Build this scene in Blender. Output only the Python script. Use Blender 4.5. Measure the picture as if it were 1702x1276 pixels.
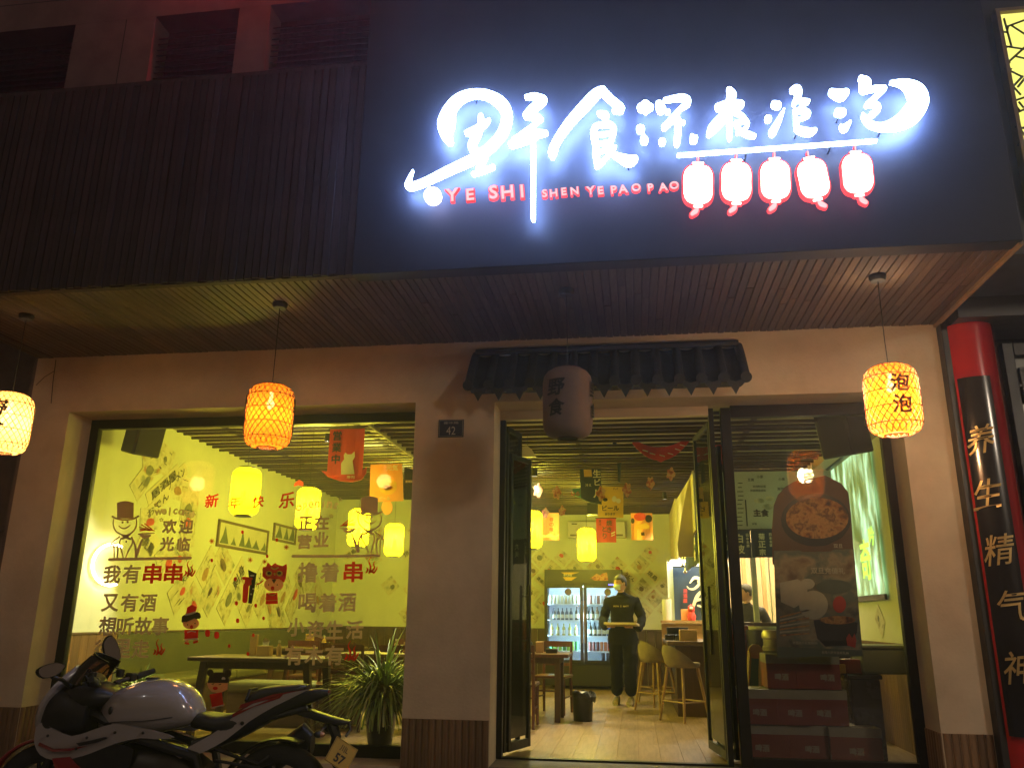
import bpy, math, random
import numpy as np
from mathutils import Vector, Matrix, Euler
random.seed(7)
rnd = random.random
def U(a, b): return a + (b - a) * random.random()
for o in list(bpy.data.objects): bpy.data.objects.remove(o)
SC = bpy.context.scene
COL = SC.collection
R = math.radians

# ------------------------------------------------------------------ camera
YAW, PITCH, ROLL, FPX, CAMH = R(8.382), R(16.0), R(0.585), 1355.5, 1.15
_f = Vector((-math.sin(YAW)*math.cos(PITCH), math.cos(YAW)*math.cos(PITCH), math.sin(PITCH)))
_r = Vector((math.cos(YAW), math.sin(YAW), 0)); _u = _r.cross(_f)
_r, _u = math.cos(ROLL)*_r + math.sin(ROLL)*_u, -math.sin(ROLL)*_r + math.cos(ROLL)*_u
CP = Vector((0, 0, CAMH))
cam = bpy.data.cameras.new('camera'); cam.sensor_width = 36; cam.lens = 36*FPX/1702
cam.clip_end = 400; cam.clip_start = 0.05
camo = bpy.data.objects.new('camera', cam); COL.objects.link(camo)
camo.matrix_world = Matrix(((_r.x, _u.x, -_f.x, 0), (_r.y, _u.y, -_f.y, 0), (_r.z, _u.z, -_f.z, CAMH), (0, 0, 0, 1)))
SC.camera = camo
def ray(x, y): return _f + _r*((x-851)/FPX) - _u*((y-638)/FPX)
def at(x, y, Y): d = ray(x, y); return CP + d*(Y/d.y)         # photograph point on the plane y = Y
def atz(x, y, z): d = ray(x, y); return CP + d*((z-CAMH)/d.z)
def atx(x, y, X): d = ray(x, y); return CP + d*(X/d.x)

# ------------------------------------------------------------------ world, night sky, exposure
W = bpy.data.worlds.new('World'); SC.world = W; W.use_nodes = True
wn = W.node_tree; wn.nodes.clear()
sky = wn.nodes.new('ShaderNodeTexSky'); sky.sky_type = 'NISHITA'; sky.sun_disc = False
sky.sun_elevation = R(-6); sky.sun_rotation = R(150)
bg = wn.nodes.new('ShaderNodeBackground'); bg.inputs['Strength'].default_value = 0.05
bg2 = wn.nodes.new('ShaderNodeBackground'); bg2.inputs['Color'].default_value = (1.0, 0.62, 0.42, 1)   # city glow
bg2.inputs['Strength'].default_value = 0.03
ad = wn.nodes.new('ShaderNodeAddShader'); wo = wn.nodes.new('ShaderNodeOutputWorld')
wn.links.new(sky.outputs[0], bg.inputs[0]); wn.links.new(bg.outputs[0], ad.inputs[0])
wn.links.new(bg2.outputs[0], ad.inputs[1]); wn.links.new(ad.outputs[0], wo.inputs[0])
ml = bpy.data.lights.new('moon', 'SUN'); ml.energy = 0.012; ml.angle = R(0.5); ml.color = (1, .93, .85)
mo = bpy.data.objects.new('moon', ml); COL.objects.link(mo); mo.rotation_euler = (R(55), 0, R(-30))
SC.view_settings.view_transform = 'Standard'; SC.view_settings.look = 'None'
SC.view_settings.exposure = 1.7; SC.view_settings.gamma = 1.0; SC.view_settings.use_curve_mapping = False
cy = SC.cycles
cy.use_denoising = True; cy.max_bounces = 8; cy.diffuse_bounces = 4; cy.glossy_bounces = 4
cy.transparent_max_bounces = 24; cy.transmission_bounces = 6; cy.sample_clamp_indirect = 4.0
cy.caustics_reflective = False; cy.caustics_refractive = False; cy.use_light_tree = True

# ------------------------------------------------------------------ materials
def mat(name, col, rough=.6, metal=0, var=0, scale=6, bump=0, bscale=40, emit=None, es=0, orand=0, stretch=(1,1,1), col2=None, coat=0, spec=.5, alpha=1, sub=0):
    m = bpy.data.materials.new(name); m.use_nodes = True; nt = m.node_tree; N = nt.nodes; L = nt.links
    b = N['Principled BSDF']; b.inputs['Roughness'].default_value = rough; b.inputs['Metallic'].default_value = metal
    b.inputs['Specular IOR Level'].default_value = spec; b.inputs['Coat Weight'].default_value = coat
    b.inputs['Coat Roughness'].default_value = .08
    c = (*col, 1); b.inputs['Base Color'].default_value = c
    if var or bump or orand or col2:
        tc = N.new('ShaderNodeTexCoord'); mp = N.new('ShaderNodeMapping'); mp.inputs['Scale'].default_value = stretch
        L.new(tc.outputs['Object'], mp.inputs[0])
        n = N.new('ShaderNodeTexNoise'); n.inputs['Scale'].default_value = scale; n.inputs['Detail'].default_value = 6
        n.inputs['Roughness'].default_value = .62
        L.new(mp.outputs[0], n.inputs[0])
        mix = N.new('ShaderNodeMix'); mix.data_type = 'RGBA'
        c2 = col2 or tuple(v*(1-var) for v in col)
        mix.inputs[6].default_value = c; mix.inputs[7].default_value = (*c2, 1)
        rp = N.new('ShaderNodeMapRange'); rp.inputs[1].default_value = .35; rp.inputs[2].default_value = .68
        L.new(n.outputs[0], rp.inputs[0]); L.new(rp.outputs[0], mix.inputs[0]); out = mix.outputs[2]
        if orand:
            oi = N.new('ShaderNodeObjectInfo'); mr = N.new('ShaderNodeMapRange')
            mr.inputs[3].default_value = 1-orand; mr.inputs[4].default_value = 1+orand*.6
            L.new(oi.outputs['Random'], mr.inputs[0])
            hs = N.new('ShaderNodeHueSaturation'); L.new(mr.outputs[0], hs.inputs['Value']); L.new(out, hs.inputs['Color']); out = hs.outputs[0]
        L.new(out, b.inputs['Base Color'])
        if bump:
            n2 = N.new('ShaderNodeTexNoise'); n2.inputs['Scale'].default_value = bscale; n2.inputs['Detail'].default_value = 5
            L.new(mp.outputs[0], n2.inputs[0])
            bp = N.new('ShaderNodeBump'); bp.inputs['Strength'].default_value = bump; bp.inputs['Distance'].default_value = .01
            L.new(n2.outputs[0], bp.inputs['Height']); L.new(bp.outputs[0], b.inputs['Normal'])
        mr2 = N.new('ShaderNodeMapRange'); mr2.inputs[3].default_value = max(0, rough-.1); mr2.inputs[4].default_value = min(1, rough+.12)
        L.new(n.outputs[0], mr2.inputs[0]); L.new(mr2.outputs[0], b.inputs['Roughness'])
    if emit: b.inputs['Emission Color'].default_value = (*emit, 1); b.inputs['Emission Strength'].default_value = es
    return m
def emis(name, col, s):
    m = bpy.data.materials.new(name); m.use_nodes = True; nt = m.node_tree; nt.nodes.clear()
    e = nt.nodes.new('ShaderNodeEmission'); e.inputs[0].default_value = (*col, 1); e.inputs[1].default_value = s
    o = nt.nodes.new('ShaderNodeOutputMaterial'); nt.links.new(e.outputs[0], o.inputs[0]); return m
def glassm(name, tint=(1,1,1), ior=1.5, rough=0.0, dirt=0.0):
    m = bpy.data.materials.new(name); m.use_nodes = True; nt = m.node_tree; nt.nodes.clear(); N = nt.nodes; L = nt.links
    t = N.new('ShaderNodeBsdfTransparent'); t.inputs[0].default_value = (*tint, 1)
    g = N.new('ShaderNodeBsdfGlossy'); g.inputs['Roughness'].default_value = rough
    fr = N.new('ShaderNodeFresnel'); fr.inputs[0].default_value = ior
    mx = N.new('ShaderNodeMixShader'); L.new(fr.outputs[0], mx.inputs[0]); L.new(t.outputs[0], mx.inputs[1]); L.new(g.outputs[0], mx.inputs[2])
    last = mx.outputs[0]
    if dirt:
        d = N.new('ShaderNodeBsdfDiffuse'); d.inputs[0].default_value = (.5, .5, .42, 1)
        n = N.new('ShaderNodeTexNoise'); n.inputs['Scale'].default_value = 1.3; n.inputs['Detail'].default_value = 7
        tc = N.new('ShaderNodeTexCoord'); L.new(tc.outputs['Object'], n.inputs[0])
        r = N.new('ShaderNodeMapRange'); r.inputs[1].default_value = .4; r.inputs[2].default_value = .75; r.inputs[4].default_value = dirt
        L.new(n.outputs[0], r.inputs[0]); m2 = N.new('ShaderNodeMixShader'); L.new(r.outputs[0], m2.inputs[0]); L.new(last, m2.inputs[1]); L.new(d.outputs[0], m2.inputs[2]); last = m2.outputs[0]
    o = N.new('ShaderNodeOutputMaterial'); L.new(last, o.inputs[0]); return m
def paperlamp(name, col, trans, tcol=None, front=.28):
    m = bpy.data.materials.new(name); m.use_nodes = True; nt = m.node_tree; nt.nodes.clear(); N = nt.nodes; L = nt.links
    t = N.new('ShaderNodeBsdfTransparent'); t.inputs[0].default_value = (*(tcol or col), 1)
    d = N.new('ShaderNodeBsdfTranslucent'); d.inputs[0].default_value = (*col, 1)
    f = N.new('ShaderNodeBsdfDiffuse'); f.inputs[0].default_value = (*col, 1)
    tc = N.new('ShaderNodeTexCoord'); n = N.new('ShaderNodeTexNoise'); n.inputs['Scale'].default_value = 14; L.new(tc.outputs['Object'], n.inputs[0])
    a = N.new('ShaderNodeMixShader'); a.inputs[0].default_value = front; L.new(d.outputs[0], a.inputs[1]); L.new(f.outputs[0], a.inputs[2])
    r = N.new('ShaderNodeMapRange'); r.inputs[3].default_value = trans*.8; r.inputs[4].default_value = trans*1.2; L.new(n.outputs[0], r.inputs[0])
    b = N.new('ShaderNodeMixShader'); L.new(r.outputs[0], b.inputs[0]); L.new(a.outputs[0], b.inputs[1]); L.new(t.outputs[0], b.inputs[2])
    o = N.new('ShaderNodeOutputMaterial'); L.new(b.outputs[0], o.inputs[0]); return m
def printm(name, cols, scale=9, rough=.6, seed=0):
    """blotchy printed picture: coloured cells, for pictures too small to read"""
    m = mat(name, cols[0], rough); nt = m.node_tree; N = nt.nodes; L = nt.links; b = N['Principled BSDF']
    tc = N.new('ShaderNodeTexCoord'); mp = N.new('ShaderNodeMapping'); mp.inputs['Location'].default_value = (seed*3.1, seed, seed*.7)
    L.new(tc.outputs['Object'], mp.inputs[0])
    oi = N.new('ShaderNodeObjectInfo'); va = N.new('ShaderNodeVectorMath'); va.operation = 'ADD'; sm = N.new('ShaderNodeMath'); sm.operation = 'MULTIPLY'; sm.inputs[1].default_value = 50
    L.new(oi.outputs['Random'], sm.inputs[0]); L.new(mp.outputs[0], va.inputs[0]); L.new(sm.outputs[0], va.inputs[1])
    n = N.new('ShaderNodeTexNoise'); n.inputs['Scale'].default_value = scale; n.inputs['Detail'].default_value = 4; L.new(va.outputs[0], n.inputs[0])
    cr = N.new('ShaderNodeValToRGB'); els = cr.color_ramp.elements; k = len(cols)
    els[0].position = .3; els[0].color = (*cols[0], 1); els[1].position = .72; els[1].color = (*cols[-1], 1)
    for i in range(1, k-1): e = els.new(.3+.42*i/(k-1)); e.color = (*cols[i], 1)
    L.new(n.outputs[0], cr.inputs[0]); L.new(cr.outputs[0], b.inputs['Base Color']); return m

# ------------------------------------------------------------------ mesh helpers
class MB:
    def __init__(s): s.v = []; s.f = []
    def raw(s, v, f):
        o = len(s.v); s.v += [tuple(p) for p in v]; s.f += [tuple(i+o for i in q) for q in f]; return s
    def box(s, c, d, rot=None):
        v = []
        for sx in (-.5, .5):
            for sy in (-.5, .5):
                for sz in (-.5, .5): v.append(Vector((sx*d[0], sy*d[1], sz*d[2])))
        if rot is not None:
            m = Euler(rot).to_matrix() if not isinstance(rot, Matrix) else rot
            v = [m @ p for p in v]
        v = [p + Vector(c) for p in v]
        return s.raw(v, [(0,1,3,2),(4,6,7,5),(0,4,5,1),(2,3,7,6),(0,2,6,4),(1,5,7,3)])
    def bx(s, x0, x1, y0, y1, z0, z1): return s.box(((x0+x1)/2, (y0+y1)/2, (z0+z1)/2), (x1-x0, y1-y0, z1-z0))
    def tube(s, pts, r, n=8, caps=True):
        pts = [Vector(p) for p in pts]; k = len(pts); rs = r if isinstance(r, (list, tuple)) else [r]*k
        o = len(s.v); up = None
        for i, p in enumerate(pts):
            t = (pts[min(i+1, k-1)] - pts[max(i-1, 0)])
            t = t.normalized() if t.length > 1e-9 else Vector((0, 0, 1))
            if up is None: up = Vector((0, 0, 1)) if abs(t.z) < .9 else Vector((1, 0, 0))
            a = t.cross(up).normalized(); b = a.cross(t).normalized(); up = b
            for j in range(n):
                th = 2*math.pi*j/n; s.v.append(tuple(p + (a*math.cos(th) + b*math.sin(th))*rs[i]))
        for i in range(k-1):
            for j in range(n): s.f.append((o+i*n+j, o+i*n+(j+1) % n, o+(i+1)*n+(j+1) % n, o+(i+1)*n+j))
        if caps: s.f.append(tuple(o+j for j in range(n))[::-1]); s.f.append(tuple(o+(k-1)*n+j for j in range(n)))
        return s
    def lathe(s, prof, c=(0,0,0), n=16, axis='z', caps=False):
        o = len(s.v); k = len(prof)
        for (r, z) in prof:
            for j in range(n):
                th = 2*math.pi*j/n; a, b = r*math.cos(th), r*math.sin(th)
                p = (a, b, z) if axis == 'z' else ((a, z, b) if axis == 'y' else (z, a, b))
                s.v.append((c[0]+p[0], c[1]+p[1], c[2]+p[2]))
        for i in range(k-1):
            for j in range(n): s.f.append((o+i*n+j, o+i*n+(j+1) % n, o+(i+1)*n+(j+1) % n, o+(i+1)*n+j))
        if caps: s.f.append(tuple(o+j for j in range(n))[::-1]); s.f.append(tuple(o+(k-1)*n+j for j in range(n)))
        return s
    def ball(s, c, d, n=12, m=8):
        o = len(s.v)
        for i in range(m+1):
            ph = math.pi*i/m
            for j in range(n):
                th = 2*math.pi*j/n
                s.v.append((c[0]+d[0]*math.sin(ph)*math.cos(th), c[1]+d[1]*math.sin(ph)*math.sin(th), c[2]+d[2]*math.cos(ph)))
        for i in range(m):
            for j in range(n): s.f.append((o+i*n+j, o+(i+1)*n+j, o+(i+1)*n+(j+1) % n, o+i*n+(j+1) % n))
        return s
    def loft(s, secs, n=16, caps=True):
        """secs: (centre, half1, half2, axis1, axis2, power)"""
        o = len(s.v); k = len(secs)
        for (c, h1, h2, a1, a2, pw) in secs:
            c = Vector(c); a1 = Vector(a1); a2 = Vector(a2)
            for j in range(n):
                th = 2*math.pi*j/n; q = lambda t: math.copysign(abs(t)**pw, t)
                s.v.append(tuple(c + a1*h1*q(math.cos(th)) + a2*h2*q(math.sin(th))))
        for i in range(k-1):
            for j in range(n): s.f.append((o+i*n+j, o+i*n+(j+1) % n, o+(i+1)*n+(j+1) % n, o+(i+1)*n+j))
        if caps: s.f.append(tuple(o+j for j in range(n))[::-1]); s.f.append(tuple(o+(k-1)*n+j for j in range(n)))
        return s
    def prism(s, pts, fn, d):
        """closed outline pts (2D) -> solid; fn(u,v,w)->3D, w from 0 to d"""
        n = len(pts); o = len(s.v)
        for w in (0, d):
            for (u, v) in pts: s.v.append(tuple(fn(u, v, w)))
        s.f.append(tuple(o+i for i in range(n))[::-1]); s.f.append(tuple(o+n+i for i in range(n)))
        for i in range(n): s.f.append((o+i, o+(i+1) % n, o+n+(i+1) % n, o+n+i))
        return s
def link(o, parent=None):
    COL.objects.link(o)
    if parent is not None: o.parent = parent
    return o
def mesh(name, mb, m):
    me = bpy.data.meshes.new(name); me.from_pydata(mb.v, [], mb.f); me.update()
    if m: me.materials.append(m)
    return me
def wloc(o):
    v = Vector((0, 0, 0))
    while o is not None: v = v + Vector(o.location); o = o.parent
    return v
def obj(name, mb, m, parent=None, world=True, smooth=False, bevel=0, loc=None, sub=0, fixn=True):
    """link mb as ONE mesh object. world=True: vertices are world coordinates, moved to the parent's frame"""
    me = mesh(name, mb, m)
    o = bpy.data.objects.new(name, me)
    if parent is not None and world:
        w = wloc(parent); me.transform(Matrix.Translation(-w))
    if loc is not None: o.location = loc
    link(o, parent)
    if fixn:
        import bmesh
        b = bmesh.new(); b.from_mesh(me); bmesh.ops.recalc_face_normals(b, faces=b.faces); b.to_mesh(me); b.free()
    if smooth:
        me.shade_smooth()
        try: me.set_sharp_from_angle(angle=R(smooth if smooth is not True else 40))
        except Exception: pass
    if bevel:
        bv = o.modifiers.new('bevel', 'BEVEL'); bv.width = bevel; bv.segments = 2; bv.limit_method = 'ANGLE'
    if sub: sm = o.modifiers.new('sub', 'SUBSURF'); sm.levels = sub; sm.render_levels = sub
    return o
def tag(o, label=None, cat=None, group=None, kind=None):
    if label: o['label'] = label
    if cat: o['category'] = cat
    if group: o['group'] = group
    if kind: o['kind'] = kind
    return o
def thing(name, loc, label, cat, group=None):
    o = bpy.data.objects.new(name, None); o.empty_display_size = .1; o.location = loc; COL.objects.link(o)
    return tag(o, label, cat, group)
def kids(o): return [c for c in bpy.data.objects if c.parent == o]
def dup(root, loc, rotz=None, label=None, group=None):
    r = root.copy(); COL.objects.link(r); r.location = loc
    if rotz is not None: r.rotation_euler = (0, 0, rotz)
    if label: r['label'] = label
    if group: r['group'] = group
    for ch in kids(root):
        c = ch.copy(); COL.objects.link(c); c.parent = r
        for g in kids(ch): d = g.copy(); COL.objects.link(d); d.parent = c
    return r
def inst(o, parent, loc):
    c = o.copy(); COL.objects.link(c); c.parent = parent; c.location = loc; return c

# ------------------------------------------------------------------ writing
_tc = {}
def text2d(s, bold=0.0):
    """text -> (verts2d, faces) about its own centre, cap height about 1"""
    asc = all(ord(q) < 128 for q in s)
    k = (s, bold)
    if k in _tc: return _tc[k]
    c = bpy.data.curves.new('t', 'FONT'); c.body = s; c.size = 1; c.offset = bold if asc else 0; c.align_x = 'CENTER'; c.align_y = 'CENTER'
    c.resolution_u = 3; c.fill_mode = 'BOTH'
    o = bpy.data.objects.new('t', c); COL.objects.link(o)
    dg = bpy.context.evaluated_depsgraph_get(); dg.update()
    me = bpy.data.meshes.new_from_object(o.evaluated_get(dg))
    v = [(p.co.x, p.co.y) for p in me.vertices]; f = [tuple(q.vertices) for q in me.polygons]
    bpy.data.objects.remove(o); bpy.data.curves.remove(c); bpy.data.meshes.remove(me)
    if v:
        xs = [p[0] for p in v]; ys = [p[1] for p in v]; cx = (min(xs)+max(xs))/2; cyy = (min(ys)+max(ys))/2
        v = [(a-cx, b-cyy) for a, b in v]
    if bold and not asc and v:
        from collections import Counter
        ed = Counter(); b_ = bold*.8
        for q in f:
            for i in range(len(q)): ed[tuple(sorted((q[i], q[(i+1) % len(q)])))] += 1
        for (i, j), n in list(ed.items()):
            if n != 1: continue
            (x0, y0), (x1, y1) = v[i], v[j]; dx, dy = x1-x0, y1-y0; l = math.hypot(dx, dy)
            if l < 1e-5: continue
            dx, dy = dx/l*b_, dy/l*b_; o_ = len(v)
            v += [(x0-dx*.7+dy, y0-dy*.7-dx), (x1+dx*.7+dy, y1+dy*.7-dx), (x1+dx*.7-dy, y1+dy*.7+dx), (x0-dx*.7-dy, y0-dy*.7+dx)]; f.append((o_, o_+1, o_+2, o_+3))
    nb = len(v); _tc[k] = (v, f); return _tc[k]
def put_text(mb, s, c, w=None, h=None, right=(1,0,0), up=(0,0,1), bold=0.0, rot=0, out=0, depth=0, shear=0):
    v, f = text2d(s, bold)
    if not v: return mb
    xs = [p[0] for p in v]; ys = [p[1] for p in v]; tw = max(xs)-min(xs); th = max(ys)-min(ys)
    sx = (w/tw) if w else (h/th); sy = (h/th) if h else sx
    rt = Vector(right).normalized(); u = Vector(up).normalized(); nrm = rt.cross(u)
    ca, sa = math.cos(rot), math.sin(rot); P = []
    for a, b in v:
        a, b = a*sx + shear*b*sy, b*sy; a, b = a*ca - b*sa, a*sa + b*ca
        P.append(Vector(c) + rt*a + u*b + nrm*(out + ((len(P)//4) % 9)*.00004))
    if depth and all(ord(q) < 128 for q in s):
        n = len(P); o = len(mb.v); mb.v += [tuple(p+nrm*depth) for p in P] + [tuple(p) for p in P]
        mb.f += [tuple(i+o for i in q) for q in f]
        from collections import Counter
        ed = Counter(); dr = {}
        for q in f:
            for i in range(len(q)):
                a, b = q[i], q[(i+1) % len(q)]; e = (min(a, b), max(a, b)); ed[e] += 1; dr[e] = (a, b)
        for e, k in ed.items():
            if k == 1: a, b = dr[e]; mb.f.append((b+o, a+o, a+o+n, b+o+n))
        return mb
    return mb.raw(P, f)
def smooth_path(pts, k=5):
    pts = [tuple(map(float, p)) for p in pts]
    if len(pts) < 3: return pts
    P = [pts[0]] + pts + [pts[-1]]; out = []
    for i in range(1, len(P)-2):
        for j in range(k):
            t = j/k; o = []
            for a, b, c, d in zip(P[i-1], P[i], P[i+1], P[i+2]):
                o.append(.5*((2*b) + (-a+c)*t + (2*a-5*b+4*c-d)*t*t + (-a+3*b-3*c+d)*t**3))
            out.append(tuple(o))
    out.append(pts[-1]); return out
def brush(mb, pts, fn, d, grow=0, mw=.3):
    """one brush stroke: pts (u,v,halfwidth) with v DOWN, fn(u,v,w)->3D; solid of depth d"""
    if len(pts) == 1: u, v, r = pts[0]; pts = [(u-r*.05, v, r), (u+r*.05, v, r)]
    P = smooth_path(pts); n = len(P); Lf = []; Rt = []
    for i, (x, y, w) in enumerate(P):
        w = max(mw, w+grow); a = P[max(i-1, 0)]; b = P[min(i+1, n-1)]; tx, ty = b[0]-a[0], b[1]-a[1]; l = math.hypot(tx, ty) or 1
        nx, ny = -ty/l, tx/l; Lf.append((x+nx*w, y+ny*w)); Rt.append((x-nx*w, y-ny*w))
    def cap(i, j):
        x, y, w = P[i]; w = max(mw, w+grow); a = Lf[i] if j else Rt[i]; th0 = math.atan2(a[1]-y, a[0]-x)
        return [(x+w*math.cos(th0-math.pi*k/6), y+w*math.sin(th0-math.pi*k/6)) for k in range(1, 6)]
    c1 = cap(n-1, 1); c0 = cap(0, 0)
    ring = Lf + c1 + Rt[::-1] + c0; m = len(ring); o = len(mb.v)
    for w in (0, d):
        for (u, v) in ring: mb.v.append(tuple(fn(u, v, w)))
    F = []
    for i in range(n-1): F.append((i, i+1, m-len(c0)-1-(i+1), m-len(c0)-1-i))
    F.append(tuple([n-1] + list(range(n, n+5)) + [n+5])); F.append(tuple([m-6] + list(range(m-5, m)) + [0]))
    for q in F: mb.f.append(tuple(o+i for i in q)); mb.f.append(tuple(o+m+i for i in q)[::-1])
    for i in range(m): mb.f.append((o+i, o+m+i, o+m+(i+1) % m, o+(i+1) % m))
    return mb
# ================================================================== exterior
GZ = -0.12                     # pavement level
FY, WY = 7.10, 7.48            # face of the wall, plane of the glass
M = {}
M['plaster'] = mat('cream_plaster', (.62, .52, .40), .85, col2=(.40, .32, .235), scale=.9, bump=.22, bscale=38)
M['plaster_in'] = mat('yellow_cream_wall', (.65, .68, .48), .8, var=.10, scale=1.5, bump=.05)
M['blackmetal'] = mat('black_frame_metal', (.009, .0085, .008), .42, var=.3, scale=9, spec=.3)
M['slatdark'] = mat('dark_stained_slat', (.046, .025, .026), .62, spec=.4, var=.6, scale=5, stretch=(6, 6, .5), orand=.35, bump=.3, bscale=60)
M['soffit'] = mat('soffit_bamboo_board', (.090, .056, .036), .5, var=.5, scale=4, stretch=(8, .5, 8), orand=.42, bump=.25, bscale=50)
M['panel'] = mat('black_sign_panel', (.014, .0155, .022), .55, spec=.35, var=.3, scale=1.6, bump=.06, bscale=60)
M['upper'] = mat('upper_wall_stone', (.17, .12, .11), .85, var=.35, scale=2.5, bump=.2, bscale=30)
M['bamboo_skirt'] = mat('bamboo_skirting_strip', (.22, .13, .07), .5, var=.5, scale=4, stretch=(8, 8, .6), orand=.35, bump=.25)
M['tile'] = mat('grey_blue_roof_tile', (.017, .021, .031), .7, var=.35, scale=9, orand=.18, bump=.3)
M['paving'] = mat('grey_paving_stone', (.17, .16, .15), .75, var=.3, scale=6, orand=.2, bump=.3)
M['asphalt'] = mat('dark_asphalt', (.045, .045, .045), .8, var=.3, scale=30, bump=.4, bscale=150)
M['glass'] = glassm('window_glass', (.95, .95, .91), 1.5, dirt=.05)

tag(obj('ground', MB().bx(-60, 60, -60, 5.2, GZ-.34, GZ-.30).bx(-60, 60, 5.2, 40, GZ-.34, GZ-.30), M['asphalt']), kind='structure')
pv = tag(obj('pavement', MB().bx(-16, 16, 1.0, 7.07, GZ-.30, GZ-.03), M['asphalt']), kind='structure')
slab = None
for i in range(26):
    for j in range(8):
        x = -10.4+i*.8; y = 1.4+j*.8
        if y > 7: continue
        if slab is None:
            slab = obj('paving_slab', MB().bx(-.393, .393, -.393, .393, -.03, 0), M['paving'], pv, world=False, loc=(x, y, GZ), bevel=.006)
        else: inst(slab, pv, (x, y, GZ-.002*rnd()))
obj('kerb', MB().bx(-16, 16, .85, .998, GZ-.30, GZ), M['paving'], pv, bevel=.015)

WLX, WRX, SOFZ = -5.90, 2.655, 3.62
wall = thing('shop_facade', (-1.6, FY, 0), 'cream plastered shop front wall around the big window and the doorway', 'wall')
w = MB()
zt = SOFZ+.2
w.bx(WLX, -5.455, FY, WY+.12, GZ-.3, zt).bx(-5.455, -1.945, FY, WY+.12, 3.06, zt)
w.bx(-1.945, -1.205, FY, WY+.12, GZ-.3, zt).bx(-1.205, 2.284, FY, WY+.12, 3.04, zt).bx(2.284, WRX, FY, WY+.12, GZ-.3, zt)
w.bx(-5.455, -1.945, FY+.01, WY+.12, GZ-.3, -.03)
obj('wall', w, M['plaster'], wall)
obj('door_step', MB().bx(-1.205, 2.284, FY-.02, WY+.12, GZ-.3, -.004), M['paving'], wall, bevel=.008)
# skirting strips at the foot of each pier, one object per strip
st = None
def strips(x0, x1, y, z0, z1, wd=.058, side=None):
    global st
    n = max(1, round((x1-x0)/wd))
    for i in range(n):
        x = x0+(i+.5)*(x1-x0)/n
        if st is None:
            mb = MB(); pr = [(-.0275, 0), (-.0275, .008), (-.012, .016), (.012, .016), (.0275, .008), (.0275, 0)]
            mb.prism(pr, lambda u, v, w: (u, -v, w), .46)
            st = obj('skirting_strip', mb, M['bamboo_skirt'], wall, world=False, loc=(x-(-1.6), y-FY, z0))
        else:
            c = inst(st, wall, (x+1.6, y-FY, z0))
            if side: c.rotation_euler = (0, 0, side)
strips(WLX+.005, -5.46, FY, GZ, .34); strips(-1.94, -1.21, FY, GZ, .34); strips(2.29, 2.65, FY, GZ, .34)
for k in range(6):
    c = inst(st, wall, (-5.455+1.6, .03+.058*k, GZ)); c.rotation_euler = (0, 0, R(90))
    c = inst(st, wall, (2.284+1.6, .03+.058*k, GZ)); c.rotation_euler = (0, 0, R(-90))

# house number plate
pm = at(750, 712, FY)
np_ = thing('house_number_plate', (pm.x, FY-.002, pm.z), 'small dark blue house number plate reading 42 on the middle pier', 'number plate')
M['blue'] = mat('navy_enamel', (.012, .016, .05), .35); M['whiteprint'] = mat('white_print', (.42, .38, .36), .6)
obj('plate', MB().box((pm.x, FY-.006, pm.z), (.235, .008, .165)), M['blue'], np_, bevel=.003)
t = MB(); put_text(t, '42', (pm.x, FY-.012, pm.z-.022), h=.075, w=.085); put_text(t, '使中路', (pm.x, FY-.012, pm.z+.05), w=.14, h=.022)
for (a, b, c2, d) in ((-.108, .108, .073, .0755), (-.108, .108, -.0755, -.073), (-.108, -.1055, -.073, .073), (.1055, .108, -.073, .073)):
    t.raw([(pm.x+a, FY-.012, pm.z+c2), (pm.x+b, FY-.012, pm.z+c2), (pm.x+b, FY-.012, pm.z+d), (pm.x+a, FY-.012, pm.z+d)], [(0, 1, 2, 3)])
obj('lettering', t, M['whiteprint'], np_)

# ---- big left window
WX0, WX1 = -5.455, -1.945
win = thing('shop_window', (-3.7, WY, 0), 'large black framed shop window with grey and red stickers, left of the doorway', 'window')
f = MB(); fw = .09
f.bx(WX0, WX0+fw, WY-.03, WY+.04, 0, 3.06).bx(WX1-fw*.4, WX1, WY-.03, WY+.04, 0, 3.06)
f.bx(WX0+fw, WX1-fw*.4, WY-.03, WY+.04, 2.965, 3.06).bx(WX0+fw, WX1-fw*.4, WY-.03, WY+.04, -.03, .07)
obj('frame', f, M['blackmetal'], win, bevel=.004)
obj('pane', MB().bx(WX0+fw, WX1-fw*.4, WY, WY+.008, .07, 2.965), M['glass'], win)

# ---- doorway and right hand fixed glazing
dr = thing('glazed_entrance', (.5, WY, 0), 'black framed glazed entrance with two leaves folded inward and a fixed pane on the right', 'door')
pa = at(1182, 700, WY).x; pb0 = at(1199, 700, WY).x; pb1 = at(1212, 700, WY).x
f = MB()
obj('side_post', MB().bx(-1.205, -1.155, WY-.03, WY+.05, 0, 2.954), M['blackmetal'], dr, bevel=.004)
f.bx(pa-.025, pa+.02, WY-.03, WY+.05, 0, 3.02).bx(pb0-.01, pb1+.01, WY-.035, WY+.05, 0, 3.02)
f.bx(pb1+.01, 2.284, WY-.03, WY+.05, 2.93, 3.04).bx(2.21, 2.284, WY-.03, WY+.05, 0, 2.93)
f.bx(pb1+.01, 2.21, WY-.03, WY+.05, -.003, .07)
obj('frame', f, M['blackmetal'], dr, bevel=.004)
obj('pane', MB().bx(pb1+.01, 2.21, WY, WY+.008, .07, 2.93), M['glass'], dr)
obj('transom', MB().bx(-1.205, pa-.025, WY-.03, WY+.05, 2.955, 3.04), M['plaster'], dr)
obj('threshold', MB().bx(-1.155, pa-.025, WY-.02, WY+.04, 0, .012), M['blackmetal'], dr)
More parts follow.
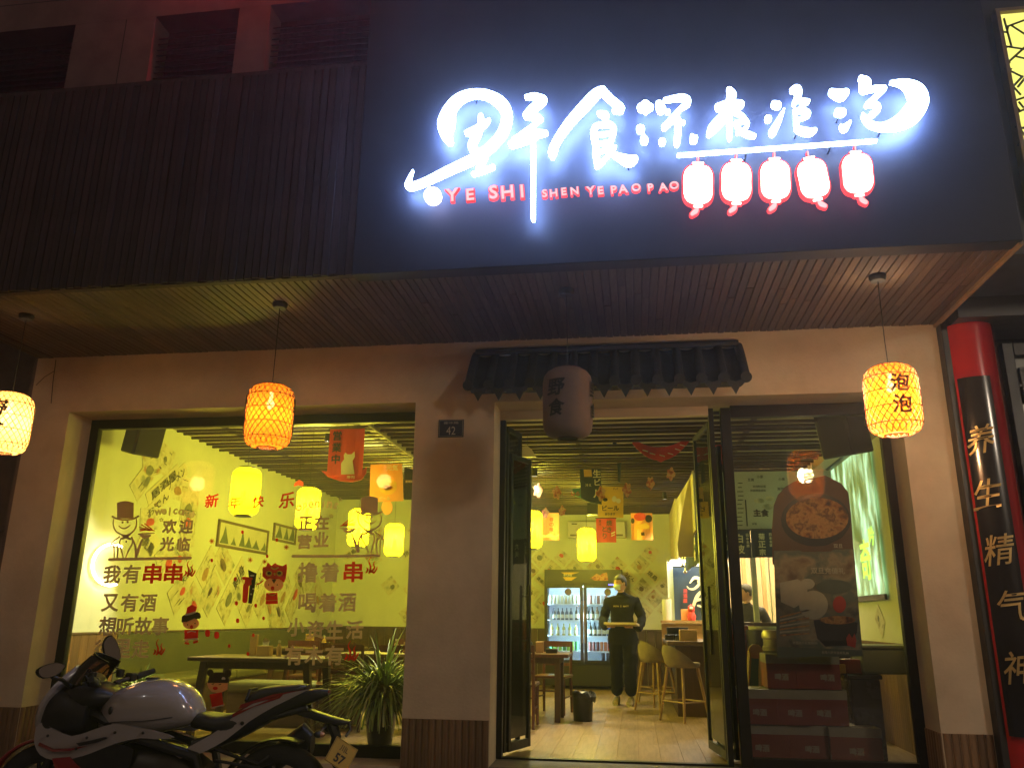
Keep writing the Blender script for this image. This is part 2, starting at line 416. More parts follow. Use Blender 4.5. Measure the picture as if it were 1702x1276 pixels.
def leaf(x0, y0, x1, y1, h, handle=None):
    a = Vector((x0, y0, 0)); b = Vector((x1, y1, 0)); d = (b-a); l = d.length; an = math.atan2(d.y, d.x)
    t0 = bpy.data.objects.new('door_leaf', None)
    mb = MB(); s = .045
    def BX(u0, u1, z0, z1, th=.035):
        c = a + d.normalized()*((u0+u1)/2); mb.box((c.x, c.y, (z0+z1)/2), (u1-u0, th, z1-z0), (0, 0, an))
    BX(0, s, .03, h); BX(l-s, l, .03, h); BX(s, l-s, h-s, h); BX(s, l-s, .03, .03+s*1.6)
    fo = obj('door_leaf', mb, M['blackmetal'], dr, bevel=.003)
    c = a + d/2; g = MB().box((c.x, c.y, (h+.1)/2), (l-2*s, .008, h-.16), (0, 0, an))
    me = mesh('pane', g, M['glass']); me.transform(Matrix.Translation(-wloc(dr))); go = bpy.data.objects.new('pane', me); link(go, fo)
    if handle:
        hb = MB(); p = a + d.normalized()*(l-.1); nrm = Vector((-d.y, d.x, 0)).normalized()*.05*handle
        q = p+nrm; hb.tube([(q.x, q.y, .85), (q.x, q.y, 1.45)], .013)
        for z in (.95, 1.35): hb.tube([(p.x, p.y, z), (q.x, q.y, z)], .008)
        me = mesh('handle', hb, M['blackmetal']); me.transform(Matrix.Translation(-wloc(dr))); link(bpy.data.objects.new('handle', me), fo)
leaf(-1.165, 7.56, -1.075, 7.93, 2.92)
leaf(-1.135, 7.62, -.99, 8.02, 2.67, -1)
leaf(pa-.01, 7.56, pa-.10, 8.25, 2.92)
leaf(pa+.07, 7.60, pa-.04, 8.05, 2.70, 1)

# ---- tiled eave over the door
eave = thing('tiled_eave', (-.21, FY, 3.3), 'small grey tiled eave with scalloped drip tiles over the doorway', 'roof')
ex0, ex1 = -1.385, .985
ztop, zbot, ex = 3.50, 3.10, .34
obj('eave_board', MB().raw([(ex0, FY, ztop-.06), (ex1, FY, ztop-.06), (ex1, FY-ex+.05, zbot-.0), (ex0, FY-ex+.05, zbot-.0), (ex0, FY, zbot+.02), (ex1, FY, zbot+.02), (ex1, FY-ex+.05, zbot-.02), (ex0, FY-ex+.05, zbot-.02)],
    [(0,1,2,3),(4,7,6,5),(0,3,7,4),(1,5,6,2),(3,2,6,7),(0,4,5,1)]), M['tile'], eave)
nt_ = 13; tw = (ex1-ex0)/nt_
def slope(t): return (-ex*t, ztop - (ztop-zbot)*(t**1.15)*1.0 - .0)
cover = pan = None
for i in range(nt_+1):
    x = ex0 + i*tw
    if cover is None:
        mb = MB(); seg = 6; n = 8; o = 0
        for k in range(seg+1):
            y, z = slope(k/seg); r = .038+.004*(k == seg)
            for j in range(n+1):
                th = math.pi*j/n; mb.v.append((r*math.cos(th), y, z-ztop+r*.8*math.sin(th)))
        for k in range(seg):
            for j in range(n): a = k*(n+1)+j; mb.f.append((a, a+1, a+n+2, a+n+1))
        mb.f.append(tuple(seg*(n+1)+j for j in range(n+1)))
        y, z = slope(1); mb.lathe([(.001, 0), (.047, 0), (.047, .02), (.001, .02)], (0, y-.02, z-ztop+.006), 12, 'y')
        cover = obj('cover_tile', mb, M['tile'], eave, world=False, loc=(x+.21, 0, ztop-3.3), smooth=True)
    else: inst(cover, eave, (x+.21, 0, ztop-3.3))
for i in range(nt_):
    x = ex0 + (i+.5)*tw
    if pan is None:
        mb = MB(); seg = 6; n = 6
        for k in range(seg+1):
            y, z = slope(k/seg)
            for j in range(n+1):
                u = -tw/2+tw*j/n; mb.v.append((u, y, z-ztop-.025*math.cos(math.pi*(u/tw))-.002))
        for k in range(seg):
            for j in range(n): a = k*(n+1)+j; mb.f.append((a, a+1, a+n+2, a+n+1))
        y, z = slope(1); z -= ztop
        out = [(-tw/2+.012, -.005), (-tw*.34, -.06), (-tw*.2, -.07), (0, -.14), (tw*.2, -.07), (tw*.34, -.06), (tw/2-.012, -.005), (0, -.03)]
        mb.prism(out, lambda u, v, w: (u, y-.012+w, z+v), .014)
        pan = obj('drip_tile', mb, M['tile'], eave, world=False, loc=(x+.21, 0, ztop-3.3))
    else: inst(pan, eave, (x+.21, 0, ztop-3.3))
obj('ridge', MB().tube([(ex0, FY-.02, ztop+.015), (ex1, FY-.02, ztop+.015)], .03, 10), M['tile'], eave, smooth=True)

# ---- canopy: soffit boards, slatted fascia, black sign panel
CY0, CY1 = 5.45, 7.10
can = thing('canopy', (-1.6, 5.45, SOFZ), 'deep boxed canopy with dark slatted fascia and bamboo board soffit', 'canopy')
bd = None; bw = .0615; n = int((WRX-WLX)/bw)
for i in range(n):
    x = WLX+(i+.5)*(WRX-WLX)/n
    if bd is None:
        bd = obj('soffit_board', MB().prism([(-.028, .004), (-.024, 0), (.024, 0), (.028, .004), (.028, .014), (-.028, .014)], lambda u, v, w: (u, w, v), CY1-CY0-.02), M['soffit'], can, world=False, loc=(x+1.6, .01, 0))
    else:
        c = inst(bd, can, (x+1.6, .01, U(0, .005)))
    L_ = CY1-CY0-.02; f_ = U(.25, .75)
    last = bd if i == 0 else c
    last.scale = (1, f_-.0015, 1)
    c2_ = inst(bd, can, (x+1.6+U(-.001, .001), .01+f_*L_, U(0, .006))); c2_.scale = (1, 1-f_, 1)
obj('soffit_backing', MB().bx(WLX, WRX, CY0+.01, CY1+.3, SOFZ+.02, SOFZ+.05), M['slatdark'], can)
M['trim'] = mat('wood_trim', (.26, .17, .09), .5, var=.3)
obj('edge_trim', MB().bx(WRX-.02, WRX+.012, CY0, CY1, SOFZ-.022, SOFZ+.02), M['trim'], can)
FT = 5.45        # top of the slatted fascia
PX = -2.02       # where the black panel begins
sd = None; sw = .062
n = int((PX-(-6.2))/sw)
for i in range(n):
    x = PX-.001-(i+.5)*sw
    if x < WLX-.3: continue
    if sd is None:
        sd = obj('fascia_slat', MB().bx(-.026, .026, -.022, 0, 0, FT-SOFZ), M['slatdark'], can, world=False, loc=(x+1.6, 0, 0))
    else:
        c = inst(sd, can, (x+1.6, U(-.012, .004), U(-.004, .012))); c.rotation_euler = (0, R(U(-.12, .12)), 0)
obj('fascia_backing', MB().bx(-6.2, PX, CY0+.005, CY0+.06, SOFZ, FT-.02), M['slatdark'], can)
obj('fascia_cap', MB().bx(-6.2, PX, CY0-.01, CY1-.8, FT+.012, FT+.05), M['slatdark'], can)
obj('sign_panel', MB().bx(PX, WRX, CY0-.03, CY0+.12, SOFZ-.006, 6.6), M['panel'], can, bevel=.006)
obj('panel_return', MB().bx(WRX-.04, WRX, CY0+.13, CY1, SOFZ+.03, 6.6), M['panel'], can)
# screws / scuffs on the panel's right edge
# ---- upper building wall behind the fascia
UW = 6.25
ub = thing('upper_storey', (-3, UW, FT), 'dark upper storey wall with louvred openings above the fascia', 'wall')
w = MB()
u0 = [(-9, -5.35), (-4.62, -3.62), (-2.55, -2.05)]
pA = [at(115, 100, UW).x, at(248, 100, UW).x, at(388, 100, UW).x, at(440, 100, UW).x]
w.bx(-9, PX+.3, UW, UW+.25, 6.9, 9.0)
obj('wall', w, M['upper'], ub)
def pier(x0, x1): return obj('pier', MB().bx(x0, x1, UW, UW+.25, FT-.3, 6.898), M['upper'], ub)
pier(pA[0], pA[1]); pier(pA[2], pA[3]); pier(at(-130, 100, UW).x, at(-60, 100, UW).x)
obj('joint', MB().bx((pA[0]+pA[1])/2+.12, (pA[0]+pA[1])/2+.128, UW-.003, UW, FT-.3, 6.898).bx(-9, PX+.3, UW-.003, UW, 7.22, 7.228), M['blackmetal'], ub)
lv = None
for (a, b) in ((at(-60, 100, UW).x, pA[0]), (pA[1], pA[2]), (pA[3], PX+.3)):
    for k in range(20):
        z = FT+.02+k*.066
        mb = MB().box(((a+b)/2, UW+.12, z), (b-a, .06, .012), (R(35), 0, 0))
        obj('louvre', mb, M['slatdark'], ub)
obj('recess_back', MB().bx(-9, PX+.3, UW+.25, UW+.3, FT-.5, 9.0), M['slatdark'], ub)
M['redtube'] = emis('added_red_glow', (1, .03, .08), 26)

# added red light, out of view on the ledge, tints the upper left
rt_ = thing('added_red_tube', (-2.9, UW-.08, 7.9), 'thin red light added out of view along the ledge above the louvred openings', 'added light')
obj('tube', MB().tube([(-4.6, UW-.09, 7.9), (-1.9, UW-.09, 7.9)], .02, 8), M['redtube'], rt_); obj('ledge', MB().bx(-9, PX+.28, UW-.16, UW-.001, 7.94, 8.02), M['upper'], rt_)
# ================================================================== shop sign
sg = thing('shop_sign', (.3, CY0-.03, 4.4), 'glowing white brush lettered shop sign with five small lanterns and red latin letters', 'sign')
SY = CY0-.03-.13       # front of the letters; they stand off the panel
def mapz2(x, y, w): p = at(650+x/3.273, 100+y/3.273, SY); return (p.x, SY+w, p.z)
def mapz3(x, y, w): p = at(1100+x/2.827, 80+y/2.827, SY); return (p.x, SY+w, p.z)
M['led'] = emis('cool_white_led_acrylic', (.42, .57, 1.0), 11); M['ledback'] = emis('blue_white_led_strip', (.26, .42, 1.0), 36)
M['ledred'] = emis('red_led_rim', (1.0, .04, .05), .7)
M['ledpink'] = emis('pink_white_acrylic', (1.0, .55, .55), .42)
M['ledwarm'] = emis('warm_white_acrylic', (1.0, .80, .66), 3.0)
M['ledviolet'] = emis('violet_white_acrylic', (.80, .66, 1.0), 3)
G = {}
G['ye'] = (mapz2, [
 [(318,440,20),(300,400,34),(300,340,48),(322,262,34),(375,205,28),(450,180,24),(530,190,26),(600,235,32),(630,300,30),(612,380,28),(565,445,26),(505,498,26),(430,543,26),(310,598,23),(200,652,20),(130,680,20),(90,683,16),(100,640,10),(118,597,3)],
 [(412,393,14),(460,375,18),(505,345,16),(532,322,8)], [(488,303,14),(487,350,16),(468,400,20),(440,460,22),(470,510,26),(515,522,12)],
 [(512,530,10),(492,560,13),(470,585,9)], [(447,617,11),(500,600,11),(555,578,11)],
 [(735,198,10),(780,195,16),(828,212,20)], [(828,218,18),(775,258,22),(735,298,18)], [(735,303,13),(790,305,16),(818,318,9)], [(815,320,7),(740,378,10),(668,432,12)],
 [(655,455,18),(720,430,24),(790,400,20),(842,394,11)], [(772,430,13),(773,600,13),(773,862,12)]])
G['shi'] = (mapz2, [
 [(1150,160,20),(1110,185,26),(1040,260,28),(960,350,24),(900,440,22),(878,500,24),(878,525,12)], [(1150,165,22),(1195,210,20),(1250,262,22),(1212,272,10)],
 [(1132,288,12),(1165,298,20),(1172,315,10)], [(1110,360,14),(1102,400,18),(1114,460,18),(1116,520,18),(1122,570,15)],
 [(1120,352,11),(1185,345,14),(1212,372,14),(1205,410,14),(1192,455,11)], [(1125,402,8),(1190,395,8)], [(1125,450,8),(1190,445,9)],
 [(1125,500,8),(1180,480,9),(1220,470,7)], [(1120,572,14),(1160,540,9),(1195,500,7)], [(1175,490,8),(1225,518,16),(1290,545,28),(1325,535,18)]])
G['shen'] = (mapz2, [
 [(1360,255,22),(1385,252,36),(1410,252,18)], [(1460,240,22),(1468,262,26)], [(1357,372,22)], [(1372,408,10),(1377,432,22)], [(1505,278,13)], [(1475,442,18)],
 [(1490,215,10),(1560,202,14),(1605,208,18),(1612,232,16),(1572,262,9)], [(1572,264,9),(1535,312,16),(1485,362,14)], [(1535,322,12),(1592,337,8)],
 [(1558,320,16),(1560,390,18),(1555,450,16)], [(1636,410,8),(1645,424,24)]])
G['ye_night'] = (mapz3, [
 [(318,195,14),(328,215,22),(322,245,20)], [(265,275,16),(320,262,20),(370,262,18)], [(328,260,16),(290,320,22),(242,372,22),(222,402,12)], [(318,320,13),(318,380,12),(319,422,10)],
 [(340,292,12),(380,318,9),(402,345,8)], [(350,345,7),(402,345,7),(398,372,7),(356,396,7)], [(345,352,7),(372,388,10),(412,405,12),(436,410,8)]])
G['pao'] = (mapz3, [
 [(530,262,16),(545,266,18)], [(500,330,16)], [(575,285,4),(550,340,13),(520,395,18)], [(612,195,11),(637,190,18),(640,225,16),(622,258,10)], [(640,242,9),(690,246,7)], [(690,250,6),(652,272,6)],
 [(624,292,8),(680,294,10),(690,315,7),(645,332,6)], [(628,296,8),(630,340,10),(640,378,14),(690,392,17),(720,384,10)]])
G['pao_two'] = (mapz3, [
 [(800,205,16),(840,218,26),(866,205,16)], [(830,300,18),(850,300,18)], [(842,366,8),(860,374,17),(886,345,6)], [(938,140,13),(956,160,28),(950,190,20)], [(962,195,12),(1010,186,11),(1046,186,12)],
 [(1046,190,11),(1002,230,11),(965,265,11)], [(965,263,9),(1010,263,11),(1018,288,10),(988,310,13)],
 [(1076,158,4),(1140,165,20),(1190,200,44),(1208,250,47),(1170,310,46),(1110,350,32),(1040,368,18),(982,355,14),(955,325,12),(945,308,5)]])
for k, (fn, strokes) in G.items():
    mb = MB()
    for i, st_ in enumerate(strokes): brush(mb, st_, (lambda u, v, w, fn=fn, i=i: fn(u, v, w-.0004*i)), .02, grow=-.5)
    lo_ = obj('letter', mb, M['led'], sg, fixn=False); m3 = MB()
    for i, st_ in enumerate(strokes): brush(m3, st_, (lambda u, v, w, fn=fn, i=i: fn(u, v, w+.021+.0004*i)), .012, grow=-3)
    me = mesh('back_light', m3, M['ledback']); me.transform(Matrix.Translation(-wloc(sg))); link(bpy.data.objects.new('back_light', me), lo_)
# slim stand-off feet behind the letters
sf = MB()
for (x, y) in ((300,340),(450,180),(630,300),(773,600),(1040,260),(1290,545),(1560,390),(200,652)):
    p = mapz2(x, y, 0); sf.tube([(p[0], SY+.034, p[2]), (p[0], CY0-.03, p[2])], .006, 6)
for (x, y) in ((322,245),(400,480),(640,378),(840,300),(1208,250),(1040,368),(800,450)):
    p = mapz3(x, y, 0); sf.tube([(p[0], SY+.034, p[2]), (p[0], CY0-.03, p[2])], .006, 6)
obj('stand_off', sf, M['blackmetal'], sg)
obj('underline', brush(MB(), [(78,500,6),(540,466,6),(1008,432,6)], mapz3, .03), M['led'], sg, fixn=False)
obj('dot', brush(MB(), [(223,735,46),(226,735,46)], mapz2, .035), M['ledviolet'], sg, fixn=False)
def latin(ch, x, y, h, bold=.045, wf=None, rot=0):
    c = mapz2(x, y, 0); hh = h/3.273*.0049*.86
    a = MB(); put_text(a, ch, (c[0], SY+.036, c[2]), h=hh*1.12, bold=.055, rot=rot, depth=.03); r_ = obj('latin_letter', a, M['ledred'], sg, fixn=False)
    b = MB(); put_text(b, ch, (c[0], SY+.004, c[2]), h=hh*1.0, bold=.018, rot=rot, depth=.006)
    me = mesh('face', b, M['ledpink']); me.transform(Matrix.Translation(-wloc(sg))); link(bpy.data.objects.new('face', me), r_)
for ch, x, y, h in (('Y',332,733,78),('E',430,730,72),('S',556,717,84),('H',632,716,80),('I',712,712,80),('S',835,724,48),('H',884,722,48),('E',940,714,46),('N',998,710,46),
    ('Y',1085,708,50),('E',1140,708,48),('P',1212,704,48),('A',1262,700,50),('O',1333,692,46),('P',1412,692,46),('A',1480,688,46),('O',1540,680,46)):
    latin(ch, x, y, h, rot=R(4))
def minilantern(cx, cyy, w, h, tilt, tx, side):
    """flat acrylic lantern of the sign, warm face with a red rim"""
    def loc(u, v): ca, sa = math.cos(tilt), math.sin(tilt); return (cx+u*ca-v*sa, cyy+u*sa+v*ca)
    def outline(g):
        pts = []
        for i in range(32):
            t = 2*math.pi*i/32; q = lambda s_, p: math.copysign(abs(s_)**p, s_)
            u = (w/2+g)*q(math.cos(t), .62)*(1-.06*math.cos(2*(math.asin(max(-1, min(1, math.sin(t)))))) if False else 1); v = (h/2+g)*q(math.sin(t), .72)
            u *= 1-.05*math.cos(math.pi*v/(h/2+g)*1.0) if abs(v) < h*.25 else 1
            pts.append(loc(u, v))
        return pts
    a = MB(); a.prism(outline(6), lambda u, v, k: mapz3(u, v, .012+k), .03)
    for (u0, v0, u1, v1, r) in ((-26,-h/2-8,26,-h/2-8,7), (-22,h/2+8,22,h/2+8,7)):
        brush(a, [(*loc(u0, v0), r), (*loc(u1, v1), r)], lambda u, v, k: mapz3(u, v, .013+k), .025)
    brush(a, [(*loc(0, -h/2-38), 6), (*loc(0, -h/2-12), 5)], lambda u, v, k: mapz3(u, v, .014+k), .025)
    tl = [(*loc(0, h/2+16), 5), (*loc(side*10, h/2+30), 12), (*loc(side*28, h/2+44), 10)]
    brush(a, tl, lambda u, v, k: mapz3(u, v, .0125+k), .025, grow=4)
    o = obj('sign_lantern', a, M['ledred'], sg, fixn=False)
    b = MB(); b.prism(outline(-3), lambda u, v, k: mapz3(u, v, k), .006)
    for (u0, v0, u1, v1, r) in ((-22,-h/2-8,22,-h/2-8,4.5), (-18,h/2+8,18,h/2+8,4.5)):
        brush(b, [(*loc(u0, v0), r), (*loc(u1, v1), r)], lambda u, v, k: mapz3(u, v, .003+k), .006)
    me = mesh('face', b, M['ledwarm']); me.transform(Matrix.Translation(-wloc(sg))); link(bpy.data.objects.new('face', me), o)
    b = MB(); brush(b, tl, lambda u, v, k: mapz3(u, v, .003+k), .006, grow=-1)
    brush(b, [(*loc(0, -h/2-38), 4), (*loc(0, -h/2-14), 3)], lambda u, v, k: mapz3(u, v, .004+k), .006)
    me = mesh('tassel', b, M['ledpink']); me.transform(Matrix.Translation(-wloc(sg))); link(bpy.data.objects.new('tassel', me), o)
minilantern(171, 640, 146, 186, 0, 0, -1); minilantern(351, 627, 148, 186, 0, 0, -1); minilantern(534, 618, 148, 184, R(-2), 0, -1)
minilantern(713, 612, 148, 184, R(-12), 0, 1); minilantern(921, 588, 152, 188, R(-5), 0, 1)

# ================================================================== hanging lanterns outside
M['bamboo_str'] = mat('dark_bamboo_strand', (.10, .035, .012), .55)
M['cord'] = mat('black_cord', (.02, .018, .016), .6)
M['ink'] = mat('black_ink', (.012, .008, .006), .7)
M['papero'] = paperlamp('orange_lantern_paper', (.40, .115, .006), .24, (1, .78, .5))
M['papero2'] = paperlamp('orange_lantern_paper_bright', (.17, .034, .0012), .32, (1, .86, .64))
M['papery'] = paperlamp('pale_yellow_lantern_paper', (.95, .62, .24), .22, (1, .82, .5))
M['papergrey'] = mat('unlit_lantern_cloth', (.22, .15, .13), .85, var=.15, bump=.1)
def lprof(w, h): 
    r = w/2
    return [(r*.42, -h/2), (r*.62, -h/2+.004), (r*.82, -h*.455), (r*.95, -h*.39), (r, -h*.28), (r, 0), (r, h*.28), (r*.95, h*.39), (r*.82, h*.455), (r*.6, h/2), (r*.3, h/2+.003)]
def rad(z, w, h):
    P = lprof(w, h)
    for i in range(len(P)-1):
        if P[i][1] <= z <= P[i+1][1]: t = (z-P[i][1])/max(1e-6, P[i+1][1]-P[i][1]); return P[i][0]*(1-t)+P[i+1][0]*t
    return w*.2
def ink_on_lantern(mb, chars, w, h, ang0, ch=.13):
    n = len(chars)
    for i, c in enumerate(chars):
        v, f = text2d(c, .035); xs = [p[0] for p in v]; ys = [p[1] for p in v]; s = ch/(max(ys)-min(ys)); zc = (n-1)/2*ch*1.18 - i*ch*1.18 + .01
        P = []
        for a, b in v:
            z = zc+b*s; r = rad(z, w, h)+.010; th = ang0 + (a*s+b*s*.12)/r; P.append((r*math.cos(th), r*math.sin(th), z))
        mb.raw(P, f)
def lantern(x, lit, paper, chars, angs, label, z=2.66, w=.365, h=.50, lattice=True, power=6, y=5.93):
    t = thing('paper_lantern', (x, y, SOFZ), label, 'lantern', 'lanterns hanging under the canopy')
    L0 = z-SOFZ
    b = obj('lamp_shade', MB().lathe(lprof(w, h), (0, 0, 0), 28), paper, t, world=False, smooth=60, loc=(0, 0, L0))
    if lattice:
        mb = MB(); n = 24
        for s in (-1, 1):
            for k in range(n):
                pts = []
                for i in range(13):
                    zz = -h/2+.006+(h-.012)*i/12; r = rad(zz, w, h)+.003; th = 2*math.pi*k/n + s*i/12*1.9; pts.append((r*math.cos(th), r*math.sin(th), zz))
                mb.tube(pts, .0030, 4, False)
        for zz in (-h*.36, -h*.13, h*.1, h*.32):
            r = rad(zz, w, h)+.004; mb.tube([(r*math.cos(2*math.pi*j/24), r*math.sin(2*math.pi*j/24), zz) for j in range(25)], .0032, 4, False)
        me = mesh('lattice', mb, M['bamboo_str']); link(bpy.data.objects.new('lattice', me), b)
    mb = MB()
    for zz in (-h/2, h/2):
        r = rad(zz*.999, w, h)*.98; mb.tube([(r*math.cos(2*math.pi*j/20), r*math.sin(2*math.pi*j/20), zz) for j in range(21)], .006, 5, False)
    me = mesh('ring', mb, M['bamboo_str']); link(bpy.data.objects.new('ring', me), b)
    for a in angs:
        mb = MB(); ink_on_lantern(mb, chars, w, h, R(a)); me = mesh('lettering', mb, M['ink']); link(bpy.data.objects.new('lettering', me), b)
    obj('cord', MB().tube([(0, 0, -.03), (U(-.004, .004), 0, L0/2), (0, 0, L0+h/2-.05)], .0035, 6), M['cord'], t, world=False)
    obj('ceiling_rose', MB().lathe([(.001, 0), (.06, 0), (.062, -.02), (.05, -.045), (.001, -.048)], (0, 0, 0), 18), M['cord'], t, world=False, smooth=True)
    if lit:
        obj('bulb', MB().ball((0, 0, L0+.10), (.03, .03, .04)).tube([(0, 0, L0+.13), (0, 0, L0+.2)], .014, 8), M['bulbw'], t, world=False, smooth=True)
        l = bpy.data.lights.new('lantern_light', 'POINT'); l.energy = power; l.color = lit; l.shadow_soft_size = .085
        lo = bpy.data.objects.new('lantern_light', l); link(lo, t); lo.location = (0, 0, L0-.01)
    return t
M['bulbw'] = emis('bulb_glass', (1, .75, .4), 3)
lantern(-5.11, (1, .62, .30), M['papery'], '野食', (-74, 106), 'pale yellow bamboo lattice lantern at the far left edge, cut by the frame', power=9)
lantern(-2.81, (1, .60, .28), M['papero'], '野食', (-150, 20), 'lit orange bamboo lattice lantern hanging in front of the big window', power=12)
lantern(-.45, None, M['papergrey'], '野食', (-112, -8), 'unlit greyish cloth lantern hanging over the doorway eave', z=2.70, w=.375, h=.53, lattice=False)
lantern(1.86, (1, .76, .48), M['papero2'], '泡泡', (-88, 90), 'lit orange bamboo lantern hanging before the right pier', power=60)
# ================================================================== stickers on the big window
def stickm(name, col, tr=.4):
    m = bpy.data.materials.new(name); m.use_nodes = True; nt = m.node_tree; nt.nodes.clear(); N = nt.nodes; L = nt.links
    a = N.new('ShaderNodeBsdfDiffuse'); a.inputs[0].default_value = (*col, 1); b = N.new('ShaderNodeBsdfTranslucent'); b.inputs[0].default_value = (*col, 1)
    x = N.new('ShaderNodeMixShader'); x.inputs[0].default_value = tr; L.new(a.outputs[0], x.inputs[1]); L.new(b.outputs[0], x.inputs[2])
    o = N.new('ShaderNodeOutputMaterial'); L.new(x.outputs[0], o.inputs[0]); return m
M['vinyl'] = stickm('grey_tan_vinyl', (.72, .56, .45), .42)
M['vinylred'] = stickm('red_vinyl', (.75, .02, .02), .5)
M['vinyldark'] = stickm('dark_vinyl', (.05, .03, .025), .2)
M['vinylskin'] = stickm('skin_colour_vinyl', (.85, .50, .28), .5)
M['vinylwhite'] = stickm('white_vinyl', (.8, .72, .6), .5)
M['vinylgold'] = stickm('gold_vinyl', (.75, .50, .08), .5)
GY = WY-.004
def wt(s, px, py, hpx, m='vinyl', bold=.03, wpx=None, rot=0, name='lettering', parent=None, shear=0):
    c = at(px, py, GY); k = (at(px+50, py, GY)-c).x/50; kz = (at(px, py-20, GY)-c).z/20
    mb = MB(); put_text(mb, s, c, h=hpx*kz, w=(wpx*k if wpx else None), bold=bold, rot=rot+R(1), depth=.0008, shear=shear)
    return obj(name, mb, M[m], parent or win, fixn=False)
def wb(strokes, fn, m, parent=None, name='sticker', grow=0, z0=0):
    mb = MB()
    for i, s in enumerate(strokes): brush(mb, s, lambda u, v, w, i=i: fn(u, v, w-.0003*i-z0), .0012, grow)
    return obj(name, mb, M[m], parent or win, fixn=False)
def mk(ox, oy, sc, Y=GY):
    def fn(u, v, w): p = at(ox+u/sc, oy+v/sc, Y); return (p.x, Y+w, p.z)
    return fn
m5 = mk(130, 690, 4.906); m6 = mk(400, 690, 4.906); m7 = mk(120, 920, 5.673); m8 = mk(400, 920, 5.673)
m2b = mk(340, 1050, 4.728)
# chef mascots (a ball head with a top hat, drawn with lines)
def mascot(fn, X, s, y0, small=1):
    """X: centre of the head, s: +1 tray to the right, -1 tray to the left"""
    f = lambda u, v, w: fn(X+s*u, y0+v, w)
    st_ = [[(-60,-125,4),(0,-138,4),(60,-125,4)], [(-105,-15,8),(-60,5,7),(0,12,7),(60,5,7),(105,-18,8)]]
    for k in range(-5, 6): st_.append([(k*12.4, -122-(25-k*k)*.5, 7), (k*12.2, -5, 7)])
    st_ += [[(-92,5,4),(-98,50,5),(-75,105,6),(-20,135,6),(30,130,6),(75,95,6),(92,45,5),(90,5,4)],
        [(-22,32,9),(-22,34,9)], [(20,28,9),(20,30,9)], [(-50,62,4),(-25,80,6),(5,80,6),(40,55,4)],
        [(-25,135,8),(0,150,12),(-22,165,8)], [(40,130,8),(10,150,12),(42,168,8)], [(10,188,8),(10,190,8)],
        [(-45,150,5),(-100,190,5),(-122,215,4)], [(-120,215,5),(-85,205,6),(-60,225,6),(-65,330,5)], [(-100,212,4),(-90,240,5),(-88,325,4)], [(-30,160,5),(-45,200,5),(-30,260,6),(-12,330,5)],
        [(55,155,6),(60,200,6),(30,260,6),(5,320,5)], [(60,165,6),(85,230,8),(88,310,10)], [(140,170,5),(115,240,12),(92,310,10)],
        [(110,128,6),(170,125,7),(240,120,4)], [(130,140,10),(165,150,14),(205,140,8)]]
    wb(st_, f, 'vinyl', name='mascot_sticker')
    wb([[(120,100,4),(180,92,6),(235,100,4)], [(130,50,3),(200,92,5)], [(115,70,3),(190,95,4)], [(155,42,3),(215,88,5)], [(120,85,4),(200,100,4)]], f, 'vinylred', name='skewer_sticker')
mascot(m5, 385, 1, 840); mascot(m6, 1050, -1, 800)
wb([[(255,1175,12),(590,1168,12),(915,1162,12)]], m5, 'vinyl', name='line_sticker')
wb([[(425,1148,11),(780,1148,11),(1130,1144,11)]], m6, 'vinyl', name='line_sticker')
for i, ch in enumerate('welcome'):
    u = 655+i*46; v = 790-16*math.sin(math.pi*i/6)+i*3; p = (130+u/4.906, 690+v/4.906); wt(ch, *p, 10 if ch != 'l' else 14, rot=R(8-i*3.5), bold=.035)
for i, ch in enumerate('opening'):
    u = 475+i*50; v = 755-22*math.sin(math.pi*i/6)-i*3; p = (400+u/4.906, 690+v/4.906); wt(ch, *p, 11, rot=R(10-i*4), bold=.035)
for (fn, u, v) in ((m5,635,730),(m5,678,852),(m6,812,688),(m6,740,822)):
    pts = [(u+17*(1 if k % 2 == 0 else .42)*math.sin(math.pi*k/5), v-17*(1 if k % 2 == 0 else .42)*math.cos(math.pi*k/5), 2.2) for k in range(11)]
    mb = MB()
    for a, b in zip(pts, pts[1:]): brush(mb, [a, b], fn, .001)
    obj('star_sticker', mb, M['vinyl'], win, fixn=False)
wt('欢', 130+745/4.906, 690+905/4.906, 24, bold=.05, wpx=24); wt('迎', 130+880/4.906, 690+905/4.906, 24, bold=.05, wpx=24)
wt('光', 130+725/4.906, 690+1048/4.906, 24, bold=.05, wpx=24); wt('临', 130+860/4.906, 690+1050/4.906, 24, bold=.05, wpx=22)
wt('正', 400+530/4.906, 690+880/4.906, 24, bold=.05, wpx=24); wt('在', 400+660/4.906, 690+875/4.906, 24, bold=.05, wpx=25)
wt('营', 400+520/4.906, 690+1030/4.906, 24, bold=.05, wpx=24); wt('业', 400+658/4.906, 690+1012/4.906, 25, bold=.05, wpx=25)
def row7(chars): 
    for ch, u, v, h, mm in chars: wt(ch, 120+u/5.673, 920+v/5.673, h, mm, bold=.035, wpx=h*.95)
def row8(chars):
    for ch, u, v, h, mm in chars: wt(ch, 400+u/5.673, 920+v/5.673, h, mm, bold=.035, wpx=h*.95)
row7([('我',375,195,31,'vinyl'),('有',560,190,31,'vinyl'),('串',758,185,33,'vinylred'),('串',955,185,33,'vinylred'),
      ('又',360,460,30,'vinyl'),('有',540,460,30,'vinyl'),('酒',715,460,30,'vinyl'),('想',335,680,32,'vinyl'),('听',500,680,30,'vinyl'),('故',670,680,30,'vinyl'),('事',830,680,30,'vinyl'),
      ('往',290,890,30,'vinyl'),('里',470,890,31,'vinyl'),('走',645,895,31,'vinyl')])
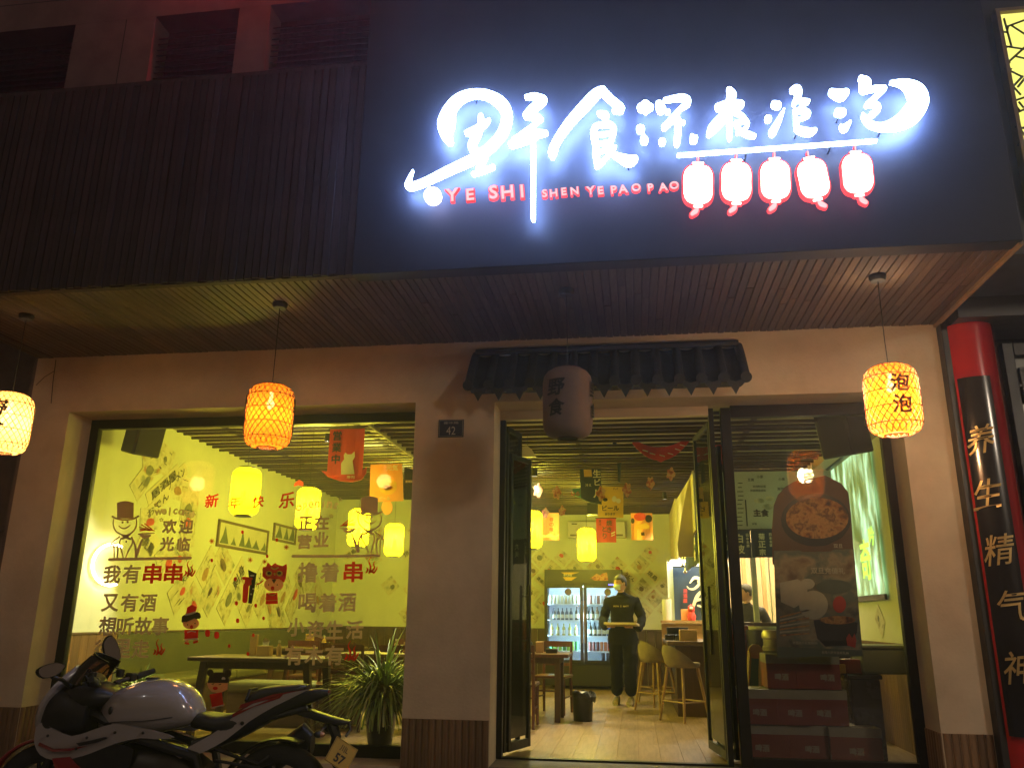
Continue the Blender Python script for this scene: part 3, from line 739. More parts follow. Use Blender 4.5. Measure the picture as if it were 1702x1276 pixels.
row8([('撸',635,175,34,'vinyl'),('着',840,175,33,'vinyl'),('串',1062,170,34,'vinylred'),
      ('喝',630,460,32,'vinyl'),('着',820,460,32,'vinyl'),('酒',1005,455,32,'vinyl'),
      ('小',520,690,31,'vinyl'),('资',705,715,31,'vinyl'),('生',885,715,31,'vinyl'),('活',1075,715,31,'vinyl'),
      ('有',500,955,33,'vinyl'),('木',690,955,33,'vinyl'),('有',880,955,33,'vinyl')])
def flame(fn, u, v, s):
    f = lambda a, b, w: fn(u+a*s, v+b*s, w)
    wb([[(-45,45,6),(-30,20,8),(-40,0,3)], [(-20,50,6),(0,30,12),(25,50,6)], [(-10,30,10),(-5,-10,8),(-20,-60,4),(0,-100,1)], [(10,30,10),(30,0,8),(22,-30,5),(35,-60,1)],
        [(30,40,8),(50,10,6),(55,-10,2)]], f, 'vinylred', name='flame_sticker')
flame(m7, 1105, 160, 1.0); flame(m8, 1230, 130, 1.05); flame(m8, 1040, 940, 1.25); flame(m7, 815, 900, 1.0)
# red new year greeting and little ornaments
for ch, x, y, h in (('新',352,832,22),('年',390,835,20),('快',429,833,20),('乐',477,831,26)): wt(ch, x, y, h, 'vinylred', bold=.03, wpx=h, rot=R(6), shear=.15)
for (x, y) in ((352,899),(416,930),(476,909),(440,933)):
    mb = MB(); fn = mk(x, y, 1)
    for k in range(4): a = math.pi*k/4; brush(mb, [(-4*math.cos(a), -4*math.sin(a), .5), (4*math.cos(a), 4*math.sin(a), .5)], fn, .001)
    obj('ornament_sticker', mb, M['vinylred'], win, fixn=False)
for (x, y, r) in ((403,884,2),(352,931,2),(460,897,2),(391,962,2.2),(393,1002,2.4),(395,1031,2.6),(345,1052,4),(360,1055,4),(425,1006,2.2),(381,1073,2),(412,1086,2.2),(444,924,2),(438,1027,2),(421,1055,2)):
    obj('ornament_sticker', brush(MB(), [(0, -r*.5, r), (0, r*.5, r)], mk(x, y, 1), .001), M['vinylred'], win, fixn=False)
# children stickers
def disc(fn, u, v, a, b, n=20): return [(u+a*math.cos(2*math.pi*k/n), v+b*math.sin(2*math.pi*k/n)) for k in range(n)]
def layer(fn, items, name):
    root = None
    for i, (m, polys) in enumerate(items):
        mb = MB()
        for j, p in enumerate(polys):
            if len(p[0]) == 3: brush(mb, p, lambda u, v, w, i=i, j=j: fn(u, v, w-.0012*i-.0001*j), .001)
            else: mb.prism(p, lambda u, v, w, i=i, j=j: fn(u, v, w-.0012*i-.0001*j), .001)
        o = obj(name if root is None else 'print', mb, M[m], win if root is None else None, world=root is None, fixn=False)
        if root is None: root = o
        else: o.data.transform(Matrix.Translation(-wloc(win))); o.parent = root
f8 = m8
layer(f8, [('vinylred', [[(212,130),(240,120),(255,78),(290,112),(325,85),(345,100),(395,115),(432,95),(438,130),(425,230),(410,270),(330,235),(240,245),(205,210)], [(240,370),(345,365),(350,470),(235,475)], [(150,290,4),(185,275,5),(215,250,4)]]),
    ('vinylskin', [disc(f8, 312, 290, 92, 66)]), ('vinylred', [[(210,215),(320,240),(425,225),(432,120),(210,125)]]),
    ('vinylgold', [disc(f8, 268, 185, 30, 26), disc(f8, 368, 185, 30, 26), disc(f8, 322, 190, 10, 12), [(290,130,5),(322,145,6),(355,130,5)]]),
    ('vinyldark', [disc(f8, 272, 182, 17, 14), disc(f8, 366, 182, 17, 14), [(292,240),(340,240),(316,280)], disc(f8, 265, 292, 5, 6), disc(f8, 347, 292, 5, 6)]),
    ('vinylred', [disc(f8, 303, 325, 17, 20)]), ('vinylgold', [[(265,378,4),(300,390,5),(335,375,4)], [(240,440,3),(345,438,3)]])], 'lion_hat_child_sticker')
layer(f8, [('vinyldark', [[(70,150),(150,185),(135,300),(105,470),(70,465),(85,300)]]), ('vinylred', [[(28,230,14),(100,235,14)], [(40,240),(100,225),(105,290),(60,310),(35,290)], [(50,300,26),(45,380,26),(40,440,24)]]),
    ('vinylwhite', [disc(f8, 110, 205, 20, 8), disc(f8, 120, 330, 9, 8), disc(f8, 100, 380, 9, 8)])], 'firecracker_sticker')
f7 = m7
layer(f7, [('vinyldark', [[(1030,640),(1035,590),(1075,560),(1160,540),(1205,560),(1215,600),(1160,620),(1060,660)]]), ('vinylskin', [disc(f7, 1120, 655, 78, 56), [(1095,790,18),(1080,830,12)], [(1150,790,16),(1165,820,12)]]),
    ('vinylred', [[(1075,570),(1085,505),(1130,480),(1175,500),(1165,550),(1110,575)], [(1060,715),(1190,715),(1185,800),(1060,810)], [(1070,840,10),(1095,845,10)], [(1150,835,10),(1180,825,10)]]),
    ('vinyldark', [[(1040,640),(1040,600),(1100,585),(1160,565),(1210,570),(1205,612),(1150,608),(1080,640)], disc(f7, 1090, 668, 6, 6), disc(f7, 1160, 655, 6, 6)]),
    ('vinylwhite', [[(1070,575,8),(1115,565,9),(1165,548,8)], [(1060,808,7),(1185,800,7)], [(1090,740,5),(1125,728,5),(1165,735,5)]]), ('vinylred', [disc(f7, 1128, 690, 15, 20)])], 'red_hat_child_sticker')
f9 = m2b
layer(f9, [('vinyldark', [disc(f9, 45, 320, 26, 28), disc(f9, 185, 325, 26, 28), [(25,400),(35,350),(80,315),(140,315),(185,345),(195,400)]]), ('vinylskin', [[(20,395),(185,395),(180,450),(120,480),(60,470),(30,440)], [(60,590,12),(75,590,12)], [(130,570,12),(145,570,12)]]),
    ('vinylred', [[(40,490),(135,470),(150,575),(60,590)], disc(f9, 85, 440, 20, 14)]), ('vinylwhite', [disc(f9, 150, 365, 15, 13), [(62,592,4),(150,572,4)]]), ('vinyldark', [[(25,398),(185,398),(180,372),(35,372)], [(60,408,3),(75,404,3)], [(115,412,3),(130,408,3)]])], 'bun_haired_child_sticker')
# ================================================================== interior room
IX0, IX1, BY = -5.70, 2.48, 15.4
CZL, CZR, SPX = 3.38, 3.05, -2.6
M['ceil'] = mat('ceiling_paint', (.42, .38, .25), .85, var=.1)
M['woodpanel'] = mat('brown_wood_board', (.20, .10, .045), .5, var=.5, scale=4, stretch=(8, 8, .6), orand=.3, bump=.15)
M['darkboard'] = mat('dark_brown_board', (.085, .045, .028), .5, var=.4, scale=4, stretch=(8, 8, .6), orand=.25)
M['greenwall'] = mat('grey_green_leather', (.10, .105, .08), .5, var=.15, scale=3)
M['pole'] = mat('dark_bamboo_pole', (.050, .026, .016), .42, var=.5, scale=5, stretch=(.6, 8, 8), orand=.35)
M['floorplank'] = mat('light_oak_floor_plank', (.36, .24, .125), .30, var=.35, scale=3, stretch=(8, .7, 8), orand=.14, bump=.04)
M['redwood'] = mat('red_brown_varnished_wood', (.115, .033, .017), .3, var=.4, scale=5, stretch=(6, 6, 1), coat=.4)
M['greywood'] = mat('greyish_brown_wood', (.16, .105, .065), .42, var=.4, scale=5, stretch=(1, 6, 6))
M['palewood'] = mat('pale_ash_wood', (.42, .26, .12), .45, var=.3, scale=5, stretch=(6, 6, 1))
M['black'] = mat('black_plastic', (.015, .014, .014), .4, var=.2)
M['whitepl'] = mat('white_plastic', (.6, .58, .5), .45, var=.05)

fl = tag(obj('floor', MB().bx(IX0-.1, IX1+.3, WY+.12, BY+.1, -.06, -.008), M['woodpanel']), kind='structure')
pl = None
pw, plen = .19, 1.25
for i in range(int((IX1-IX0)/pw)+1):
    x = IX0+(i+.5)*pw
    if x > IX1+.2: continue
    y = WY+.12+U(-1, 0)
    while y < BY:
        y0 = max(y, WY+.125); y1 = min(y+plen, BY)
        if y1-y0 > .2 and i < 46:
            if abs((y1-y0)-plen) < 1e-6 and pl is not None: inst(pl, fl, (x, (y0+y1)/2, 0))
            else:
                o = obj('floor_plank', MB().bx(-pw/2+.0012, pw/2-.0012, -(y1-y0)/2+.0012, (y1-y0)/2-.0012, -.012, 0), M['floorplank'], fl, world=False, loc=(x, (y0+y1)/2, 0))
                if abs((y1-y0)-plen) < 1e-6: pl = o
        y += plen
def wallbox(name, mb, m): return tag(obj(name, mb, m), kind='structure')
lw = wallbox('left_wall', MB().bx(IX0-.15, IX0, WY+.12, BY, -.05, CZL+.1), M['plaster_in'])
bw_ = wallbox('back_wall', MB().bx(IX0-.15, IX1+.3, BY, BY+.15, -.05, CZL+.1), M['plaster_in'])
rw = wallbox('right_wall', MB().bx(IX1, IX1+.15, WY+.12, BY, -.05, CZL+.1), M['plaster_in'])
def prow(name, parent, axis, a0, a1, fixed, z0, z1, wd, m, th=.014):
    n = max(1, round((a1-a0)/wd)); base = None; w_ = (a1-a0)/n
    for i in range(n):
        a = a0+(i+.5)*w_
        if base is None:
            d = (w_-.004, th, z1-z0) if axis == 'x' else (th, w_-.004, z1-z0)
            base = obj(name, MB().box((0, 0, 0), d), m, parent, world=False, loc=((a, fixed, (z0+z1)/2) if axis == 'x' else (fixed, a, (z0+z1)/2)), bevel=.0015)
        else: inst(base, parent, (a, fixed, (z0+z1)/2) if axis == 'x' else (fixed, a, (z0+z1)/2))
prow('dado_board', lw, 'y', WY+.14, 8.75, IX0+.008, 0, .945, .12, M['woodpanel'])
obj('dado_panel', MB().bx(IX0, IX0+.02, 8.752, BY-.02, 0, .935), M['greenwall'], lw, bevel=.004)
obj('dado_rail', MB().bx(IX0, IX0+.03, WY+.14, BY-.02, .947, .965), M['greywood'], lw)
prow('dado_board', bw_, 'x', IX0+.03, IX1-.02, BY-.008, 0, .955, .15, M['darkboard'])
obj('dado_rail', MB().bx(IX0+.03, IX1, BY-.03, BY, .958, .976), M['darkboard'], bw_)
prow('dado_board', rw, 'y', WY+.14, 10.4, IX1-.008, 0, .955, .12, M['woodpanel'])
# ceiling with bamboo poles
cl = tag(obj('ceiling', MB().bx(IX0-.1, SPX, WY+.12, BY+.1, CZL+.02, CZL+.08).bx(SPX, IX1+.2, WY+.12, BY+.1, CZR+.02, CZR+.08).bx(SPX-.02, SPX, WY+.12, BY+.1, CZR-.04, CZL+.02), M['ceil']), kind='structure')
p1 = p2 = None; y = WY+.2; k = 0
while y < BY-.05:
    if p1 is None:
        p1 = obj('bamboo_pole', MB().tube([(IX0+.08, 0, 0), (SPX-.03, 0, 0)], .018, 8), M['pole'], cl, world=False, loc=(0, y, CZL-.02), smooth=True)
        p2 = obj('bamboo_pole', MB().tube([(SPX+.02, 0, 0), (IX1-.25, 0, 0)], .018, 8), M['pole'], cl, world=False, loc=(0, y, CZR-.02), smooth=True)
    else:
        inst(p1, cl, (U(-.05, .02), y+U(-.012, .012), CZL-.02+U(-.006, .006))); inst(p2, cl, (U(-.01, .02), y+U(-.012, .012), CZR-.02+U(-.006, .006)))
    y += .20; k += 1
# cross battens holding the poles
obj('batten', MB().bx(-5.0, -4.95, WY+.2, BY, CZL-.002, CZL+.02).bx(-3.3, -3.25, WY+.2, BY, CZL-.002, CZL+.02).bx(-.6, -.55, WY+.2, BY, CZR-.001, CZR+.02).bx(1.2, 1.25, WY+.2, BY, CZR-.001, CZR+.02), M['pole'], cl)
# side cornice on the right holding the screen roller
crn = obj('cornice', MB().bx(IX1-.24, IX1, WY+.14, 10.45, CZR-.10, CZR+.02), M['ceil'], cl)

# ---- ceiling spots (the bright specks between the poles)
M['spotglow'] = emis('spot_lens', (1, .9, .7), 25)
def spot(x, y, z, power, label, tgt=None, col=(1, .90, .66), size=62):
    t = thing('ceiling_spotlight', (x, y, z), label, 'ceiling light', 'small spotlights between the ceiling poles')
    obj('housing', MB().lathe([(.001, .10), (.035, .10), (.04, 0), (.034, 0), (.03, .02)], (0, 0, -.10), 14), M['black'], t, world=False, smooth=True)
    obj('lens', MB().lathe([(.001, 0), (.028, 0)], (0, 0, -.088), 12), M['spotglow'], t, world=False)
    l = bpy.data.lights.new('spot_light', 'SPOT'); l.energy = power; l.color = col; l.spot_size = R(size); l.spot_blend = .35; l.shadow_soft_size = .03
    o = bpy.data.objects.new('spot_light', l); link(o, t); o.location = (0, 0, -.12)
    if tgt is not None: o.rotation_euler = (Vector(tgt)-Vector((x, y, z-.12))).to_track_quat('-Z', 'Y').to_euler()
S1 = at(545, 726, 9.4); S2 = at(888, 768, 10.2)
spot(S1.x, 9.4, CZL-.07, 60, 'small bright spotlight left of the red hanging banner', (S1.x+.3, 9.2, 0))
spot(S2.x, 10.2, CZR-.07, 120, 'small bright spotlight above the round yellow lantern by the door leaf', (-.8, 9.3, 0))
spot(-2.2, 9.0, CZR-.07, 70, 'small spotlight behind the middle pier', (-1.6, 8.6, 0))
spot(.5, 12.4, CZR-.07, 40, 'small spotlight over the bar stools', (.1, 12.2, 0))
spot(-3.5, 8.3, CZL-.07, 150, 'small spotlight over the tables by the window', (-5.3, 7.2, .9))

# ---- yellow paper lanterns
M['papergreen'] = paperlamp('bright_yellow_lantern_paper', (.20, .145, .003), .28, (1, .86, .30))
M['inkyellow'] = mat('olive_print', (.35, .28, .02), .8)
def ylantern(px, py, Y, label, power, w=.29, h=.49, ceil=CZL):
    p = at(px, py, Y)
    t = thing('yellow_lantern', (p.x, Y, ceil), label, 'lantern', 'yellow paper lanterns inside the restaurant')
    L0 = p.z-ceil; pr = []
    for i in range(25):
        zz = -h/2+h*i/24; e = abs(zz)/(h/2); r = w/2*(1-.42*max(0, (e-.72)/.28)**2.2); pr.append((r*(1+.03*(i % 2)), zz))
    b = obj('lamp_shade', MB().lathe(pr, (0, 0, 0), 24), M['papergreen'], t, world=False, smooth=True, loc=(0, 0, L0))
    mb = MB()
    for zz in (-h/2, h/2): mb.lathe([(w*.27, zz-.012), (w*.30, zz-.012), (w*.30, zz+.012), (w*.27, zz+.012)], (0, 0, 0), 16)
    me = mesh('ring', mb, M['black']); link(bpy.data.objects.new('ring', me), b)
    mb = MB()
    for a in (-70, 60, 190):
        for i, c in enumerate('一番搾り'):
            v, f = text2d(c, .0); s = .055; zc = .02-i*.052; r = w/2+.004; mb.raw([(r*math.cos(R(a)+x*s/r), r*math.sin(R(a)+x*s/r), zc+y*s) for x, y in v], f)
    me = mesh('lettering', mb, M['inkyellow']); link(bpy.data.objects.new('lettering', me), b)
    obj('cord', MB().tube([(0, 0, 0), (0, 0, L0+h/2)], .003, 5), M['cord'], t, world=False)
    for dz in (.09, -.09):
        l = bpy.data.lights.new('lantern_light', 'POINT'); l.energy = power/2; l.color = (.93, .98, .27); l.shadow_soft_size = .045
        lo = bpy.data.objects.new('lantern_light', l); link(lo, t); lo.location = (0, 0, L0+dz*.6)
ylantern(408, 817, 7.95, 'yellow lantern nearest the glass, below the orange lattice lantern', 40.0)
ylantern(512, 845, 9.2, 'yellow lantern behind the opening lettering on the window', 73.1, w=.27)
ylantern(596, 877, 10.4, 'yellow lantern behind the top hat figure on the right of the window', 102.8, w=.27)
ylantern(655, 897, 12.2, 'smallest yellow lantern at the right edge of the window', 120.0, w=.28)
ylantern(884, 880, 10.8, 'yellow lantern partly hidden by the left door leaf', 81.6, w=.27, ceil=CZR)
ylantern(975, 905, 12.4, 'yellow lantern hanging in the middle of the doorway before the back wall', 81.6, w=.27, ceil=CZR)

# ---- neon ring on the left wall
nr = thing('neon_ring', (IX0+.04, 8.15, 1.9), 'glowing warm white neon ring lamp on the left wall', 'wall lamp')
c = atx(186, 938, IX0+.05)
obj('tube', MB().tube([(IX0+.05, c.y+.33*math.cos(2*math.pi*k/32), c.z+.22*math.sin(2*math.pi*k/32)) for k in range(6, 27)], .013, 8), emis('warm_neon', (1, .72, .38), 14), nr)
obj('backplate', MB().tube([(IX0+.028, c.y+.33*math.cos(2*math.pi*k/32), c.z+.22*math.sin(2*math.pi*k/32)) for k in range(6, 27)], .012, 6), M['whitepl'], nr)

# ---- poster sheets on the walls
M['poster'] = printm('printed_menu_sheet', [(.26, .25, .15), (.50, .47, .30), (.62, .60, .42), (.58, .55, .36), (.44, .36, .22)], 9)
M['poster2'] = printm('printed_food_sheet', [(.42, .20, .12), (.48, .45, .27), (.60, .56, .37), (.42, .42, .28), (.24, .26, .18)], 7, seed=3)
M['strip'] = mat('cream_menu_strip', (.66, .62, .40), .7, var=.08); M['blacktxt'] = mat('black_print', (.03, .025, .02), .7)
M['redtxt'] = mat('red_print', (.55, .05, .03), .6)
M['olive'] = mat('olive_grey_print', (.20, .21, .14), .7, var=.4, scale=20); M['ochre'] = mat('ochre_print', (.42, .24, .10), .7, var=.4, scale=20)
WORDS = ['居酒屋', 'ビール', '焼鳥', 'ラーメン', '日本酒', 'おでん', '刺身', '天ぷら', 'うどん', '唐揚げ', 'たこ焼き', 'いらっしゃい']
def sheet(c, right, up, w, h, m, ang, word=None, parent=None, out=.0):
    rt = Vector(right); u = Vector(up); ca, sa = math.cos(ang), math.sin(ang); r2 = rt*ca+u*sa; u2 = -rt*sa+u*ca; nrm = rt.cross(u); c = Vector(c)
    mb = MB(); mb.raw([c-r2*w/2-u2*h/2+nrm*.002, c+r2*w/2-u2*h/2+nrm*.002, c+r2*w/2+u2*h/2+nrm*(.004+out), c-r2*w/2+u2*h/2+nrm*(.004+out),
        c-r2*w/2-u2*h/2, c+r2*w/2-u2*h/2, c+r2*w/2+u2*h/2, c-r2*w/2+u2*h/2], [(0,1,2,3),(4,7,6,5),(0,4,5,1),(1,5,6,2),(2,6,7,3),(3,7,4,0)])
    o = obj('wall_poster', mb, m, parent, fixn=True)
    if not word:
        t = MB(); q_ = lambda a, b: tuple(c+r2*a*w+u2*b*h+nrm*(.0065+out))
        for _ in range(5):
            x_ = U(-.4, .1); y_ = U(-.42, .42); l_ = U(.12, .35); e_ = U(.012, .03); t.raw([q_(x_, y_), q_(x_+l_, y_+U(-.03, .03)), q_(x_+l_, y_+e_), q_(x_, y_+e_)], [(0, 1, 2, 3)])
        me = mesh('print', t, M['blacktxt']); me.transform(Matrix.Translation(-wloc(o.parent))) if o.parent else None; link(bpy.data.objects.new('print', me), o)
        t = MB(); x_ = U(-.2, .2); y_ = U(-.25, .2); a_ = U(.13, .24); t.raw([q_(x_+a_*math.cos(k*.7), y_+a_*math.sin(k*.7)*U(.7, 1)) for k in range(9)], [tuple(range(9))])
        me = mesh('print', t, random.choice([M['redtxt'], M['olive'], M['ochre'], M['greywood'], M['olive']])); me.transform(Matrix.Translation(-wloc(o.parent))) if o.parent else None; link(bpy.data.objects.new('print', me), o)
    if word:
        t = MB(); put_text(t, word, c, w=w*.78, h=min(h*.6, w*.8/len(word)), right=rt, up=u, rot=ang, out=.007+out, bold=.02)
        me = mesh('lettering', t, M['blacktxt']); me.transform(Matrix.Translation(-wloc(o.parent))) if o.parent else None
        link(bpy.data.objects.new('lettering', me), o)
    return o
random.seed(21)
def cluster(parent, origin, right, up, cells, ang, s=.27):
    for (i, j) in cells:
        ca, sa = math.cos(ang), math.sin(ang); a = i*s*1.06; b = j*s*1.06
        c = Vector(origin)+Vector(right)*(a*ca-b*sa)+Vector(up)*(a*sa+b*ca)
        k = (i*7+j*3) % 5
        if k == 0: sheet(c, right, up, s*.98, s*.55, M['strip'], ang, random.choice(WORDS), parent, out=.004*rnd())
        else: sheet(c, right, up, s*.9, s*U(.8, 1.0), M['poster'] if k < 3 else M['poster2'], ang+R(U(-7, 7)), None, parent, out=.004*rnd())
o1 = at(1010, 960, BY-.003)
cells = [(i, j) for i in range(-6, 8) for j in range(-5, 6) if rnd() < .86]
def keep(i, j, o, ang, s, test):
    ca, sa = math.cos(ang), math.sin(ang); a = i*s*1.06; b = j*s*1.06
    return test(o[0]+(a*ca-b*sa), o[2]+(a*sa+b*ca))
cb = [(i, j) for i, j in cells if keep(i, j, o1, R(-42), .27, lambda x, z: (x+z*1.2 < 3.1 or x > -.3) and -2.2 < x < .62 and 1.05 < z < 2.45 and not (-1.0 < x < .1 and z > 2.25))]
cluster(bw_, o1, (1,0,0), (0,0,1), cb, R(-42))
o3 = Vector((-4.3, BY-.003, 1.9)); cells = [(i, j) for i in range(-5, 6) for j in range(-4, 5) if rnd() < .8]
cb = [(i, j) for i, j in cells if keep(i, j, o3, R(35), .30, lambda x, z: -5.5 < x < -2.9 and 1.15 < z < 2.9 and x+z*.9 > -3.3)]
cluster(bw_, o3, (1,0,0), (0,0,1), cb, R(35), .30)
# left wall (facing +X): right vector runs towards +Y
LX = IX0+.003
def lwp(px, py): return atx(px, py, LX)
o2 = lwp(320, 900)
random.seed(5)
for n_, (px, py, w_, h_, an, kd, wd) in enumerate([
    (252,770,.30,.34,20,1,None),(275,765,.26,.40,-15,0,None),(236,800,.34,.28,50,1,None),(272,805,.62,.20,38,2,'居酒屋'),(292,795,.45,.20,38,2,'ラーメン'),(262,838,.5,.18,38,2,'おでん'),
    (300,812,.34,.34,0,0,None),(315,838,.34,.5,4,1,None),(248,862,.3,.3,10,0,None),(312,880,.28,.5,8,0,None),(245,905,.3,.42,-30,2,'焼鳥'),(275,930,.3,.4,35,0,None),(300,925,.3,.4,-35,1,None),
    (345,945,.42,.40,52,0,None),(372,935,.42,.42,-38,1,None),(396,958,.40,.34,50,2,'刺身'),(350,985,.42,.42,52,1,None),(378,1000,.42,.42,52,0,None),(402,985,.4,.5,-40,1,None),(412,1010,.35,.4,50,0,None),
    (298,985,.36,.4,40,0,None),(322,1000,.36,.36,-40,1,None),(310,955,.3,.36,40,2,'天ぷら'),(436,990,.5,.4,52,0,None),(452,1015,.5,.4,-52,1,None),(470,985,.5,.4,45,0,None),(488,1000,.5,.4,50,1,None),(500,970,.5,.4,-50,0,None),
    (432,960,.4,.3,50,2,'うどん'),(465,1022,.4,.3,-50,1,None),(515,955,.5,.4,45,0,None),(528,990,.5,.45,-45,1,None)]):
    c = lwp(px, py)
    sheet(c, (0,1,0), (0,0,1), w_*1.25, h_*.9, (M['poster'], M['poster2'], M['strip'])[kd], R(an), wd, lw, out=.001+.0012*n_/8)
# two framed landscape pictures on the left wall
M['pic'] = mat('ink_landscape_paper', (.62, .60, .42), .6, col2=(.5, .5, .34), scale=3)
M['hill'] = mat('ink_green_mountain', (.13, .17, .10), .7, var=.5, scale=12)
def picture(x0, x1, y0, y1, label):
    a = lwp(x0, y0); b = lwp(x1, y0+3); d = lwp(x0, y1); X = IX0
    t = thing('framed_picture', (X, a.y, d.z), label, 'picture', 'framed ink landscapes on the left wall')
    ya, yb, z0, z1 = a.y, b.y, d.z, a.z
    f = MB(); s = .035
    f.bx(X, X+.03, ya, ya+s, z0, z1).bx(X, X+.03, yb-s, yb, z0, z1).bx(X, X+.03, ya+s, yb-s, z0, z0+s).bx(X, X+.03, ya+s, yb-s, z1-s, z1)
    obj('frame', f, M['greywood'], t); obj('print', MB().bx(X, X+.012, ya+s, yb-s, z0+s, z1-s), M['pic'], t)
    h = MB(); random.seed(int(x0)); y = ya+s+.05
    while y < yb-s-.15:
        w = U(.12, .3); hh = U(.12, .3); pts = [(y, z0+s+.02), (min(y+w, yb-s-.01), z0+s+.02), (y+w*.7, z0+s+hh*.6), (y+w*.5, z0+s+hh), (y+w*.3, z0+s+hh*.5)]
        h.prism(pts, lambda u, v, k: (X+.0125+k, u, v), .001); y += w*U(.8, 1.6)
    obj('mountains', h, M['hill'], t)
picture(363, 447, 862, 908, 'framed ink landscape on the left wall, nearer the window')
picture(455, 492, 868, 898, 'framed ink landscape on the left wall, farther from the window')
# ================================================================== hanging signs, fridge, furniture
M['red'] = mat('red_cloth', (.62, .045, .03), .7, var=.12); M['navy'] = mat('navy_cloth', (.014, .032, .06), .8, var=.2)
M['yellowc'] = mat('yellow_card', (.72, .45, .05), .6, var=.06); M['pinkc'] = mat('pink_card', (.80, .30, .20), .6, var=.06); M['orangec'] = mat('orange_card', (.80, .36, .10), .6, var=.06)
M['lighttxt'] = mat('pale_print', (.70, .66, .45), .7); M['teal'] = mat('teal_print', (.06, .2, .15), .6)
def card(name, px0, px1, py0, py1, Y, m, label, cat, cord_to=CZR, prints=(), slack=0, extra=None, group=None, rot=0):
    """a hanging sheet; prints = (text, u, v, hfrac, mat, vertical)"""
    a = at(px0, (py0+py1)/2, Y); b = at(px1, (py0+py1)/2, Y); tp = at((px0+px1)/2, py0, Y); bt = at((px0+px1)/2, py1, Y)
    w = b.x-a.x; h = tp.z-bt.z; cx = (a.x+b.x)/2
    t = thing(name, (cx, Y, tp.z), label, cat, group)
    mb = MB(); n = 8; o = 0
    for k in (0, 1):
        for i in range(n+1):
            for j in (0, 1): mb.v.append((cx-w/2+w*i/n, Y+k*.006+.012*math.sin(i*1.1)*(1-j*.6), bt.z+h*j))
    q = 2*(n+1)
    for i in range(n): e = 2*i; mb.f += [(e, e+2, e+3, e+1), (q+e, q+e+1, q+e+3, q+e+2), (e, q+e, q+e+2, e+2), (e+1, e+3, q+e+3, q+e+1)]
    mb.f += [(0, 1, q+1, q), (2*n, q+2*n, q+2*n+1, 2*n+1)]
    obj('sheet', mb, m, t)
    obj('rod', MB().tube([(cx-w/2-.01, Y, tp.z+.004), (cx+w/2+.01, Y, tp.z+.004)], .008, 6), M['black'], t)
    obj('cord', MB().tube([(cx, Y, tp.z+.01), (cx, Y, cord_to)], .003, 5), M['cord'], t)
    for (s, u, v, hf, mm, vert) in prints:
        t2 = MB(); ch = h*hf
        if vert:
            for i, c in enumerate(s): put_text(t2, c, (cx-w/2+u*w, Y-.02, tp.z-v*h-i*ch*1.08), h=ch*.9, bold=.03)
        else: put_text(t2, s, (cx-w/2+u*w, Y-.02, tp.z-v*h), h=ch, bold=.04)
        obj('lettering', t2, M[mm], t)
    for (mm, poly) in (extra or ()):
        obj('print', MB().prism([(cx-w/2+u*w, tp.z-v*h) for u, v in poly], lambda u, v, k: (u, Y-.018+k, v), .0015), M[mm], t)
    return t
def ell(u, v, a, b, n=16): return [(u+a*math.cos(2*math.pi*k/n), v+b*math.sin(2*math.pi*k/n)) for k in range(n)]
catp = [[(.42,.98),(.40,.75),(.48,.66),(.46,.58),(.50,.52),(.56,.56),(.68,.56),(.76,.50),(.78,.62),(.72,.70),(.80,.98)]]
card('open_banner', 546, 604, 712, 790, 8.9, M['red'], 'red hanging banner with dark characters and a pale beckoning cat', 'banner', CZL,
     [('営業中', .24, .16, .23, 'navy', True)], extra=[('lighttxt', catp[0])])
# round red fan under the banner
def patch(name, pts, Y, m, label, cat, th=.02, group=None, prints=(), cord=None, inner=()):
    P = [at(x, y, Y) for x, y in pts]; cx = sum(p.x for p in P)/len(P); zt = max(p.z for p in P)
    t = thing(name, (cx, Y, zt), label, cat, group)
    obj('sheet', MB().prism([(p.x, p.z) for p in P], lambda u, v, w: (u, Y+w, v), th), m, t)
    for (mm, q) in inner: obj('print', MB().prism([(at(x, y, Y).x, at(x, y, Y).z) for x, y in q], lambda u, v, w: (u, Y-.002+w, v), .0015), M[mm], t)
    for (s, x, y, hp, mm) in prints:
        c = at(x, y, Y); k = (at(x, y-10, Y)-c).z/10; t2 = MB(); put_text(t2, s, c+Vector((0, -.005, 0)), h=hp*k, bold=.03); obj('lettering', t2, M[mm], t)
    if cord: obj('cord', MB().tube([(cx, Y+.01, zt-.01), (cx, Y+.01, cord)], .0025, 5), M['cord'], t)
    return t
patch('red_fan', [(534,782),(545,792),(565,799),(585,801),(600,797),(608,786),(609,776),(600,783),(570,787)], 8.95, M['red'], 'curved red fan just under the red banner', 'fan', prints=[('寿司', 583, 792, 7, 'lighttxt')])
patch('lucky_poster', [(616,772),(668,770),(670,832),(614,834)], 9.6, M['orangec'], 'orange and tan poster with pale characters at the right edge of the window', 'poster',
      prints=[('元気', 652, 777, 10, 'lighttxt'), ('ビール', 640, 828, 6, 'lighttxt')], cord=CZL, inner=[('yellowc', [(x+645, y+808) for x, y in ell(0, 0, 15, 14)]), ('redtxt', [(x+645, y+810) for x, y in ell(0, 0, 8, 4)])])
patch('blue_pennant', [(672,776),(688,780),(690,830),(672,830)], 9.8, M['navy'], 'narrow navy pennant beside the pillar in the window', 'pennant', prints=[('居酒屋', 680, 800, 4, 'lighttxt')], cord=CZL)
patch('paper_flower', [(x+643, y+843) for x, y in ell(0, 0, 9, 12)], 9.9, M['orangec'], 'small orange paper cutout under the orange poster', 'decoration', cord=CZL)
patch('paper_fish', [(490,802),(497,797),(504,801),(503,808),(495,806),(488,808)], 8.4, M['red'], 'small red paper cutout left of the second yellow lantern', 'decoration', cord=CZL)
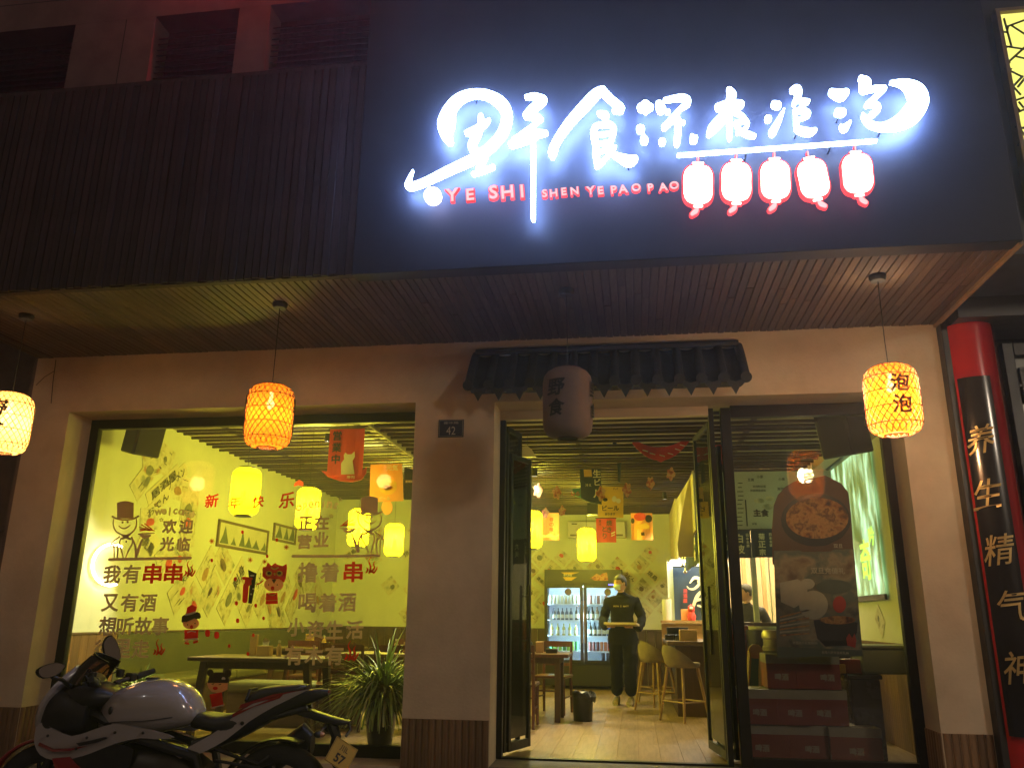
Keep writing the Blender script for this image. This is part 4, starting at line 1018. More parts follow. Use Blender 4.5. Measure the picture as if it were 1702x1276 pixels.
# entrance hangings
patch('beer_pennant_blue', [(963,778),(998,776),(1000,838),(978,834),(966,828)], 10.6, M['navy'], 'navy pennant with pale beer characters and a mug', 'pennant',
      prints=[('生', 992, 787, 13, 'lighttxt'), ('ビ', 993, 801, 11, 'lighttxt'), ('ル', 994, 820, 14, 'lighttxt'), ('冷え', 978, 806, 5, 'lighttxt')], cord=CZR,
      inner=[('yellowc', [(970,780),(983,780),(984,792),(971,792)])])
patch('beer_poster_yellow', [(1001,808),(1036,809),(1036,860),(994,859),(994,832),(1001,832)], 10.9, M['yellowc'], 'yellow poster reading beer in Japanese, hanging in the doorway', 'poster',
      prints=[('ビール', 1015, 844, 9, 'blacktxt'), ('あります', 1014, 854, 4, 'blacktxt'), ('ハイ', 1023, 812, 4, 'blacktxt')], cord=CZR,
      inner=[('lighttxt', [(x+1021, y+829) for x, y in ell(0, 0, 4, 5)]), ('lighttxt', [(x+1028, y+832) for x, y in ell(0, 0, 4, 4)]), ('blacktxt', [(x+1006, y+830) for x, y in ell(0, 0, 4, 3)])])
card('skewer_poster_red', 991, 1024, 861, 901, 12.3, M['red'], 'red poster with dark skewer characters below the yellow beer poster', 'poster', CZR,
     [('焼き', .66, .2, .26, 'blacktxt', True), ('とり', .42, .45, .26, 'blacktxt', True), ('炭火', .2, .12, .12, 'blacktxt', True)], extra=[('lighttxt', [(.75,.62),(.95,.55),(.95,.6),(.75,.67)]), ('lighttxt', [(.75,.72),(.93,.66),(.93,.7),(.75,.77)])])
card('cherry_poster_pink', 897, 929, 852, 897, 12.6, M['pinkc'], 'pink poster with faint writing left of the doorway lantern', 'poster', CZR,
     [('春の味', .62, .25, .17, 'redtxt', True)], extra=[('lighttxt', [(.0,.9),(.1,.78),(.3,.84),(.55,.76),(.8,.86),(1,.8),(1,.86),(.6,.9)])])
card('hotpot_poster_orange', 1049, 1085, 852, 897, 12.6, M['orangec'], 'orange poster with a dark and red picture on top, right of the red one', 'poster', CZR,
     [('鍋', .52, .78, .14, 'blacktxt', False)], extra=[('redtxt', ell(.42, .15, .28, .15)), ('black', ell(.82, .22, .16, .14)), ('blacktxt', ell(.08, .3, .08, .1)), ('yellowc', [(.2,.5),(.35,.38),(.5,.42),(.7,.36),(.85,.5),(.8,.6),(.2,.6)])])
# red drape, a smile shaped banner
N_ = 14; up_ = []; lo_ = []
for i in range(N_+1):
    t = i/N_; x = 1051+(1146-1051)*t; s = 4*t*(1-t); up_.append((x, 728+(724-728)*t+17*s)); lo_.append((x, 737+(733-737)*t+30*s))
lo_[7] = (lo_[7][0], lo_[7][1]+3)
patch('red_drape', up_+lo_[::-1], 9.0, M['red'], 'red smile shaped bunting cloth near the top of the doorway', 'banner', th=.012,
      inner=[('lighttxt', [(a, b), (a+9, b+2.5), (a+9, b+4), (a, b+1.5)]) for a, b in ((1068,747),(1080,752),(1096,755),(1110,752),(1122,745),(1130,738))])
patch('carp_streamer', [(1152,714),(1164,712),(1165,745),(1163,757),(1152,757)], 8.9, M['navy'], 'blue and red streamer hanging beside the right door leaf', 'streamer', prints=[('酒', 1159, 722, 9, 'lighttxt'), ('処', 1159, 738, 9, 'lighttxt')],
      inner=[('redtxt', [(1153,749),(1164,747),(1163,757),(1153,757)])])
patch('sake_banner_red', [(1187,712),(1199,711),(1203,772),(1190,772)], 9.2, M['navy'], 'blue and red banner between the two posts', 'banner', inner=[('redtxt', [(1188,728),(1200,722),(1203,771),(1190,771)])], prints=[('酒', 1196, 765, 5, 'lighttxt')])
patch('dark_pennant', [(1018,694),(1030,694),(1029,712),(1024,741),(1018,741),(1020,716)], 9.1, M['navy'], 'dark pennant folded edge on in the doorway', 'pennant')
patch('dark_streamer', [(1026,765),(1033,765),(1031,802),(1027,800)], 10.2, M['navy'], 'thin dark streamer above the yellow beer poster', 'streamer')
patch('fish_board', [(951,812),(990,808),(993,830),(981,832),(956,824)], 10.8, M['teal'], 'dark green fish shaped board with orange characters', 'sign', prints=[('いらっしゃい', 972, 820, 7, 'orangetxt' if 'orangetxt' in M else 'redtxt')], cord=CZR)
patch('dark_speaker_box', [(976,835),(992,835),(993,854),(976,855)], 11.2, M['black'], 'small dark box hanging left of the yellow beer poster', 'box', th=.15, cord=CZR)
# white fan shaped sign with a rod at the left
patch('white_fan', [(866,742),(877,741),(884,747),(891,759),(866,759)], 8.6, M['whitepl'], 'white fan shaped lamp bracket at the left of the doorway', 'lamp', cord=CZR)
# string of paper cutouts
M['cut'] = printm('printed_paper_doll', [(.10, .03, .02), (.50, .13, .06), (.62, .42, .18), (.40, .10, .05)], 22)
cu = [(893,815,12),(925,820,11),(935,850,9),(1000,820,12),(1043,812,12),(1081,801,11),(1114,787,11),(906,853,9)]
ct = ['left most paper doll garland piece, by the door leaf', 'paper doll cutout hanging above the pink poster', 'faint paper cutout right of the pink poster', 'paper doll overlapping the yellow beer poster',
      'paper doll just right of the yellow beer poster', 'paper doll cutout below the red bunting', 'highest paper doll cutout, near the cream wall', 'paper doll overlapping the top of the pink poster']
for i, (x, y, r) in enumerate(cu):
    Y = 10.2+.1*(i % 3); random.seed(i+40); body = []
    for k in range(22):
        th = 2*math.pi*k/22; rr = r*(.78+.3*math.sin(3*th+i)*math.cos(2*th)+.12*rnd()); body.append((x+rr*.72*math.sin(th), y-rr*1.1*math.cos(th)))
    patch('paper_doll', body, Y, M['cut'], ct[i], 'paper cutout', th=.004, group='paper dolls strung across the ceiling', cord=CZR)

# ---- air conditioner on the back wall
a = at(943, 866, BY-.2); b = at(1040, 893, BY-.2)
ac = thing('air_conditioner', (a.x, BY, b.z), 'pale wall mounted air conditioner high on the back wall', 'air conditioner')
obj('body', MB().bx(a.x, b.x, BY-.2, BY-.002, b.z, a.z), M['whitepl'], ac, bevel=.02)
obj('louvre', MB().bx(a.x+.05, b.x-.05, BY-.208, BY-.202, b.z+.03, b.z+.06), M['greywood'], ac)
obj('badge', MB().bx(a.x+.08, a.x+.18, BY-.206, BY-.202, a.z-.06, a.z-.04), M['black'], ac)

# ---- drinks fridge
fx0, fx1, fy, fzt = -1.56, -.19, 14.72, 1.985
fr = thing('drinks_fridge', (-.87, fy, 0), 'black two door glass fridge lit inside and full of bottles and cans', 'fridge')
M['fridgein'] = mat('fridge_liner', (.78, .84, .86), .5)
g = MB(); g.bx(fx0, fx0+.03, fy+.05, BY-.02, .1, fzt).bx(fx1-.03, fx1, fy+.05, BY-.02, .1, fzt).bx(fx0+.03, fx1-.03, fy+.05, BY-.02, fzt-.28, fzt).bx(fx0+.03, fx1-.03, fy+.05, BY-.02, .05, .42)
obj('cabinet', g, M['black'], fr, bevel=.006)
obj('liner', MB().bx(fx0+.03, fx1-.03, BY-.08, BY-.05, .42, fzt-.28), M['fridgein'], fr)
fz0, fz1 = .43, fzt-.285; mid = (fx0+fx1)/2
hd = obj('header', MB().bx(fx0+.01, fx1-.01, fy+.01, fy+.045, fzt-.24, fzt-.005), M['black'], fr)
t = MB(); put_text(t, 'BYUNE', (fx0+.42, fy+.004, fzt-.10), h=.035, bold=.03)
me = mesh('lettering', t, M['lighttxt']); me.transform(Matrix.Translation(-wloc(fr))); link(bpy.data.objects.new('lettering', me), hd)
t = MB(); t.prism([(fx0+.3, fzt-.05), (fx0+.62, fzt-.05), (fx0+.5, fzt-.085), (fx0+.36, fzt-.085)], lambda u, v, w: (u, fy+.004+w, v), .003)
t.prism([(fx0+.33, fzt-.13), (fx0+.58, fzt-.13), (fx0+.48, fzt-.19), (fx0+.38, fzt-.19)], lambda u, v, w: (u, fy+.004+w, v), .003)
me = mesh('print', t, M['yellowc']); me.transform(Matrix.Translation(-wloc(fr))); link(bpy.data.objects.new('print', me), hd)
t = MB(); t.prism([(mid+.13, fzt-.15), (mid+.24, fzt-.07), (mid+.3, fzt-.1), (mid+.35, fzt-.06), (mid+.42, fzt-.05), (mid+.44, fzt-.19), (mid+.2, fzt-.19)], lambda u, v, w: (u, fy+.004+w, v), .003)
me = mesh('print', t, M['cut']); me.transform(Matrix.Translation(-wloc(fr))); link(bpy.data.objects.new('print', me), hd)
M['fglass'] = glassm('fridge_glass', (.95, .98, 1), 1.45); M['bluled'] = emis('blue_display', (.05, .05, 1), 5); M['tubew'] = emis('cold_white_tube', (.55, .82, 1.0), 22)
for (x0, x1) in ((fx0+.005, mid-.004), (mid+.004, fx1-.005)):
    d = MB(); s = .055; d.bx(x0, x0+s, fy, fy+.04, .42, fz1+.02).bx(x1-s, x1, fy, fy+.04, .42, fz1+.02).bx(x0+s, x1-s, fy, fy+.04, .42, .47).bx(x0+s, x1-s, fy, fy+.04, fz1-.03, fz1+.02)
    do = obj('fridge_door', d, M['black'], fr)
    me = mesh('pane', MB().bx(x0+s, x1-s, fy+.01, fy+.016, .47, fz1-.03), M['fglass']); me.transform(Matrix.Translation(-wloc(fr))); link(bpy.data.objects.new('pane', me), do)
    hx = x1-.02 if x0 < mid-.1 else x0+.02
    me = mesh('handle', MB().tube([(hx, fy-.03, .75), (hx, fy-.03, 1.45)], .011, 8).tube([(hx, fy-.03, .78), (hx, fy, .78)], .007).tube([(hx, fy-.03, 1.42), (hx, fy, 1.42)], .007), M['trim']); me.transform(Matrix.Translation(-wloc(fr))); link(bpy.data.objects.new('handle', me), do)
    me = mesh('logo', MB().lathe([(.001, 0), (.06, 0), (.06, .003), (.001, .003)], ((x0+x1)/2+.08, fy+.006, fz1-.10), 16, 'y'), M['greywood']); me.transform(Matrix.Translation(-wloc(fr))); link(bpy.data.objects.new('logo', me), do)
obj('display', MB().bx(fx1-.24, fx1-.16, fy+.004, fy+.009, fzt-.28, fzt-.25), M['bluled'], fr)
obj('lower_grille', MB().bx(fx0+.02, fx1-.02, fy+.02, fy+.045, .06, .40), M['black'], fr)
for x in (fx0+.042, fx1-.042, mid-.03, mid+.03): obj('light_tube', MB().bx(x-.007, x+.007, fy+.06, fy+.075, fz0+.05, fz1), M['tubew'], fr)
obj('light_tube', MB().bx(fx0+.06, fx1-.06, fy+.06, fy+.08, fz1-.01, fz1+.004), M['tubew'], fr)
SHZ = [.44, .62, .87, 1.13, 1.40]
for z in SHZ[1:]: obj('shelf', MB().bx(fx0+.04, fx1-.04, fy+.08, BY-.1, z-.012, z), M['fridgein'], fr)
def bottle_bm(h, r, neck=.35):
    return MB().lathe([(.001, 0), (r, 0), (r, h*.58), (r*.9, h*.64), (r*neck, h*.78), (r*neck, h*.97), (r*neck*1.15, h), (.001, h)], (0, 0, 0), 10)
def label_bm(h, r): return MB().lathe([(r*1.03, h*.14), (r*1.03, h*.46)], (0, 0, 0), 10)
def can_bm(h, r): return MB().lathe([(.001, 0), (r*.85, 0), (r, .008), (r, h-.012), (r*.82, h), (.001, h)], (0, 0, 0), 10)
colm = {}
def CM(c, name='bottle_colour'):
    if c not in colm: colm[c] = mat(name, c, .2)
    return colm[c]
lab = mat('bottle_label', (.62, .62, .5), .5)
def put_drinks(z, x0, x1, kinds, pitch, yy=None):
    x = x0; i = 0
    while x < x1:
        kd, c, name, text = kinds(i, (x-x0)/(x1-x0)); text = '%s drink from the left: %s' % (ORD[i], text)
        key = (kd, c)
        y = (yy or fy+.13)+U(-.008, .008)
        if key not in protos:
            t = thing(name, (x, y, z), text, 'bottle' if name == 'bottle' else 'can', 'drinks in the fridge')
            if kd == 'b': obj('glass', bottle_bm(.20, .029), CM(c), t, world=False, smooth=True); obj('label', label_bm(.20, .029), lab, t, world=False, smooth=True)
            elif kd == 'm': obj('glass', bottle_bm(.225, .036, .42), CM(c), t, world=False, smooth=True); obj('label', label_bm(.225, .036), lab, t, world=False, smooth=True)
            else: obj('tin', can_bm(.15, .03), CM(c), t, world=False, smooth=True)
            protos[key] = t
        else: dup(protos[key], (x, y, z), None, text)
        x += pitch; i += 1
protos = {}
ORD = ['first', 'second', 'third', 'fourth', 'fifth', 'sixth', 'seventh', 'eighth', 'ninth', 'tenth', 'eleventh', 'twelfth']
random.seed(3)
put_drinks(SHZ[4], fx0+.10, mid-.08, lambda i, t: ('c', (.50, .50, .36), 'drink_can', 'pale can on the top shelf of the fridge, left door'), .068)
put_drinks(SHZ[4], mid+.12, fx1-.08, lambda i, t: ('c', (.45, .42, .38) if i % 2 else (.30, .16, .12), 'drink_can', 'pale can on the top shelf, right door' if i % 2 else 'brown can on the top shelf, right door'), .068)
put_drinks(SHZ[3], fx0+.16, mid-.20, lambda i, t: ('b', (.05, .07, .12), 'bottle', 'small dark blue bottle on the second shelf, left door'), .075)
put_drinks(SHZ[3], mid-.12, fx1-.08, lambda i, t: ('m', (.04, .035, .03) if i % 3 != 1 else (.30, .22, .14), 'bottle', 'large dark bottle on the second shelf' if i % 3 != 1 else 'large tan bottle on the second shelf, right door'), .088)
put_drinks(SHZ[2], fx0+.12, mid-.08, lambda i, t: ('b', (.45, .46, .12) if i != 3 else (.55, .60, .10), 'bottle', 'yellow green bottle on the third shelf' if i != 3 else 'bright yellow bottle on the third shelf'), .105)
put_drinks(SHZ[2], mid+.10, fx1-.08, lambda i, t: ('m', (.03, .05, .05) if t < .5 else (.03, .08, .55) if t < .85 else (.1, .1, .12), 'bottle', 'dark bottle on the third shelf, right door' if t < .5 else 'bright blue bottle on the third shelf' if t < .85 else 'grey bottle at the end of the third shelf'), .082)
put_drinks(SHZ[1], fx0+.12, mid-.08, lambda i, t: ('c', (.22, .48, .06) if i % 3 else (.06, .35, .12), 'drink_can', 'light green can on the fourth shelf' if i % 3 else 'deep green can on the fourth shelf'), .072)
put_drinks(SHZ[1], mid+.10, fx1-.05, lambda i, t: ('c', (.13, .03, .02) if t < .3 else (.45, .16, .05) if t < .55 else (.65, .10, .03) if t < .72 else (.62, .05, .10), 'drink_can', 'dark brown can on the fourth shelf' if t < .3 else 'orange brown can on the fourth shelf' if t < .55 else 'orange red can on the fourth shelf' if t < .72 else 'pink red can on the fourth shelf'), .066)
put_drinks(SHZ[0], mid+.32, fx1-.06, lambda i, t: ('c', (.03, .025, .05), 'drink_can', 'dark can on the bottom shelf of the fridge'), .085)

# ---- tables and chairs
def make_chair(label, loc, rz, group='wooden chairs in the restaurant'):
    t = thing('wooden_chair', (0, 0, 0), label, 'chair', group); m = M['redwood']
    obj('seat', MB().box((0, 0, .445), (.42, .42, .035)), m, t, world=False, bevel=.012)
    for sx in (-1, 1):
        obj('leg', MB().tube([(sx*.185, -.18, 0), (sx*.18, -.175, .43)], [.016, .021], 8), m, t, world=False, smooth=True)
        obj('leg', MB().tube([(sx*.185, .22, 0), (sx*.18, .19, .45), (sx*.185, .225, .86)], [.017, .021, .016], 8), m, t, world=False, smooth=True)
    def rail(z, h, nm):
        mb = MB(); n = 8
        for i in range(n+1):
            u = -.19+.38*i/n; y = .205+(z-.45)*.08+.03*math.sin(math.pi*i/n)
            for (dy, dz) in ((-.009, -h/2), (.009, -h/2), (.009, h/2), (-.009, h/2)): mb.v.append((u, y+dy, z+dz))
        for i in range(n):
            for j in range(4): mb.f.append((i*4+j, i*4+(j+1) % 4, (i+1)*4+(j+1) % 4, (i+1)*4+j))
        mb.f += [(3, 2, 1, 0), (n*4, n*4+1, n*4+2, n*4+3)]
        obj(nm, mb, m, t, world=False, smooth=30)
    rail(.83, .07, 'back_rail'); rail(.70, .035, 'back_rail'); rail(.58, .035, 'back_rail')
    for z in (.2,):
        obj('stretcher', MB().tube([(-.18, -.178, z+.08), (.18, -.178, z+.08)], .011, 6), m, t, world=False); obj('stretcher', MB().tube([(-.184, -.178, z), (-.184, .2, z)], .011, 6), m, t, world=False)
        obj('stretcher', MB().tube([(.184, -.178, z), (.184, .2, z)], .011, 6), m, t, world=False)
    t.location = loc; t.rotation_euler = (0, 0, rz); return t
def make_table(loc, rz, w, d, label, slant=True, m=None, h=.75):
    m = m or M['greywood']; t = thing('dining_table', (0, 0, 0), label, 'table', 'dining tables')
    obj('tabletop', MB().box((0, 0, h-.02), (w, d, .04)), m, t, world=False, bevel=.008)
    obj('apron', MB().box((0, 0, h-.075), (w-.22, d-.18, .07)), M['darkboard'], t, world=False)
    for sx in (-1, 1):
        for sy in (-1, 1):
            x1 = sx*(w/2-.14); x0 = sx*(w/2-.06) if slant else x1; y = sy*(d/2-.1)
            mb = MB(); q = .032
            mb.raw([(x0-q, y-q, 0), (x0+q, y-q, 0), (x0+q, y+q, 0), (x0-q, y+q, 0), (x1-q, y-q, h-.045), (x1+q, y-q, h-.045), (x1+q, y+q, h-.045), (x1-q, y+q, h-.045)], [(0,1,2,3),(4,7,6,5),(0,4,5,1),(1,5,6,2),(2,6,7,3),(3,7,4,0)])
            obj('leg', mb, M['darkboard'], t, world=False)
    t.location = loc; t.rotation_euler = (0, 0, rz); return t
def box_on(name, x, y, z, w, d, h, m, label, cat, rz=0):
    t = tag(obj(name, MB().box((0, 0, h/2), (w, d, h)), m, None, world=False, bevel=.006, loc=(x, y, z)), label, cat); t.rotation_euler = (0, 0, rz); return t
tA = atz(385, 1096, .75); make_table((tA.x, 8.35, 0), 0, 1.35, .72, 'dark table with slanted legs directly behind the big window')
make_table((-2.75, 9.7, 0), 0, 1.2, .72, 'dark table behind the spiky plant, near the middle pier')
make_table((-4.2, 10.9, 0), 0, 1.2, .72, 'table deeper in the room, along the green wall side')
make_table((-2.9, 12.3, 0), 0, 1.2, .72, 'farthest table towards the back wall, behind the window')
tC = atz(925, 1087, .75)
make_table((-1.35, 10.35, 0), 0, 1.15, .7, 'red brown table just inside the doorway on the left', False, M['redwood'])
ch = make_chair('red brown chair with its back to the camera beside the doorway table', (-1.30, 9.62, 0), R(180))
for k, (x, y, r, lb) in enumerate([(-1.62, 11.05, 8, 'red brown chair on the far side of the doorway table'), (-1.05, 11.0, -10, 'second chair behind the doorway table, next to the bin'),
    (-3.2, 8.95, 20, 'wooden chair behind the plant with its curved rail toward the window'), (-2.5, 8.95, 170, 'wooden chair in front of the table near the middle pier'), (-3.05, 9.0, 180, 'chair left of the one by the middle pier'),
    (-2.4, 10.4, 0, 'chair on the far side of the table near the pier'), (-4.0, 10.15, 185, 'chair at the table deeper in the room'), (-4.5, 11.6, -6, 'chair tucked behind the deeper table'), (-3.0, 11.55, 180, 'chair before the farthest table'), (-1.75, 9.7, 170, 'red brown chair left of the first doorway chair, half hidden by the door leaf')]):
    dup(ch, (x, y, 0), R(r), lb)
# green upholstered bench along the left wall
bn = thing('bench', (-5.3, 9, 0), 'long green upholstered bench along the left wall', 'bench')
obj('base', MB().bx(IX0+.03, IX0+.55, 8.8, 14.2, 0, .36), M['darkboard'], bn)
M['greenseat'] = mat('green_leatherette', (.15, .145, .09), .4, var=.15)
for k in range(6): obj('cushion', MB().bx(IX0+.03, IX0+.57, 8.8+k*.9+.006, 8.8+(k+1)*.9-.006, .36, .47), M['greenseat'], bn, bevel=.03)
bn2 = thing('bench', (tA.x, 9.1, 0), 'green bench behind the table at the window', 'bench')
obj('base', MB().bx(tA.x-.7, tA.x+.7, 8.98, 9.38, 0, .34), M['greywood'], bn2); obj('cushion', MB().bx(tA.x-.72, tA.x+.72, 8.95, 9.4, .34, .45), M['greenseat'], bn2, bevel=.03)
# things on the tables
M['tan'] = mat('tan_cardboard', (.40, .24, .10), .7, var=.1); M['clear'] = glassm('bottle_glass', (.8, .7, .45), 1.5)
q = atz(343, 1094, .75); box_on('menu_stand', tA.x-.2, 8.45, .75, .07, .06, .21, M['tan'], 'upright tan chopstick box on the table at the window', 'box')
t = thing('tissue_box', (tA.x-.06, 8.42, .75), 'pale tissue box beside the upright tan box', 'tissue box')
obj('box', MB().box((tA.x-.06, 8.42, .80), (.13, .11, .10)), M['tan'], t, bevel=.004); obj('tissue', MB().raw([(tA.x-.09, 8.42, .85), (tA.x-.03, 8.42, .85), (tA.x-.02, 8.43, .90), (tA.x-.06, 8.40, .93), (tA.x-.1, 8.43, .89)], [(0,1,2,3,4)]), M['whitepl'], t)
t = thing('sauce_bottle', (tA.x+.1, 8.4, .75), 'small sauce bottle on the table at the window', 'bottle')
obj('bottle', bottle_bm(.15, .028), M['tan'], t, world=False, smooth=True); obj('cap', MB().lathe([(.001, .155), (.014, .155), (.014, .13)], (0, 0, 0), 8), M['whitepl'], t, world=False)
for (x, y, lb) in ((-2.75, 9.65, 'bottle on the table near the middle pier'), (-4.1, 10.9, 'bottle on the deeper table'), (-2.9, 12.3, 'bottle on the farthest table')):
    dup(t, (x, y, .75), None, lb)
box_on('tissue_carton', -2.6, 9.7, .75, .13, .1, .12, M['tan'], 'tan carton on the table near the middle pier', 'box'); box_on('chopstick_box', -2.85, 12.2, .75, .1, .1, .18, M['tan'], 'tall tan box on the farthest table', 'box')
box_on('chopstick_box', -4.3, 10.9, .75, .09, .09, .17, M['tan'], 'tall tan box on the deeper table', 'box')
p = atz(914, 1088, .75)
tag(obj('black_jar', MB().lathe([(.001, 0), (.055, 0), (.065, .05), (.05, .11), (.04, .13), (.001, .13)], (-1.28, 10.3, .75), 14), M['black'], None, smooth=True), 'round black jar on the doorway table', 'jar')
box_on('napkin_box', -1.15, 10.35, .75, .09, .09, .13, M['tan'], 'tan napkin box on the doorway table', 'box'); box_on('condiment_tray', -1.0, 10.3, .75, .14, .1, .05, M['black'], 'black condiment tray on the doorway table', 'tray')
tag(obj('plate', MB().lathe([(.001, .006), (.06, .006), (.10, .018), (.104, .016), (.06, 0), (.001, 0)], (-1.6, 10.25, .75), 20), M['whitepl'], None, smooth=True), 'white plate on the doorway table', 'plate')
# bin
q = atz(968, 1199, 0)
bi = thing('waste_bin', (q.x, q.y+.12, 0), 'black waste bin with a liner folded over its rim, in the doorway', 'bin')
obj('body', MB().lathe([(.001, 0), (.11, 0), (.125, .30), (.118, .30), (.10, .02), (.001, .02)], (0, 0, 0), 20), M['black'], bi, world=False, smooth=40)
lb_ = MB(); n = 24
for k, (r, z) in enumerate(((.12, .26), (.13, .27), (.131, .31), (.122, .325), (.112, .30), (.08, .24))):
    for j in range(n): th = 2*math.pi*j/n; rr = r*(1+.05*math.sin(5*th+k)); lb_.v.append((rr*math.cos(th)+(.03 if (k < 2 and 0 < math.cos(th)) else 0), rr*math.sin(th), z-(.05 if k == 0 and math.cos(th) > .3 else 0)+.012*math.sin(7*th+k)))
for k in range(5):
    for j in range(n): lb_.f.append((k*n+j, k*n+(j+1) % n, (k+1)*n+(j+1) % n, (k+1)*n+j))
obj('liner', lb_, M['black'], bi, world=False); obj('rubbish', MB().ball((0, 0, .29), (.09, .09, .035), 10, 6), M['whitepl'], bi, world=False)
# ================================================================== kitchen corner and bar
KY = 10.5
kx0 = at(1152, 800, KY).x
ks = thing('kitchen_booth', (kx0, KY, 0), 'kitchen booth with menu wall above a lit serving hatch', 'kitchen')
M['menuwall'] = mat('pale_menu_board', (.50, .52, .42), .6, var=.06); M['cream'] = mat('cream_panel', (.62, .55, .34), .7, var=.06)
kz1 = 2.23
obj('menu_board', MB().bx(kx0, IX1, KY, KY+.04, kz1, CZR-.1), M['menuwall'], ks)
mb = MB(); pr = [(KY+.045, kz1-.5), (KY+.045, CZR-.12), (13.2, CZR-.12)]
mb.raw([(kx0, KY+.045, kz1), (kx0, KY+.045, CZR-.1), (kx0-.12, 13.6, CZR-.12), (kx0-.12, 13.6, 2.05), (kx0+.03, KY+.045, kz1), (kx0+.03, KY+.045, CZR-.1), (kx0-.09, 13.6, CZR-.12), (kx0-.09, 13.6, 2.05)], [(0,1,2,3),(4,7,6,5),(0,4,5,1),(1,5,6,2),(2,6,7,3),(3,7,4,0)])
obj('side_board', mb, M['cream'], ks)
# curved cream fin to the left of the menu wall
pts = [(1128,925),(1126,905),(1131,870),(1137,835),(1143,805),(1150,782),(1153,782),(1153,925)]
P = [at(x, y, KY+.3) for x, y in pts]
obj('curved_panel', MB().prism([(p.x, p.z) for p in P], lambda u, v, w: (u, KY+.3+w, v), .04), M['cream'], ks)
# menu print
t = MB()
def kp(x, y): return at(x, y, KY-.004)
for (s, x, y, h, b) in (('主食', 1265, 852, 13, .06), ('米线粉丝面', 1262, 808, 4, .02), ('炸串烤串卤味', 1260, 815, 4, .02), ('豆腐', 1248, 797, 5, .02), ('小菜', 1263, 792, 5, .02), ('米饭', 1254, 870, 4, .02), ('泡泡锅', 1300, 812, 5, .02), ('小串', 1299, 796, 5, .02), ('凉菜', 1330, 800, 5, .02)):
    c = kp(x, y); k = (kp(x, y-10)-c).z/10; put_text(t, s, c, h=h*k, bold=b)
for r_ in range(11):
    for (x0, x1) in ((1224, 1236), (1206, 1212)):
        y = 802+r_*7; a = kp(x0+U(0, 3), y); b = kp(x1-U(0, 3), y+1.3); t.raw([(a.x, a.y, a.z), (b.x, a.y, a.z), (b.x, a.y, b.z), (a.x, a.y, b.z)], [(0, 1, 2, 3)])
for i, c_ in enumerate('精选特饮'): c = kp(1199, 802+i*9); put_text(t, c_, c, h=.045, bold=.02)
a = kp(1240, 830); b = kp(1241, 874); t.raw([(a.x, a.y, a.z), (b.x, a.y, a.z), (b.x, a.y, b.z), (a.x, a.y, b.z)], [(0, 1, 2, 3)])
obj('menu_print', t, M['blacktxt'], ks)
t = MB()
for (x, y, w_, h_) in ((1262,832,9,4),(1280,828,8,4),(1276,842,9,5),(1292,838,8,6),(1300,860,10,5),(1330,850,10,8),(1345,820,9,6)):
    c = kp(x, y); e = [(kp(x+u, y+v).x, kp(x+u, y+v).z) for u, v in ell(0, 0, w_, h_, 12)]; t.prism(e, lambda u, v, k: (u, KY-.003+k, v), .002)
obj('menu_picture', t, M['poster2'], ks)
obj('hatch_ledge', MB().bx(kx0+.12, IX1, KY-.16, KY+.3, 1.08, 1.13), M['darkboard'], ks, bevel=.006)
obj('counter_front', MB().bx(kx0+.16, IX1, KY-.02, KY+.02, 0, 1.078), M['darkboard'], ks)
M['tilewhite'] = mat('kitchen_wall', (.8, .66, .45), .4, var=.05)
obj('inner_wall', MB().bx(kx0+.35, IX1, 13.6, 13.65, 0, 3).bx(kx0-.1, kx0-.05, 13.2, BY, 2.0, CZR-.05), M['tilewhite'], ks)
kl = thing('kitchen_light', (1.8, 12.1, 2.6), 'bright strip light inside the kitchen behind the short curtains', 'ceiling light')
obj('housing', MB().bx(1.1, 2.3, 12.05, 12.2, 2.6, 2.66), M['whitepl'], kl); obj('tube', MB().bx(1.12, 2.28, 12.08, 12.17, 2.585, 2.598), emis('kitchen_tube', (1, .78, .45), 110), kl)
# cupboards / hanging rails seen in the hatch
for (x0, x1, mm, Y) in ((1247,1262,'menuwall',11.2),(1278,1283,'menuwall',11.3),(1264,1277,'tan',12.9),(1232,1245,'tan',12.9)):
    a = at(x0, 935, Y); b = at(x1, 1020, Y); box_on('cabinet_upright', (a.x+b.x)/2, Y, 1.13, b.x-a.x, .05, 1.0, M[mm], {1247: 'pale green upright in the middle of the hatch', 1278: 'narrow pale upright by the right end of the hatch', 1264: 'tan cupboard edge at the back of the kitchen', 1232: 'tan cupboard edge behind the cook'}[x0], 'upright')
# short curtains (noren) over the hatch
def noren(x0, x1, y0, y1, Y, chars, label, small=True, hf=.3):
    card('noren_curtain', x0, x1, y0, y1, Y, M['navy'], label, 'curtain', at((x0+x1)/2, y0, Y).z+.02, [(chars, .45, .12+hf*.5, hf, 'lighttxt', True)] + ([('日本名酒', .84, .18, .12, 'lighttxt', True)] if small else []), group='short navy curtains over the kitchen hatch')
noren(1166, 1196, 881, 931, KY-.06, '酒', 'short navy curtain between the door posts', False, .4)
noren(1197, 1213, 881, 927, KY-.06, '立山', 'narrow navy curtain with pale characters left of the thick post')
noren(1214, 1248, 881, 927, KY-.06, '白波', 'navy curtain reading white wave, middle of the hatch', hf=.36)
noren(1249, 1287, 880, 926, KY-.06, '菊正宗', 'navy curtain with three pale characters, right of the middle one', hf=.26)
noren(1288, 1330, 880, 926, KY-.06, '大关', 'navy curtain partly behind the brown bottle shaped poster', hf=.3)
